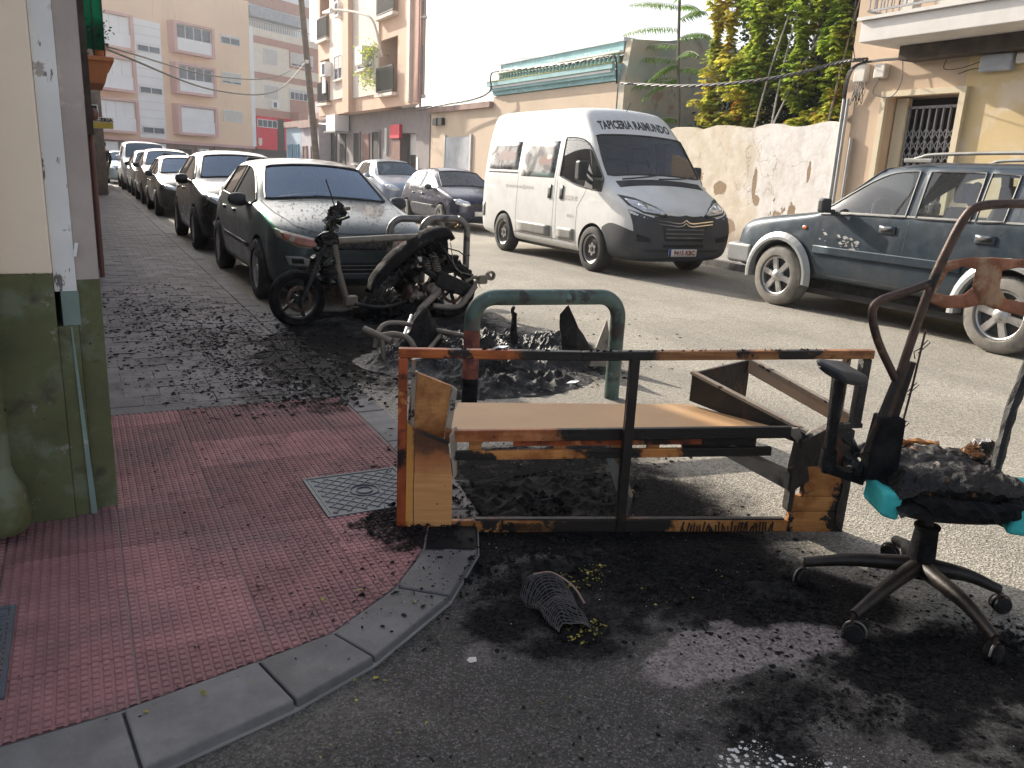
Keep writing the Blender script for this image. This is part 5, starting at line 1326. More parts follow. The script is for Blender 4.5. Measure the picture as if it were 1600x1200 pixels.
for q in (hl, mir(hl)):
    o = patch(car, q, 'F', 'headlight', 'lamp_rim', .010, .02, 4)
    cx = sum(a for a, b in q) / 6; cz = sum(b for a, b in q) / 6
    patch(car, [(cx + (a - cx) * .78 + (.02 if cx > 0 else -.0), cz + (b - cz) * .72) for a, b in q], 'F', 'melted_lens', 'scorched_lamp', .018, .01, 4, parent=o)
patch(car, [(-.33, .69), (-.33, .60), (.33, .60), (.33, .69)], 'F', 'melted_grille', 'char_gloss', .008, .015, 5)
patch(car, [(-.62, .42), (-.60, .33), (.60, .33), (.62, .42), (.45, .47), (-.45, .47)], 'F', 'lower_grille', 'char', .004, .01, 5)
for z in (.36, .40, .44): seam(car, [(-.55, z), (.55, z)], 'F', .008, 'trim_grey', .02, 'grille_slat')
for s in (-1, 1):
    o = patch(car, [(s * .73, .53), (s * .58, .53), (s * .50, .50), (s * .52, .43), (s * .70, .44)], 'F', 'fog_lamp_panel', 'trim_grey', .006, .01, 3)
    patch(car, [(s * .68, .51), (s * .57, .51), (s * .56, .46), (s * .67, .46)], 'F', 'molten_hole', 'char', .014, .006, 3, parent=o)
patch(car, [(-.80, .30), (-.78, .36), (.3, .345), (.3, .30)], 'F', 'spoiler_lip', 'bumper_grey', .02, .02, 6)
for q in ([(-.86, .78), (-.79, 1.0), (-.74, 1.02)],): pass
seam(car, [(-.74, -.93), (-.70, -1.4), (-.60, -1.85), (-.42, -2.0), (0, -2.04), (.42, -2.0), (.60, -1.85), (.70, -1.4), (.74, -.93)], 'T', .012, name='bonnet_gap')
for ax in 'RL':
    seam(car, [(-.98, .30), (-.92, .60), (-.86, .94)], ax); seam(car, [(.26, .26), (.27, .98)], ax); seam(car, [(1.0, .9), (.93, .66), (.80, .45), (.78, .26)], ax)
    seam(car, [(-.95, .27), (.80, .27)], ax)
    patch(car, [(-.88, .50), (.75, .52), (.75, .56), (-.88, .54)], ax, 'side_moulding', 'dark_plastic', .012, .012, 6)
    for y in (.08, .80): patch(car, [(y - .09, .83), (y + .09, .84), (y + .09, .87), (y - .09, .86)], ax, 'door_handle', P1, .02, .02, 2)
seam(car, [(-.55, -.93), (-.1, -.86), (.45, -.90)], 'T', .02, off=.03, name='wiper')
MB().add([(-.45, -.86, 1.012), (-.35, -.86, 1.012), (-.4, -.80, 1.07)], [(0, 1, 2)]).build('dashboard_note', 'white_panel', car['t'], world=False)
flk = MB(); rnd = random.Random(3)
for _ in range(380):
    x, y = rnd.uniform(-.7, .7), rnd.uniform(-2.0, -.95); p = project(car['bv'], [(x, y)], 'T', .003)[0]; s = rnd.uniform(.003, .014)
    flk.add([p + V((-s, -s, 0)), p + V((s, -s * .6, 0)), p + V((s * .3, s, s * .4))], [(0, 1, 2)])
flk.build('ash_specks', 'char_matt', car['t'], world=False)['kind'] = 'stuff'

# ---- generic hatch / compact SUV used for the far parked cars
def scaled(st, L=1., W=1., H=1., dz=0.): return [(r[0] * L, r[1], r[2] * W, r[3] * H, r[4] * W, r[5] * H + dz, r[6] * W, r[7] * H + dz, r[8] * W, r[9] * H + dz, r[10] * W, r[11]) for r in st]
def face_details(car, hls, gr, plate=None, pm=None, lm='lamp_glass'):
    for q in (hls, mir(hls)):
        o = patch(car, q, 'F', 'headlight', lm, .006, .014, 3)
        cx = sum(a for a, b in q) / len(q); cz = sum(b for a, b in q) / len(q)
        patch(car, [(cx + (a - cx) * .6, cz + (b - cz) * .6) for a, b in q], 'F', 'reflector', 'lamp_clear', .012, .006, 2, parent=o)
    if gr: patch(car, gr, 'F', 'grille', 'dark_plastic', .004, .012, 4)
    if plate:
        o = patch(car, plate, 'F', 'number_plate', 'plate', .02, .008, 1)
def sides(car, pm, doors, zt, zb=.27, handles=True):
    for ax in 'RL':
        for y in doors: seam(car, [(y, zb), (y, zt)], ax)
        if handles:
            for y in doors[1:]: patch(car, [(y - .24, zt - .16), (y - .08, zt - .15), (y - .08, zt - .12), (y - .24, zt - .13)], ax, 'door_handle', pm, .02, .02, 1)

P2 = paint('black_metallic', (.020, .019, .020), .5, .25, .18)
st2 = scaled(st1, .94, .985, 1.0, .08)
car = make_car('compact_suv', 'dark compact SUV with round lamps parked right behind the teal hatchback', st2, (5, 6, 7, 9), (5, 13), P2, (2.46, 15.05, 0), 0, (-1.25, 1.2, .33, .79, .2), group='cars parked along the left kerb', glassm=('windscreen_sky', 'glass_dark'))
face_details(car, [(-.76, .90), (-.72, .80), (-.60, .74), (-.45, .75), (-.44, .83), (-.6, .89)], [(-.4, .80), (-.36, .70), (.36, .70), (.4, .80)], [(-.26, .56), (-.26, .45), (.26, .45), (.26, .56)])
sides(car, P2, (-.9, .2, .95), 1.05); mirror(car, .86, -.58, 1.07, .10, .07, .08, P2)
for s in (-1, 1): patch(car, [(s * (.62 + .05 * math.cos(a * PI / 5)), .46 + .05 * math.sin(a * PI / 5)) for a in range(10)], 'F', 'fog_lamp', 'lamp_glass', .01, .01, 1)
MB().box(-.6, .6, -.9, -.5, .9, 1.04).build('dashboard', 'interior', car['t'], world=False); seats(car, [(.0, (-.36, .36))], .66)
P3 = paint('dark_grey_metallic', (.06, .058, .055), .6, .25, .3)
def far_car(name, label, y, pm, L=1., W=1., H=1., dz=0., x=2.48, lamp='lamp_glass', rz=0):
    c = make_car(name, label, scaled(st1, L, W, H, dz), (5, 6, 7, 9), (5, 13), pm, (x, y, 0), rz, (-1.30 * L, 1.26 * L, .31, .80 * W, .19), group='cars parked along the left kerb' if x < 5 else None, glassm=('windscreen_sky', 'glass_dark'))
    z = dz
    face_details(c, [(-.76 * W, .80 * H + z), (-.72 * W, .68 * H + z), (-.42, .64 * H + z), (-.42, .72 * H + z), (-.6 * W, .78 * H + z)], [(-.4, .72 * H + z), (-.36, .62 * H + z), (.36, .62 * H + z), (.4, .72 * H + z)], [(-.26, .50), (-.26, .39), (.26, .39), (.26, .50)], lm=lamp)
    sides(c, pm, (-.9 * L, .25 * L, .95 * L), .95 * H + z); mirror(c, .86 * W, -.6 * L, 1.0 * H + z, .09, .06, .07)
    MB().box(-.6, .6, -.9 * L, -.5 * L, .80, .95).build('dashboard', 'interior', c['t'], world=False); seats(c, [(.0, (-.36, .36))], .60)
    return c
far_car('parked_car', 'dark grey car with a sunlit bonnet, third in the row along the left kerb', 22.6, P3, .97, .96, .97)
far_car('parked_car', 'silver grey tall car with dark mirrors, fourth in the row along the left kerb', 27.4, paint('silver', (.30, .29, .27), .7, .3), .95, .95, 1.06, .03)
far_car('parked_car', 'small pale blue grey car, fifth in the row in front of the white van', 32.2, paint('pale_silver', (.34, .37, .40), .7, .3), .9, .93, 1.02, .04)
P5 = paint('van_white_far', (.62, .66, .72), .1, .35, .12)
stv = [(-2.2, .28, .6, .5, .74, .80, .70, .84, .64, .86, .6, .02), (-2.1, .22, .76, .5, .88, .95, .80, 1.0, .74, 1.02, .66, .03), (-1.55, .2, .84, .6, .92, 1.10, .84, 1.14, .78, 1.16, .7, .04),
       (-1.35, .2, .84, .6, .92, 1.15, .85, 1.2, .8, 1.24, .72, .04), (-.75, .2, .84, .6, .93, 1.17, .87, 1.68, .74, 1.76, .66, .05), (.15, .2, .84, .6, .93, 1.17, .87, 1.74, .74, 1.83, .66, .05), (.25, .2, .84, .6, .93, 1.17, .87, 1.74, .74, 1.83, .66, .05), (1.9, .2, .84, .6, .93, 1.17, .87, 1.72, .74, 1.81, .66, .05), (2.1, .25, .82, .6, .9, 1.17, .84, 1.65, .72, 1.74, .62, .02), (2.16, .3, .7, .6, .8, 1.1, .76, 1.5, .66, 1.6, .55, .0)]
c = make_car('parked_van', 'small white van at the far end of the row along the left kerb', stv, (4,), (3,), P5, (2.5, 37.2, 0), 0, (-1.35, 1.4, .33, .84, .2), cat='van', group='cars parked along the left kerb', glassm=('windscreen_sky', 'glass_dark'))
face_details(c, [(-.80, 1.02), (-.78, .86), (-.55, .82), (-.5, .92)], [(-.4, .78), (-.38, .66), (.38, .66), (.4, .78)], [(-.26, .52), (-.26, .41), (.26, .41), (.26, .52)])
mirror(c, .9, -1.0, 1.2, .1, .08, .12, P5); sides(c, P5, (-1.2, .2), 1.1)
far_car('parked_car', 'light blue car, last in the row, beyond the white van', 43.0, paint('light_blue_car', (.30, .40, .46), .5, .3), .93, .93, 1.0, x=2.0)
cc = far_car('crossing_car', 'dark silver car standing crosswise at the far end of the left pavement', 57.0, paint('silver_dark', (.20, .20, .22), .7, .3), 1.0, .96, .96, x=3.2, rz=R(80))

# ---- right row, behind the van
P6 = paint('silver_blue', (.34, .40, .50), .6, .28, .15)
stA = scaled(st1, .88, .98, 1.04, .09)
c = make_car('parked_car', 'silver blue tall compact car, farther of the two behind the white van', stA, (5, 6, 7, 9), (5, 13), P6, (8.72, 24.7, 0), 0, (-1.17, 1.13, .31, .79, .19), group='cars parked along the right kerb', glassm=('glass_car', 'glass_dark'))
face_details(c, [(-.74, .90), (-.74, .78), (-.50, .70), (-.36, .74), (-.40, .84), (-.6, .92)], [(-.3, .78), (-.26, .66), (.26, .66), (.3, .78)], [(-.26, .50), (-.26, .39), (.26, .39), (.26, .50)]); sides(c, P6, (-.84, .2, .85), 1.08); mirror(c, .86, -.55, 1.12, .09, .06, .07, P6)
seats(c, [(.0, (-.36, .36))], .66)
P7 = paint('dark_blue', (.018, .022, .055), .5, .25, .22)
c = make_car('parked_car', 'dark blue hatchback parked directly behind the white van', scaled(st1, .90, .95, .985), (5, 6, 7, 9), (5, 13), P7, (8.55, 19.45, 0), 0, (-1.16, 1.16, .30, .77, .19), group='cars parked along the right kerb', glassm=('glass_clear', 'glass_car'))
face_details(c, [(-.72, .74), (-.70, .64), (-.50, .58), (-.36, .62), (-.40, .70), (-.6, .76)], [(-.3, .66), (-.26, .58), (.26, .58), (.3, .66)], [(-.26, .48), (-.26, .37), (.26, .37), (.26, .48)])
sides(c, P7, (-.86, .22, .86), .94); mirror(c, .84, -.56, .98, .09, .06, .07); seats(c, [(-.05, (-.36, .36)), (.8, (-.36, .36))], .58, h=.58)
for ax in 'RL': patch(c, [(-.82, .50), (.75, .52), (.75, .57), (-.82, .55)], ax, 'side_moulding', 'dark_plastic', .012, .012, 6)
MB().box(-.6, .6, -.85, -.5, .80, .95).build('dashboard', 'interior', c['t'], world=False); steering(c, .36, -.45, .95)

# ---- white van
P8 = paint('van_white', (.74, .74, .73), 0, .38, .16)
stW = [(-2.47, .30, .70, .72, .88, .84, .80, .88, .72, .92, .62, .02),
       (-2.40, .24, .84, .74, .98, .95, .90, .99, .82, 1.02, .72, .03),
       (-2.16, .22, .92, .80, 1.015, 1.08, .955, 1.13, .88, 1.16, .78, .04),
       (-1.92, .22, .94, .82, 1.025, 1.16, .975, 1.24, .92, 1.27, .82, .05),
       (-1.74, .22, .94, .66, 1.025, 1.20, .98, 1.31, .94, 1.36, .88, .05),
       (-1.64, .22, .94, .60, 1.025, 1.22, .985, 1.40, .95, 1.44, .90, .05),
       (-1.12, .22, .94, .60, 1.028, 1.25, .99, 1.98, .90, 2.06, .84, .04),
       (-.80, .22, .94, .60, 1.028, 1.30, .99, 2.02, .90, 2.40, .78, .05),
       (-.62, .22, .94, .60, 1.028, 1.36, .99, 2.03, .90, 2.47, .78, .05),
       (-.40, .22, .94, .60, 1.028, 1.40, .99, 2.03, .90, 2.49, .78, .05),
       (-.26, .22, .94, .60, 1.028, 1.40, .99, 2.04, .90, 2.49, .78, .05),
       (1.2, .22, .94, .60, 1.028, 1.40, .99, 2.04, .90, 2.50, .78, .05),
       (2.30, .24, .94, .60, 1.028, 1.40, .99, 2.04, .90, 2.50, .78, .05),
       (2.44, .28, .93, .60, 1.01, 1.38, .975, 2.02, .89, 2.46, .75, .04),
       (2.49, .34, .86, .60, .96, 1.36, .93, 2.0, .85, 2.38, .70, .02)]
W_ = make_car('delivery_van', 'white high roof upholstery van with dark grey bumper parked before the flaking wall', stW, (5, 6, 7, 8), (5,), P8, (8.0, 12.02, 0), 0, (-1.50, 1.50, .345, .92, .22), cat='van', group=None, style='steel', glassm=('glass_clear', 'glass_clear'), bump_front=(4, 2), roofc=.35)
t = W_['t']
hl = [(-.93, 1.20), (-.91, 1.06), (-.76, .96), (-.40, .90), (-.34, .93), (-.50, 1.05), (-.74, 1.16)]
for q in (hl, mir(hl)):
    o = patch(W_, q, 'F', 'headlight', 'dark_plastic', .010, .02, 4)
    cx = sum(a for a, b in q) / 7; cz = sum(b for a, b in q) / 7
    patch(W_, [(cx + (a - cx) * .86, cz + (b - cz) * .72) for a, b in q], 'F', 'reflector', 'lamp_glass', .016, .008, 4, parent=o)
    patch(W_, [(cx - .12 * (1 if cx < 0 else -1), cz + .06), (cx + .0, cz + .05), (cx + .0, cz - .03), (cx - .12 * (1 if cx < 0 else -1), cz - .0)], 'F', 'lamp_lens', 'lamp_clear', .026, .006, 1, parent=o)
patch(W_, [(-.90, .40), (-.93, 1.00), (-.74, .93), (-.46, .86), (-.20, .80), (.20, .80), (.46, .86), (.74, .93), (.93, 1.0), (.90, .40)], 'F', 'bumper_panel', 'bumper_grey', .004, .004, 7)
patch(W_, [(-.42, .78), (-.36, .56), (.36, .56), (.42, .78)], 'F', 'grille', 'dark_plastic', .012, .012, 4)
for z in (.61, .67, .73): seam(W_, [(-.36, z), (.36, z)], 'F', .012, 'trim_grey', .02, 'grille_slat')
for dz, w in ((.0, .018), (.045, .014)):
    seam(W_, [(-.52, .86 - dz), (-.14, .82 - dz), (-.06, .83 - dz), (0, .87 - dz), (.06, .83 - dz), (.14, .82 - dz), (.52, .86 - dz)], 'F', w, 'chrome', .018, 'chevron_badge')
patch(W_, [(-.38, .505), (-.38, .47), (.38, .47), (.38, .505)], 'F', 'lower_grille', 'dark_open', .012, .008, 3)
o = patch(W_, [(-.28, .44), (-.28, .33), (.25, .33), (.25, .44)], 'F', 'number_plate', 'plate', .03, .01, 2)
patch(W_, [(-.28, .44), (-.28, .33), (-.24, .33), (-.24, .44)], 'F', 'plate_band', 'plate_blue', .034, .004, 1, parent=o)
decal_text(W_, '9415 KBC', 'F', .01, .385, .098, 'plate_ink', 1, .98, .003, off=.036, name='plate_lettering')
for s in (-1, 1):
    patch(W_, [(s * .88, .66), (s * .62, .60), (s * .62, .54), (s * .86, .56)], 'F', 'fog_recess', 'dark_open', .012, .01, 2)
    patch(W_, [(s * .92, .62), (s * .99, .60), (s * .99, .56), (s * .92, .58)], 'F', 'reflector_lamp', 'orange_lens', .006, .006, 1) if 0 else None
for ax in 'RL':
    seam(W_, [(-1.02, .34), (-1.02, .95), (-1.2, 1.18), (-1.3, 1.5), (-1.10, 1.93), (-.80, 1.98), (-.36, 1.98), (-.35, 1.4), (-.40, .34)], ax, .008)
    seam(W_, [(-.28, .34), (-.28, 2.0)], ax, .008); seam(W_, [(1.02, 2.0), (1.02, .34)], ax, .008)
    seam(W_, [(-.95, .40), (1.08, .40)], ax, .008)
    seam(W_, [(1.05, 1.43), (2.25, 1.43)], ax, .02, 'dark_plastic', .006, 'sliding_rail')
    patch(W_, [(-.98, .42), (-.44, .42), (-.44, .60), (-.98, .60)], ax, 'side_moulding', 'trim_grey', .014, .016, 3)
    patch(W_, [(-.24, .42), (.98, .42), (.98, .60), (-.24, .60)], ax, 'side_moulding', 'trim_grey', .014, .016, 4)
    patch(W_, [(-.22, 1.38), (.94, 1.38), (.94, 1.97), (-.22, 1.97)], ax, 'printed_window', 'van_print', .004, .006, 5)
    patch(W_, [(1.08, 1.48), (2.26, 1.48), (2.26, 1.97), (1.08, 1.97)], ax, 'printed_window', 'van_print', .004, .006, 5)
    for y in (-.52, -.14): patch(W_, [(y - .05, 1.05), (y + .05, 1.05), (y + .05, 1.27), (y - .05, 1.27)], ax, 'door_handle', 'dark_plastic', .015, .025, 2)
    patch(W_, [(2.30, .60), (2.46, .60), (2.46, .85), (2.3, .85)], ax, 'rear_moulding', 'trim_grey', .01, .01, 2)
fl = {'R': -1, 'L': 1}
decal_text(W_, 'tapiceriaraimundo@yahoo.es', 'R', .95, 1.20, .095, 'ink_grey', -1, .93, .001)
decal_text(W_, '658 22 81 83', 'R', -.80, 1.08, .10, 'ink_grey', -1, .8, .001)
decal_text(W_, '955 42 16', 'R', -.85, .80, .07, 'ink_grey', -1, .8, .001)
# TAPICERIA RAIMUNDO on the forehead of the roof: condensed heavy capitals
vs, fs = textmesh('TAPICERIA RAIMUNDO', .175, .007, .76)
W2 = [(x, 2.25 + y * 1.0 - .05 * (x / .75) ** 2) for x, y in vs]
MB().add(project(W_['bv'], W2, 'F', .004), fs).build('roof_lettering', 'ink', t, world=False)
sf = MB()
seam(W_, [(-.05, -1.75), (-.05, -1.2)], 'T', .006, off=.02, name='crack') if 0 else None
MB().tube(spline([(-.72, -1.78, 1.42), (-.3, -1.74, 1.46), (.02, -1.66, 1.50)]), .012, 6).build('wiper', 'dark_plastic', t, world=False)
MB().tube(spline([(-.05, -1.80, 1.44), (.4, -1.76, 1.46), (.75, -1.66, 1.50)]), .012, 6).build('wiper', 'dark_plastic', t, world=False)
patch(W_, [(-.80, -1.86), (-.80, -1.72), (.80, -1.72), (.80, -1.86)], 'T', 'scuttle', 'dark_plastic', .006, .01, 4)
MB().tube([(-.02, -.75, 2.47), (-.02, -.85, 2.60), (.0, -1.15, 2.50)][:2], .005, 5).build('aerial', 'dark_plastic', t, world=False)
MB().hexa([(-.82, -1.50, 1.20), (.82, -1.50, 1.20), (.82, -1.10, 1.20), (-.82, -1.10, 1.20), (-.80, -1.58, 1.36), (.80, -1.58, 1.36), (.80, -1.05, 1.42), (-.80, -1.05, 1.42)]).build('dashboard', 'seat_light', t, world=False, bevel=.03)
seats(W_, [(-.75, (-.5, .1, .55))], 1.0, .5, True, h=.68); steering(W_, .5, -1.05, 1.48)
MB().box(-.84, .84, -.28, -.24, .5, 1.95).build('bulkhead', 'interior', t, world=False)
for s in (-1, 1):
    m_ = MB().box(s * 1.13 - .075, s * 1.13 + .075, -1.32, -1.18, 1.36, 1.66).build('wing_mirror', 'dark_plastic', t, world=False, bevel=.035, seg=4)
    MB().bar((s * .97, -1.28, 1.34), (s * 1.10, -1.25, 1.46), .07, .05).bar((s * .97, -1.30, 1.44), (s * 1.08, -1.25, 1.56), .05, .04).build('mirror_arm', 'dark_plastic', m_, world=False)
    MB().hexa([(s * .985, -1.40, 1.24), (s * 1.0, -1.40, 1.24), (s * 1.0, -1.16, 1.26), (s * .985, -1.16, 1.26), (s * .955, -1.36, 1.44), (s * .97, -1.36, 1.44), (s * .955, -1.20, 1.62), (s * .94, -1.20, 1.62)]).build('mirror_foot', 'dark_plastic', t, world=False)

# ---- blue off-road car (front to +Y, so turned round)
P9 = paint('steel_blue_green', (.030, .047, .066), .4, .34, .30)
stS = [(-2.30, .46, .56, .56, .70, .80, .66, .84, .60, .86, .55, .02),
       (-2.24, .40, .72, .60, .82, .88, .76, .93, .70, .95, .64, .02),
       (-2.05, .38, .78, .64, .86, .97, .80, 1.02, .74, 1.04, .68, .03),
       (-1.55, .36, .80, .66, .87, 1.05, .82, 1.08, .76, 1.10, .70, .04),
       (-1.02, .36, .80, .66, .87, 1.13, .83, 1.15, .78, 1.17, .70, .04),
       (-.92, .36, .80, .66, .87, 1.15, .83, 1.18, .78, 1.20, .70, .04),
       (-.28, .36, .80, .66, .87, 1.17, .83, 1.61, .70, 1.68, .63, .03),
       (-.02, .36, .80, .66, .87, 1.17, .83, 1.66, .69, 1.735, .62, .03),
       (.20, .36, .80, .66, .87, 1.17, .83, 1.67, .69, 1.745, .62, .03),
       (.30, .36, .80, .66, .87, 1.17, .83, 1.67, .69, 1.745, .62, .03),
       (.92, .36, .80, .66, .87, 1.18, .83, 1.67, .69, 1.745, .62, .03),
       (.95, .36, .80, .66, .87, 1.18, .83, 1.67, .69, 1.745, .62, .03),
       (1.24, .36, .80, .66, .87, 1.20, .83, 1.65, .69, 1.745, .62, .03),
       (1.42, .36, .80, .66, .87, 1.20, .83, 1.65, .69, 1.745, .62, .03),
       (2.10, .36, .80, .66, .87, 1.22, .82, 1.62, .69, 1.735, .62, .03),
       (2.22, .40, .78, .66, .85, 1.22, .79, 1.56, .68, 1.66, .60, .02),
       (2.28, .44, .72, .66, .78, 1.18, .72, 1.45, .64, 1.54, .55, .01)]
S_ = make_car('offroad_car', 'blue green five door off-road car with silver arches and roof rails, parked on the right', stS, (5, 6, 7, 9, 11, 13), (5,), P9, (8.46, 5.82, 0), PI, (-1.42, 1.40, .365, .78, .25), cat='off-road car', style='bold', glassm=('glass_clear', 'glass_clear'), tyre='tyre_dusty')
t = S_['t']
seats(S_, [(.12, (-.38, .38)), (1.0, (-.36, .36))], .78, .48, True, h=.54); steering(S_, .38, -.42, 1.18)
MB().box(-.68, .68, -.95, -.5, .95, 1.16).build('dashboard', 'interior', t, world=False, bevel=.03)
for y, xs in ((.62, (-.38, .38)), (1.45, (-.36, .36))):
    for x in xs: MB().lathe([(0, -.02), (.12, -.02), (.14, 0), (.12, .02), (0, .02)], (x, y, 1.44), 'Y', 16).build('round_headrest', 'plate_blue', t, smooth=True, world=False)
for ax in 'RL':
    seam(S_, [(-.94, .46), (-.96, .75), (-.88, 1.12)], ax, .009); seam(S_, [(.25, .46), (.25, 1.17), (.28, 1.70)], ax, .009); seam(S_, [(1.36, 1.70), (1.34, 1.2), (1.10, .98), (.98, .75), (.96, .48)], ax, .009); seam(S_, [(-.94, .46), (.98, .46)], ax, .009)
    patch(S_, [(-.92, .70), (.92, .70), (.92, .79), (-.92, .79)], ax, 'side_moulding', P9, .02, .02, 6)
    patch(S_, [(-.95, 1.165), (2.05, 1.215), (2.05, 1.235), (-.95, 1.185)], ax, 'waist_trim', 'trim_grey', .008, .01, 7)
    for y in (.02, 1.10):
        o = patch(S_, [(y - .10, 1.00), (y + .10, 1.00), (y + .10, 1.08), (y - .10, 1.08)], ax, 'door_handle', P9, .012, .012, 2)
        patch(S_, [(y - .075, 1.025), (y + .075, 1.025), (y + .075, 1.06), (y - .075, 1.06)], ax, 'handle_recess', 'dark_open', .018, .004, 1, parent=o)
    patch(S_, [(-1.10 + .035 * math.cos(a * PI / 5), .98 + .022 * math.sin(a * PI / 5)) for a in range(10)], ax, 'side_indicator', 'orange_lens', .012, .012, 1)
    for yc in (-1.42, 1.40):
        arch = []
        for k in range(15): a = PI * k / 14; arch.append((yc + .50 * math.cos(a), .36 + .50 * math.sin(a)))
        for k in range(14, -1, -1): a = PI * k / 14; arch.append((yc + .425 * math.cos(a), .36 + .425 * math.sin(a)))
        # arch flare: strip built directly
        sgn = -1 if ax == 'R' else 1; m = MB(); A = []
        for k in range(21):
            a = -.12 + (PI + .24) * k / 20
            for rr, xx in ((.432, .80), (.44, .925), (.475, .925), (.535, .885)): A.append(V((sgn * xx, yc + rr * math.cos(a), .365 + rr * math.sin(a))))
        for k in range(20):
            for j in range(3): m.add([A[k * 4 + j], A[k * 4 + j + 1], A[(k + 1) * 4 + j + 1], A[(k + 1) * 4 + j]], [(0, 1, 2, 3)])
        m.build('arch_flare', mat('silver_arch', (.33, .34, .34), .42, .3, var=.12, layers=[((.22, .20, .17), 5, .55, .8)]) if 'silver_arch' not in bpy.data.materials else bpy.data.materials['silver_arch'], t, smooth=True, world=False)
    sgn = -1 if ax == 'R' else 1
    MB().tube(spline([(sgn * .62, -.05, 1.75), (sgn * .62, .10, 1.80), (sgn * .62, .3, 1.83), (sgn * .62, 1.2, 1.85), (sgn * .62, 2.0, 1.83), (sgn * .62, 2.15, 1.76)]), .018, 8).build('roof_rail', 'trim_grey', t, smooth=True, world=False)
    MB().box(sgn * .62 - .02, sgn * .62 + .02, -.08, .25, 1.745, 1.79).build('rail_foot', 'trim_grey', t, world=False, bevel=.01)
# impact damage on the front left door: torn paint and dents
dm = MB(); rnd = random.Random(5)
for k in range(26):
    y = rnd.uniform(-.86, -.30); z = .90 + rnd.uniform(-.06, .08) - (y + .86) * .10; s = rnd.uniform(.008, .035)
    if -.72 < y < -.62: continue
    P_ = project(S_['bv'], [(y + s * rnd.uniform(-1.5, -.6), z + s * rnd.uniform(-.5, .5)), (y + s * .2, z + s * rnd.uniform(.4, .9)), (y + s * rnd.uniform(.8, 1.8), z + s * rnd.uniform(-.6, .3)), (y, z - s * .6)], 'L', .004); dm.add(P_, [(0, 1, 2, 3)])
dm.build('torn_paint', 'galv', t, world=False)
dk = MB()
for k in range(14):
    y = rnd.uniform(-.75, -.35); z = .88 + rnd.uniform(-.07, .06); s = rnd.uniform(.005, .02)
    dk.add(project(S_['bv'], [(y - s, z), (y, z + s), (y + s * 1.5, z - s * .3), (y, z - s)], 'L', .006), [(0, 1, 2, 3)])
dk.build('dent_marks', 'dark_open', t, world=False)
face = [(-.78, .92), (-.76, .76), (-.52, .76), (-.50, .90)]
for q in (face, mir(face)): patch(S_, q, 'F', 'headlight', 'lamp_glass', .006, .014, 3)
patch(S_, [(-.45, .90), (-.45, .76), (.45, .76), (.45, .90)], 'F', 'grille', 'dark_plastic', .006, .012, 3)
b = MB().box(-.86, .86, -2.36, -2.15, .44, .70).build('front_bumper', bpy.data.materials['silver_arch'], t, world=False, bevel=.05, seg=4)
for ax in 'RL':
    sgn = -1 if ax == 'R' else 1; MB().box(sgn * .80 - .06, sgn * .80 + .075, -2.34, -1.93, .46, .69).build('bumper_end', bpy.data.materials['silver_arch'], t, world=False, bevel=.03, seg=3)
for s in (-1, 1):
    MB().box(s * .97 - .07, s * .97 + .07, -.80, -.70, 1.17, 1.33).build('wing_mirror', 'dark_plastic', t, world=False, bevel=.03, seg=3)
    MB().box(s * .88 - .05, s * .88 + .05, -.78, -.71, 1.17, 1.21).build('mirror_arm', 'dark_plastic', t, world=False)
MB().box(-.75, .75, -1.9, 1.9, .28, .42).build('chassis', 'char_matt', t, world=False)

# ================================================================ BIKE RACKS
def hoop(name, label, a, b, h, r, rad, low=None):
    a, b = V(a), V(b); d = (b - a).normalized(); t = thing(name, label, 'bike rack', ((a.x + b.x) / 2, (a.y + b.y) / 2, 0))
    def arc(c, s0, s1, n=8): return [c + d * (rad * math.cos(q)) + V((0, 0, rad * math.sin(q))) for q in [s0 + (s1 - s0) * k / n for k in range(n + 1)]]
    c1 = a + d * rad + V((0, 0, h - rad)); c2 = b - d * rad + V((0, 0, h - rad))
    return t, a, b, d, arc(c1, PI, PI / 2), arc(c2, PI / 2, 0)
t, a, b, d, A1, A2 = hoop('bike_rack', 'thick green and rust scorched steel hoop standing in the debris behind the burnt desk', (2.10, 4.42, 0), (3.09, 4.27, 0), .69, .05, .14)
zc = .49
top = [V((a.x, a.y, zc))] + A1 + [A1[-1].lerp(A2[0], k / 6) for k in range(1, 6)] + A2 + [V((b.x, b.y, zc))]
MB().tube(top, .050, 18).build('hoop', 'rack_paint', t, smooth=True)
MB().tube([V((a.x, a.y, z)) for z in (zc, .4, .3, .2, .18)], .0505, 18).build('rusted_leg', 'rack_rust', t, smooth=True)
MB().tube([V((a.x, a.y, z)) for z in (.18, .1, -.02)], .0503, 18).build('leg_foot', 'char_matt', t, smooth=True)
MB().tube([V((b.x, b.y, z)) for z in (zc, .3, .1, -.02)], .0495, 18).build('leg', 'rack_paint', t, smooth=True)
for (aa, bb, h, lab) in (((2.78, 7.88, 0), (3.34, 7.82, 0), .93, 'grey scorched hoop behind the burnt scooter, farther of two'), ((3.06, 7.70, 0), (3.54, 7.66, 0), .95, 'grey steel hoop right behind the burnt scooter saddle, nearer of two')):
    t, a, b, d, A1, A2 = hoop('bike_rack', lab, aa, bb, h, .03, .14)
    MB().tube([a] + A1 + [A1[-1].lerp(A2[0], .5)] + A2 + [b], .036, 14).build('hoop', 'rack_grey', t, smooth=True)

rn = random.Random(4); tf_ = MB()
for _ in range(40):
    p = V((3.42 + rn.gauss(0, .02), 7.66 + rn.gauss(0, .02), .93 + rn.gauss(0, .03))); q = V((rn.uniform(-1, 1), rn.uniform(-1, 1), rn.uniform(-1, 1))).normalized() * .03; w = q.orthogonal() * .25
    tf_.add([p, p + q * .5 + w, p + q, p + q * .5 - w], [(0, 1, 2, 3)])
tag(tf_.build('yellow_tuft', 'vine_yellow'), 'small yellow green tuft caught on the grey hoop behind the scooter', 'tuft')

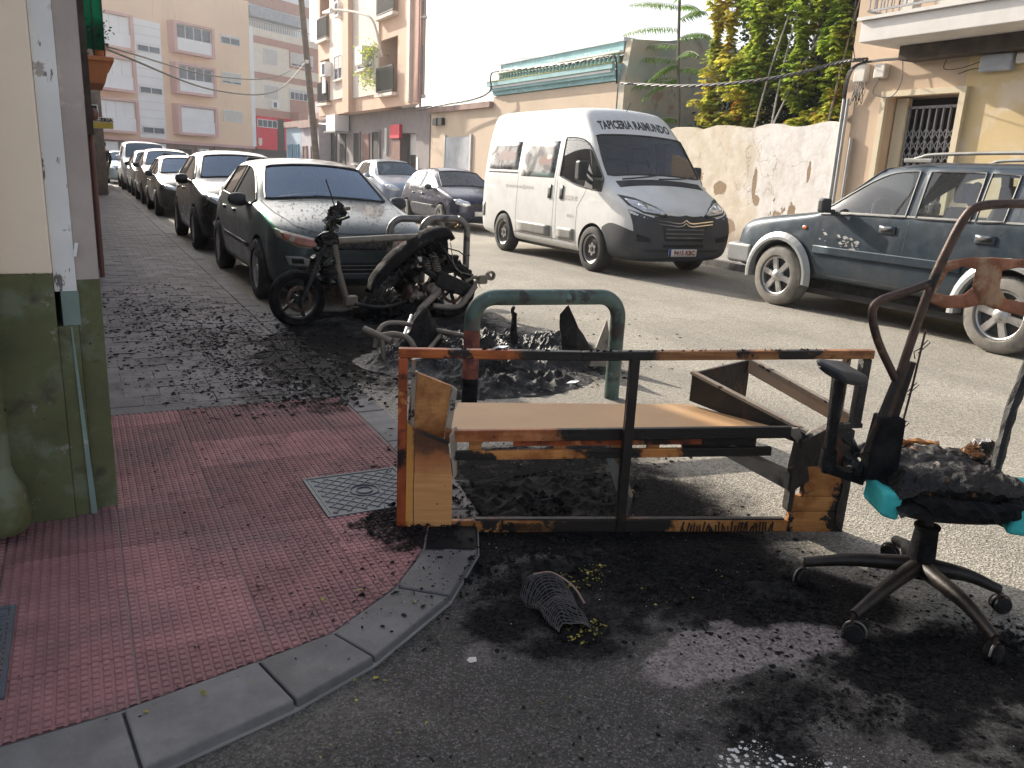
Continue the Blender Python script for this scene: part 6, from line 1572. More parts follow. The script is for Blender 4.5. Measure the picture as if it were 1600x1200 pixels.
# ================================================================ BURNT SCOOTER
SC = thing('burnt_scooter', 'burnt out motor scooter skeleton standing across the kerb in front of the teal hatchback', 'scooter', (1.67, 7.18, 0), math.atan2(.144, 1.575))
def S(name, mb, mat_, parent=None, **k): return mb.build(name, mat_, parent or SC, world=False, **k)
def ywheel(x, z, r, w, name='wheel'):
    e = thing(name, None, None, (x, 0, z), 0, parent=SC)
    MB().lathe([(r * .72, -w * .4), (r * .8, -w * .5), (r * .93, -w * .48), (r, -w * .2), (r, w * .2), (r * .93, w * .48), (r * .8, w * .5), (r * .72, w * .4)], (0, 0, 0), 'Y', 36).build('tyre', 'char_matt', e, smooth=True, world=False)
    m = MB().lathe([(r * .73, -w * .38), (r * .66, -w * .30), (r * .66, w * .3), (r * .73, w * .38)], (0, 0, 0), 'Y', 32)
    for k in range(5):
        T = Matrix.Rotation(2 * PI * k / 5 + .3, 4, 'Y'); m.box(-.014, .014, -.012, .012, .02, r * .68, T=T)
    m.lathe([(0, -.05), (.035, -.05), (.035, .05), (0, .05)], (0, 0, 0), 'Y', 14)
    m.build('rim', 'burnt_steel', e, smooth=True, world=False)
    MB().lathe([(r * .34, -.052), (r * .46, -.05), (r * .46, -.046), (r * .34, -.046)], (0, 0, 0), 'Y', 24).build('brake_disc', 'rust_dark', e, world=False)
ywheel(.0, .255, .255, .10); ywheel(1.56, .27, .27, .12)
for s in (-1, 1):
    S('fork_leg', MB().tube([(.02, s * .07, .24), (.12, s * .07, .46), (.24, s * .06, .74)], [.022, .022, .019], 8), 'burnt_steel', smooth=True)
S('steering_head', MB().tube([(.24, 0, .66), (.30, 0, .82), (.34, 0, .96)], [.035, .03, .026], 10), 'burnt_steel', smooth=True)
hb = S('handlebar', MB().tube(spline([(.36, -.32, 1.00), (.33, -.15, .96), (.34, 0, .97), (.40, .12, 1.0), (.50, .28, 1.03), (.62, .34, 1.035)]), .013, 8), 'burnt_steel', smooth=True)
S('grip', MB().tube([(.47, .26, 1.025), (.63, .345, 1.035)], .019, 10), 'pale_steel', hb, smooth=True)
S('brake_lever', MB().tube(spline([(.28, -.22, .99), (.22, -.24, .97), (.18, -.25, .90), (.16, -.26, .88)]), .008, 6), 'burnt_steel', hb, smooth=True)
S('mirror_stalk', MB().tube(spline([(.42, .12, 1.0), (.38, .14, 1.15), (.33, .15, 1.30)]), .006, 5), 'burnt_steel', hb)
rnd = random.Random(31)
def crumple(name, pts, r, mat_, parent=None, amp=.5, seg=9, seed=1, n=7, label=None):
    rn = random.Random(seed); P = spline(pts, n); m = MB(); b = len(m.v); k0 = []
    m.tube(P, [r * (1 + rn.uniform(-amp, amp)) if 0 < i < len(P) - 1 else r * .3 for i in range(len(P))], seg, jit=amp * .6)
    return S(name, m, mat_, parent)
crumple('melted_front_cowl', [(.28, -.02, .50), (.22, .02, .62), (.26, -.03, .74), (.30, .03, .84), (.34, 0, .93)], .058, 'char_gloss', amp=.7, seed=2)
crumple('melted_instruments', [(.30, -.08, .93), (.36, 0, 1.0), (.42, .06, 1.01)], .045, 'char_gloss', amp=.8, seed=3)
for k in range(16):
    p = V((rnd.uniform(.16, .38), rnd.uniform(-.09, .09), rnd.uniform(.45, .98))); q = p + V((rnd.uniform(-.10, .04), rnd.uniform(-.04, .04), rnd.uniform(-.06, .06)))
    S('charred_drip', MB().tube([p, (p + q) / 2 + V((0, 0, -.012)), q], [.014, .010, .004], 6, jit=.3), 'char_gloss')
S('down_tube', MB().tube([(.34, 0, .76), (.38, 0, .50), (.46, 0, .24)], [.036, .034, .03], 12), 'pale_steel', smooth=True)
S('frame_beam', MB().tube([(.36, 0, .755), (.6, 0, .768), (.9, 0, .785), (1.22, 0, .80)], [.038, .036, .034, .03], 12), 'pale_steel', smooth=True)
S('footrest_bracket', MB().box(.44, .56, -.05, .04, .17, .26).box(.48, .6, -.03, .05, .14, .20), 'pale_steel', bevel=.012)
S('floor_tube', MB().tube(spline([(.5, .12, .2), (.8, .13, .16), (1.1, .1, .22)]), .016, 8).tube(spline([(.5, -.12, .2), (.8, -.13, .16), (1.15, -.1, .24)]), .016, 8), 'burnt_steel', smooth=True)
for k in range(4): S('loose_wire', MB().tube(spline([(.26 + .02 * k, -.02, .5), (.24 + .03 * k, -.03, .35), (.30 + .02 * k, -.02, .2)]), .004, 4), 'rust_dark')
# collapsed seat shell, peeled into ribbons at its lower end
def ribbon(name, pts, w, mat_, th=.02, seed=0, parent=None):
    rn = random.Random(seed); P = spline(pts, 8); m = MB(); vs = []
    for i, p in enumerate(P):
        ww = w * math.sin(PI * min(.98, max(.08, (i + .7) / len(P)))) ** .45
        for s in (-1, -.4, .2, 1):
            vs.append(p + V((rn.uniform(-.004, .004), ww * s, -abs(s) ** 2 * ww * .55 + rn.uniform(-.005, .005))))
    nP = len(P)
    for i in range(nP - 1):
        for k in range(3): m.f.append((i * 4 + k, i * 4 + k + 1, (i + 1) * 4 + k + 1, (i + 1) * 4 + k)); m.m.append(0)
    m.v = vs; o = S(name, m, mat_, parent, smooth=True); sd_ = o.modifiers.new('thick', 'SOLIDIFY'); sd_.thickness = th; sd_.offset = -1; return o
seat = ribbon('seat_shell', [(.72, 0, .30), (.78, 0, .44), (.92, 0, .60), (1.12, 0, .74), (1.32, 0, .84), (1.46, 0, .85), (1.53, 0, .78)], .13, 'char_matt', .05, 4)
ribbon('seat_edge', [(.70, -.05, .24), (.77, -.07, .38), (.88, -.08, .52), (1.05, -.1, .66), (1.22, -.11, .76), (1.40, -.1, .83)], .035, 'char', .03, 6, seat)
for k in range(7): crumple('melted_fold', [(.74 + .10 * k, -.12, .34 + .075 * k - .006 * k * k), (.80 + .10 * k, -.125, .40 + .07 * k - .006 * k * k), (.86 + .09 * k, -.11, .46 + .06 * k - .005 * k * k)], .018, 'char_gloss', seat, amp=.6, seg=7, seed=50 + k, n=4)
for k in range(8):
    x = .66 + k * .03; S('melted_strand', MB().tube(spline([(x + .12, -.08 + .02 * (k % 3), .40 + .02 * k), (x + .05, -.1, .32 + .01 * k), (x, -.1 + .01 * k, .20 + .015 * (k % 4))]), [.008] * 17, 5), 'char_gloss', seat, smooth=True)
crumple('seat_padding', [(.86, .02, .42), (1.0, .02, .52), (1.15, 0, .62), (1.3, .02, .70), (1.50, 0, .72)], .10, 'char', amp=.5, seed=9)
crumple('charred_underside', [(.92, .03, .34), (1.1, .03, .46), (1.3, .03, .56), (1.45, .03, .58)], .10, 'char_matt', amp=.5, seed=19)
crumple('charred_inner_fender', [(1.38, .02, .60), (1.56, .02, .56), (1.72, .02, .44), (1.80, .02, .30)], .06, 'char_matt', amp=.4, seed=29)
crumple('melted_leg_shield', [(.24, .0, .30), (.28, .02, .42), (.25, -.02, .56)], .06, 'char', amp=.7, seed=39)
sus = MB(); P = [V((1.30 + .06 * q / 60 + .038 * math.cos(q * .75), -.10 + .038 * math.sin(q * .75), .64 - .0028 * q)) for q in range(61)]
sus.tube(P, .008, 5); S('shock_spring', sus, 'pale_steel', smooth=True)
S('shock_absorber', MB().tube([(1.30, -.10, .66), (1.38, -.10, .42)], .016, 8), 'burnt_steel')
sus = MB(); P = [V((1.22 + .05 * q / 50 + .03 * math.cos(q * .75), -.10 + .03 * math.sin(q * .75), .60 - .0028 * q)) for q in range(51)]
sus.tube(P, .007, 5); S('shock_spring', sus, 'pale_steel', smooth=True)
S('bent_rod', MB().tube([(1.45, -.05, .70), (1.62, -.05, .66), (1.66, -.05, .63), (1.74, -.05, .62)], .007, 5), 'rust_dark')
S('white_plastic', MB().box(1.13, 1.18, -.12, -.08, .52, .62), 'scrap_pale', bevel=.008)
crumple('engine_block', [(1.0, -.06, .28), (1.15, -.07, .27), (1.32, -.06, .28)], .085, 'rust_dark', amp=.35, seed=12)
S('crankcase', MB().lathe([(0, -.05), (.055, -.05), (.07, -.02), (.07, .03), (0, .05)], (1.30, -.14, .30), 'Y', 16), 'pale_steel', smooth=True)
crumple('cylinder', [(1.02, -.1, .22), (1.12, -.12, .25), (1.24, -.12, .24)], .05, 'pale_steel', amp=.3, seed=14)
S('swing_arm', MB().tube([(1.2, -.13, .50), (1.4, -.13, .38), (1.62, -.12, .30)], [.03, .035, .03], 8), 'burnt_steel', smooth=True)
S('transmission_case', MB().hexa([(1.28, -.20, .34), (1.70, -.20, .20), (1.72, -.14, .20), (1.28, -.14, .34), (1.34, -.20, .50), (1.72, -.20, .34), (1.72, -.14, .34), (1.34, -.14, .50)]), 'char', bevel=.03)
S('exhaust_pipe', MB().tube(spline([(1.25, -.22, .16), (1.5, -.26, .15), (1.62, -.24, .24), (1.72, -.22, .34)]), .028, 10), 'pale_steel', smooth=True)
S('rear_fender', MB().lathe([(.30, -.07), (.305, 0), (.30, .07)], (1.56, 0, .29), 'Y', 28), 'char_matt') if 0 else None
S('tail_bracket', MB().tube(spline([(1.70, -.05, .36), (1.80, -.05, .40), (1.92, -.04, .38), (2.0, -.03, .40)]), .018, 7).lathe([(.03, -.02), (.05, -.02), (.05, .02), (.03, .02)], (2.0, -.04, .41), 'Y', 14), 'pale_steel', smooth=True)
S('tail_block', MB().box(1.84, 1.95, -.08, .0, .33, .42).box(1.78, 1.84, -.06, .01, .30, .36), 'pale_steel', bevel=.015)
S('thin_wires', MB().tube(spline([(1.5, -.08, .75), (1.56, -.1, .5), (1.75, -.12, .42), (1.85, -.1, .3)]), .005, 4).tube(spline([(1.42, -.1, .7), (1.52, -.12, .55), (1.6, -.15, .45)]), .004, 4), 'pale_steel')
crumple('burnt_floor_remains', [(.55, 0, .10), (.8, .05, .12), (1.1, -.02, .12), (1.5, .02, .10)], .09, 'char', amp=.5, seed=22)

M['melt'] = charred('melted_container_plastic', gloss=.2, bump=.7, scale=34)
# bits of molten car front and debris under the scooter
def heap(name, label, cx, cy, rx, ry, h, seed, mat_, cat='debris', nx=64, ny=48, spike=.5, smooth=False):
    m = MB(); vs = []
    for j in range(ny + 1):
        for i in range(nx + 1):
            u, v = i / nx * 2 - 1, j / ny * 2 - 1; r2 = u * u + v * v
            p = V((u * rx * 2.6 + seed, v * ry * 2.6, seed * .7)); w_ = noise.noise_vector(p * 1.4) * .9
            n1 = noise.noise(p * 1.1); n2 = 1 - abs(noise.noise(p * 2.0 + w_)) * 2; n3 = 1 - abs(noise.noise(p * 5.5 + w_ * 2)) * 2; n4 = noise.noise(p * 19)
            e = max(0, 1 - r2 ** (1.1 + .5 * noise.noise(p * 1.7)))
            z = h * e * (.30 + .5 * n1 + .30 * spike * n2 + .22 * spike * n3 * (.4 + n2) + .07 * n4)
            q = w_ * .035
            vs.append(V((cx + u * rx + q.x, cy + v * ry + q.y, max(-.02, z - .012))))
    fs = [(j * (nx + 1) + i, j * (nx + 1) + i + 1, (j + 1) * (nx + 1) + i + 1, (j + 1) * (nx + 1) + i) for j in range(ny) for i in range(nx)]
    m.add(vs, fs); return tag(m.build(name, mat_, smooth=smooth), label, cat)
WR = heap('melted_wreckage', 'glossy black heap of melted container plastic on the road behind the green hoop', 2.82, 5.62, 1.12, .76, .31, 3.1, 'melt', nx=220, ny=160, spike=.5)
heap('ash_heap', 'low matt black heap of burnt rubbish under the scooter', 2.5, 7.05, 1.05, .55, .14, 5.3, 'char_matt')
heap('ash_heap', 'low heap of charred scraps in front of the melted wreckage behind the desk', 2.55, 4.80, .75, .38, .11, 8.8, 'char_ash', nx=150, ny=90, spike=1.4)
heap('burnt_residue', 'thin black burnt residue spread under the desk frame', 1.75, 2.95, .68, .33, .05, 2.7, 'char_matt', nx=160, ny=90, spike=1.4)
heap('burnt_residue', 'low mound of burnt residue on the asphalt between desk and woven basket piece', 1.62, 2.30, .36, .17, .035, 4.7, 'char_matt', nx=130, ny=80, spike=1.5)
heap('burnt_residue', 'small burnt mound beside the left castor of the chair', 2.16, 1.84, .17, .13, .04, 6.7, 'char_matt', nx=80, ny=60, spike=1.5)
def shard(name, label, poly, vec, mat_, seed=1):
    m = MB().prism(poly, vec); return tag(m.build(name, mat_, fix=True), label, 'debris')
# upstanding curled plates
def plate(name, label, base, h, w, lean, mat_, seed, cup=.25):
    rn = random.Random(seed); m = MB(); b = V(base); nx, nz = 8, 12; vs = []
    for j in range(nz + 1):
        q = j / nz
        for i in range(nx + 1):
            u = i / nx * 2 - 1; ww = w * (1 - .55 * q ** 2) * (1 + .15 * noise.noise(V((q * 3, seed, 0))))
            vs.append(b + V((u * ww + lean[0] * q * h, lean[1] * q * h + cup * w * u * u + .02 * noise.noise(V((u * 2, q * 4, seed))), h * q * (1 - .25 * abs(u + .3) + .12 * noise.noise(V((u * 4, seed, 1)))))))
    m.add(vs, [(j * (nx + 1) + i, j * (nx + 1) + i + 1, (j + 1) * (nx + 1) + i + 1, (j + 1) * (nx + 1) + i) for j in range(nz) for i in range(nx)])
    o = m.build(name, mat_, smooth=False); s = o.modifiers.new('t', 'SOLIDIFY'); s.thickness = .018; return tag(o, label, 'debris')
plate('burnt_container_wall', 'tall black curled plate standing up at the right end of the wreckage', (3.42, 5.12, .02), .47, .15, (-.32, .05), 'char', 3)
MB_ = MB().prism([(3.40, 5.02, .02), (3.62, 5.00, .02), (3.56, 5.06, .38)], (.012, .03, 0)); tag(MB_.build('light_grey_panel_piece', 'pale_steel', fix=True), 'grey triangular panel piece leaning against the curled black plate', 'debris')
plate('burnt_stub', 'small dark stub sticking up in the middle of the wreckage', (3.02, 5.55, .1), .32, .035, (-.05, 0), 'char', 5)
plate('burnt_fragment', 'black crumpled fragment rising just left of the green hoop', (2.25, 5.55, .05), .38, .16, (.1, .1), 'char', 8)
plate('burnt_fragment', 'shiny black lump of plastic inside the green hoop', (2.52, 4.98, .02), .30, .18, (.05, .1), 'char_gloss', 11)
for k, (p, s, lab) in enumerate((((2.60, 4.98, .22), .07, 'white plastic sliver lying on the wreckage inside the hoop'), ((3.0, 4.62, .02), .06, 'white flat scrap on the ground between hoop legs'), ((2.1, 5.3, .1), .05, 'pale scrap at the left of the wreckage'))):
    x, y, z = p; tag(MB().prism([(x - s, y, z), (x + s * .2, y - s * .3, z + .004), (x + s, y + s * .1, z + .008), (x, y + s * .5, z + .006)], (0, 0, .004)).build('white_scrap', 'white_panel', fix=True), lab, 'scrap')
# bleached bent tube frame
tf = thing('bent_tube_frame', 'heat bleached bent steel tube frame lying at the left of the wreckage', 'metal frame', (2.1, 5.7, 0))
MB().tube(spline([(1.90, 5.70, .10), (1.98, 5.80, .24), (2.12, 5.80, .27), (2.35, 5.62, .24), (2.62, 5.42, .20)]), .019, 10).build('tube', 'pale_steel', tf, smooth=True)
MB().tube(spline([(1.93, 5.68, .20), (2.04, 5.62, .22), (2.12, 5.52, .18), (2.15, 5.42, .02)]), .024, 10).build('curved_tube', 'pale_steel', tf, smooth=True)
MB().tube([(1.84, 5.78, .24), (2.0, 5.60, .17)], .028, 12).build('pivot_sleeve', 'pale_steel', tf, smooth=True)
MB().tube([(1.93, 5.62, .18), (1.94, 5.60, .0)], .018, 8).build('stub_leg', 'pale_steel', tf, smooth=True)
MB().tube([(2.12, 5.30, .10), (2.42, 5.62, .22)], .016, 8).build('brace', 'pale_steel', tf, smooth=True)
MB().tube([(2.5, 6.55, .0), (2.72, 6.85, .18), (2.95, 7.0, .30)], .032, 10).build('burnt_pipe', 'pale_steel', smooth=True)
tag(bpy.data.objects['burnt_pipe'], 'thick grey pipe leaning between scooter and wreckage', 'pipe')
MB().tube([(2.30, 6.2, .02), (2.48, 6.45, .20)], .014, 8).build('chrome_rod', 'chrome', smooth=True)
tag(bpy.data.objects['chrome_rod'], 'bright thin metal rod sticking out of the wreckage on the left', 'rod')

# ================================================================ BURNT DESK (tipped on its side)
DA = V((1.068, 2.852, 0)); du = V((.931, -.365, 0)).normalized(); dn = V((-du.y, du.x, 0)); DL = 1.894
DK = thing('burnt_desk', 'burnt orange desk frame tipped on its side across the kerb, tan shelf board inside', 'desk', (DA.x, DA.y, 0), math.atan2(du.y, du.x))
def D(name, mb, mat_, parent=None, **k): return mb.build(name, mat_, parent or DK, world=False, **k)
f = .036
RR0, RR1 = (.36, .075, .018), (.50, .15, .035)
D('top_rail', MB().hexa([(-.02, -f / 2, .735), (.70, -f / 2, .738), (.70, f / 2, .738), (-.02, f / 2, .735), (-.02, -f / 2, .771), (.70, -f / 2, .775), (.70, f / 2, .775), (-.02, f / 2, .771)]), burnmat('rail_red_orange', RR0, RR1, [(.45, 3, .12), (.21, .26, .02)], scorch=.58), bevel=.004)
D('top_rail', MB().hexa([(.701, -f / 2, .738), (DL + .03, -f / 2, .775), (DL + .03, f / 2, .775), (.701, f / 2, .738), (.701, -f / 2, .775), (DL + .03, -f / 2, .811), (DL + .03, f / 2, .811), (.701, f / 2, .775)]), burnmat('rail_ochre_black', (.20, .07, .025), (.42, .20, .07), [(.2, 1.02, .06), (1.55, 1.70, .06)], scorch=.56), bevel=.004)
D('left_post', MB().box(-.02, .016, -f / 2 - .001, f / 2 + .001, .0, .734), 'frame_paint', bevel=.004)
D('inner_post', MB().box(.030, .045, .02, .05, .34, .72), 'board_edge')
D('mid_post', MB().box(.897, .935, -f / 2 - .004, f / 2, .0, .752), 'frame_black', bevel=.004)
D('right_post', MB().hexa([(DL - .01, -.01, .48), (DL + .026, -.01, .48), (DL + .026, f, .48), (DL - .01, f, .48), (DL - .008, -.01, .772), (DL + .028, -.01, .772), (DL + .028, f, .772), (DL - .008, f, .772)]), 'burnt_steel', bevel=.003)
D('right_post_inner', MB().box(DL - .07, DL - .03, .05, .06, .50, .765), 'board_edge')
D('right_lower_bar', MB().bar((DL - .08, 0, .48), (DL + .03, 0, .485), .03, .02), 'burnt_steel')
D('bottom_board', MB().box(.2, 1.66, -.015, .010, .0, .052), burnmat('bottom_board_burnt', WO0, WO1, [(.60, 1.12, .10), (.33, .37, .015), (.44, .48, .02)], scorch=.56), bevel=.003)
D('charred_bottom_edge', MB().box(.30, 1.64, -.013, .012, .052, .060), 'char_wood', bevel=.002)
g = MB(); rn = random.Random(2)
for k in range(30): u = 1.18 + k * .014; g.bar((u, -.019, .004), (u + rn.uniform(-.012, .012), -.019, .05 * rn.uniform(.5, 1)), .004, .006)
for k in range(26): u = .40 + k * .007; g.bar((u, -.019, .006), (u + .004, -.019, .045 * rn.uniform(.8, 1)), .0025, .006)
D('splintered_veneer', g, 'char_wood')['kind'] = 'stuff'
# left end panel, scorched
def panel():
    t = NT('scorched_end_panel'); vec = t.objpos(); gr = t.noise(1, 6, .65, vec, stretch=(3, 60, 60))
    sp = t.nd('ShaderNodeSeparateXYZ'); t.l.new(vec, sp.inputs[0]); X_, Z_ = sp.outputs['X'], sp.outputs['Z']
    c = t.mix(t.ramp(gr, .3, .7), (.56, .25, .085), (.66, .33, .13))
    n = t.val(t.val(t.noise(7, 6, .65, vec), .5, 'SUBTRACT'), .30, 'MULTIPLY')
    c = t.mix(t.ramp(t.val(Z_, n), .20, .34, 0, .85), c, (.36, .12, .04))
    c = t.mix(t.ramp(t.val(Z_, n), .33, .41, 0, .9), c, (.07, .028, .016))
    c = t.mix(t.ramp(t.val(X_, t.val(n, .3, 'MULTIPLY')), .050, .035, 0, .65), c, (.60, .28, .05))
    c = t.mix(t.ramp(t.val(t.val(Z_, n), t.val(X_, .5, 'MULTIPLY')), .065, .03, 0, .9), c, (.15, .04, .015))
    ln = t.val(t.val(X_, -.047), t.val(t.val(t.noise(3, 3, .5, vec), .5, 'SUBTRACT'), .05, 'MULTIPLY'))
    c = t.mix(t.ramp(t.val(ln, None, 'ABSOLUTE'), .003, .0015, 0, .8), c, (.07, .025, .01))
    c = t.mix(t.ramp(t.noise(38, 3, .6, vec), .69, .73), c, (.03, .02, .016))
    t.set(Base_Color=c, Roughness=.45); t.bump(gr, .25, .004); return t.m
panel_mat = panel()
D('left_panel', MB().prism([(.016, -.018, .004), (.20, -.018, .004), (.205, -.018, .05), (.202, -.018, .24), (.182, -.018, .385), (.05, -.018, .44), (.016, -.018, .47)], (0, .022, 0)), panel_mat, fix=True, bevel=.002)
D('panel_edge', MB().prism([(.205, -.01, .24), (.212, .03, .24), (.205, .03, .44), (.184, -.01, .42)], (.012, .01, 0)), 'board_edge', fix=True)
pn = D('upper_panel', MB().prism([(.035, .04, .42), (.165, .06, .37), (.190, .08, .60), (.055, .05, .66)], (0, .02, 0)), 'plywood', fix=True, bevel=.002)
D('panel_edge', MB().prism([(.012, .03, .40), (.034, .03, .40), (.054, .04, .665), (.034, .04, .66)], (.0, .035, 0)), 'board_edge', fix=True)
D('panel_edge', MB().prism([(.166, .055, .35), (.188, .06, .36), (.215, .08, .58), (.193, .075, .60)], (.0, .03, 0)), 'board_edge', fix=True)
D('charred_edge', MB().bar((.05, -.017, .445), (.183, -.017, .390), .008, .014), 'char_wood')
# right end panel
right_mat = burnmat('right_end_board', WO0, WO1, [(1.2, 1.67, .03), (1.86, 3, .02)], scorch=.60)
for (z0, z1, w0) in ((.0, .095, 1.655), (.098, .165, 1.648), (.168, .30, 1.70)):
    D('right_panel', MB().box(w0, DL - .002 + (.01 if z0 < .1 else 0), -.02, .012, z0, z1), right_mat, bevel=.003)
D('charred_edge', MB().prism([(1.640, -.024, .098), (1.66, -.024, .098), (1.665, -.024, .2), (1.72, -.024, .24), (1.70, -.024, .31), (1.60 + .05, -.024, .40), (1.64, -.024, .3)], (0, .05, 0)), 'char_wood', fix=True)
D('charred_edge', MB().prism([(1.87, -.026, .04), (1.905, -.026, .0), (1.91, -.026, .36), (1.86, -.026, .34), (1.875, -.026, .2), (1.865, -.026, .12)], (0, .03, 0)), 'char_wood', fix=True)
D('charred_block', MB().prism([(1.665, -.01, .29), (1.90, -.01, .29), (1.90, -.01, .46), (1.83, -.01, .50), (1.67, -.01, .41)], (0, .05, 0)), 'char_wood', fix=True, bevel=.004)
# shelf board behind and its rails
D('shelf_board', MB().hexa([(.17, .045, .395), (1.60, .045, .425), (1.30, .40, .425), (.24, .42, .41), (.17, .045, .418), (1.60, .045, .448), (1.30, .40, .448), (.24, .42, .432)]), 'shelf_board', bevel=.002)
D('shelf_front_rail', MB().bar((.17, .03, .405), (1.63, .03, .44), .024, .050), burnmat('shelf_rail', (.44, .15, .05), (.52, .20, .08), [(.66, 9, .12)], scorch=.62), bevel=.003)
D('orange_strip', MB().bar((.45, .05, .374), (1.25, .05, .39), .02, .028), 'frame_paint')
D('rail_end', MB().prism([(1.60, .02, .455), (1.66, .02, .46), (1.70, .02, .40), (1.695, .02, .37)], (0, .03, 0)), 'pale_steel', fix=True)
D('lower_rail', MB().bar((.21, .02, .325), (1.55, .02, .357), .022, .038), burnmat('lower_rail_burnt', (.52, .19, .05), (.60, .27, .08), [(.72, .98, .06), (1.12, 9, .08), (.1, .34, .03)], scorch=.60), bevel=.003)
for u in (.27, .62, .86, 1.02): D('spacer', MB().box(u, u + .05, .045, .07, .335, .395), 'plywood')
D('charred_spacer', MB().box(1.18, 1.50, .06, .09, .35, .42), 'char_wood')
D('stretcher', MB().hexa([(1.34, .03, .335), (1.38, .06, .335), (1.70, .03, .18), (1.655, -.005, .18), (1.36, .03, .37), (1.40, .06, .37), (1.70, .03, .25), (1.665, -.005, .25)]), 'pale_steel', fix=True)
D('stretcher', MB().hexa([(.84, .03, .32), (.87, .05, .32), (.955, .02, .06), (.935, .0, .06), (.85, .03, .36), (.89, .05, .36), (.97, .02, .15), (.95, .0, .15)]), 'rack_grey', fix=True)
# drawer carcass sticking up at the right
D('drawer_side', MB().hexa([(1.30, .38, .47), (1.31, .40, .47), (1.70, .03, .385), (1.69, .01, .385), (1.30, .38, .60), (1.31, .40, .60), (1.70, .03, .44), (1.69, .01, .44)]), 'char_wood', fix=True)
D('drawer_edge', MB().bar((1.30, .385, .605), (1.70, .02, .445), .035, .012), 'board_edge')
D('drawer_back', MB().prism([(1.31, .40, .47), (1.31, .40, .60), (1.62, .52, .64), (1.62, .52, .46)], (.006, -.012, 0)), 'char_wood', fix=True)
D('drawer_edge', MB().bar((1.62, .51, .645), (1.93, .10, .50), .030, .012), 'board_edge')
D('drawer_side', MB().hexa([(1.615, .50, .58), (1.625, .52, .58), (1.94, .12, .43), (1.93, .10, .43), (1.615, .50, .64), (1.625, .52, .64), (1.94, .12, .495), (1.93, .10, .495)]), mat('drawer_scorched_tan', (.40, .28, .19), .6, layers=[((.55, .34, .20), 4, .55, .65), ((.03, .02, .02), 8, .64, .7)]), fix=True)
rn = random.Random(8); g = MB()
for k in range(60):
    u = rn.uniform(.2, 1.75); z = .772 + (u > .62) * (u - .62) * .0315; g.add([(u, -.016, z), (u + rn.uniform(.005, .03), .01, z), (u + rn.uniform(.0, .02), -.005, z + rn.uniform(.003, .012))], [(0, 1, 2)])
D('soot_crust', g, 'char_matt')['kind'] = 'stuff'

# ================================================================ BURNT OFFICE CHAIR
CH = thing('burnt_office_chair', 'burnt office chair on a five star base with scraps of turquoise foam', 'office chair', (2.66, 1.64, 0), math.atan2(-.477, .879))
def O(name, mb, mat_, parent=None, **k): return mb.build(name, mat_, parent or CH, world=False, **k)
hub = V((-.01, 0, .12))
O('base_hub', MB().lathe([(0, .075), (.05, .08), (.055, .10), (.048, .14), (.042, .24), (.040, .262), (.045, .268), (.045, .278), (.0, .278)], (-.012, 0, 0), 'Z', 20), 'char_matt', smooth=True)
O('gas_column', MB().lathe([(.0, .27), (.019, .27), (.019, .36), (0, .36)], (-.012, 0, 0), 'Z', 16), 'frame_black', smooth=True)
ends = [(-.44, .05), (-.41, -.35), (.22, -.14 + .0), (.0, -.44), (.03, .27)]
ends = [(-.42, .04), (-.385, -.33), (.235, -.10), (.03, -.43), (.03, .28)]
for k, (x, y) in enumerate(ends):
    d_ = V((x, y, 0)); n_ = d_.normalized(); P = [V((-.012, 0, .115)) + n_ * .02, V((-.012, 0, .118)) + n_ * .10, V((x, y, .108)) * .62 + V((0, 0, .045)), V((x, y, .085))]
    lg = O('leg', MB().tube(spline(P, 6), [.036 - .018 * i / 18 for i in range(19)], 10), 'frame_black', smooth=True)
    cs_ = V((x, y, .034)); an_ = math.atan2(y, x) + (.6, 1.9, .4, 2.2, .9)[k]; w_ = thing('castor', None, None, (x, y, .030), an_, parent=CH)
    for s in (-1, 1): MB().lathe([(0, s * .008), (.029, s * .008), (.031, s * .012), (.031, s * .022), (.022, s * .026), (0, s * .024)], (.012, 0, 0), 'Y', 18).build('wheel', 'char', w_, smooth=True, world=False)
    MB().tube([(.012 + .036 * math.cos(a * PI / 10), .0, .036 * math.sin(a * PI / 10)) for a in range(-1, 11)], .004, 6).build('hood_rim', 'rack_grey', w_, smooth=True, world=False)
    MB().tube([(0, 0, .02), (0, 0, .06)], .007, 8).build('stem', 'rust_dark', w_, world=False)
O('mechanism', MB().box(-.10, .10, -.09, .09, .345, .395), 'char_matt', bevel=.015)
O('lever', MB().tube([(.10, -.02, .35), (.20, -.03, .325), (.27, -.04, .305)], [.010, .012, .016], 8), 'char', smooth=True)
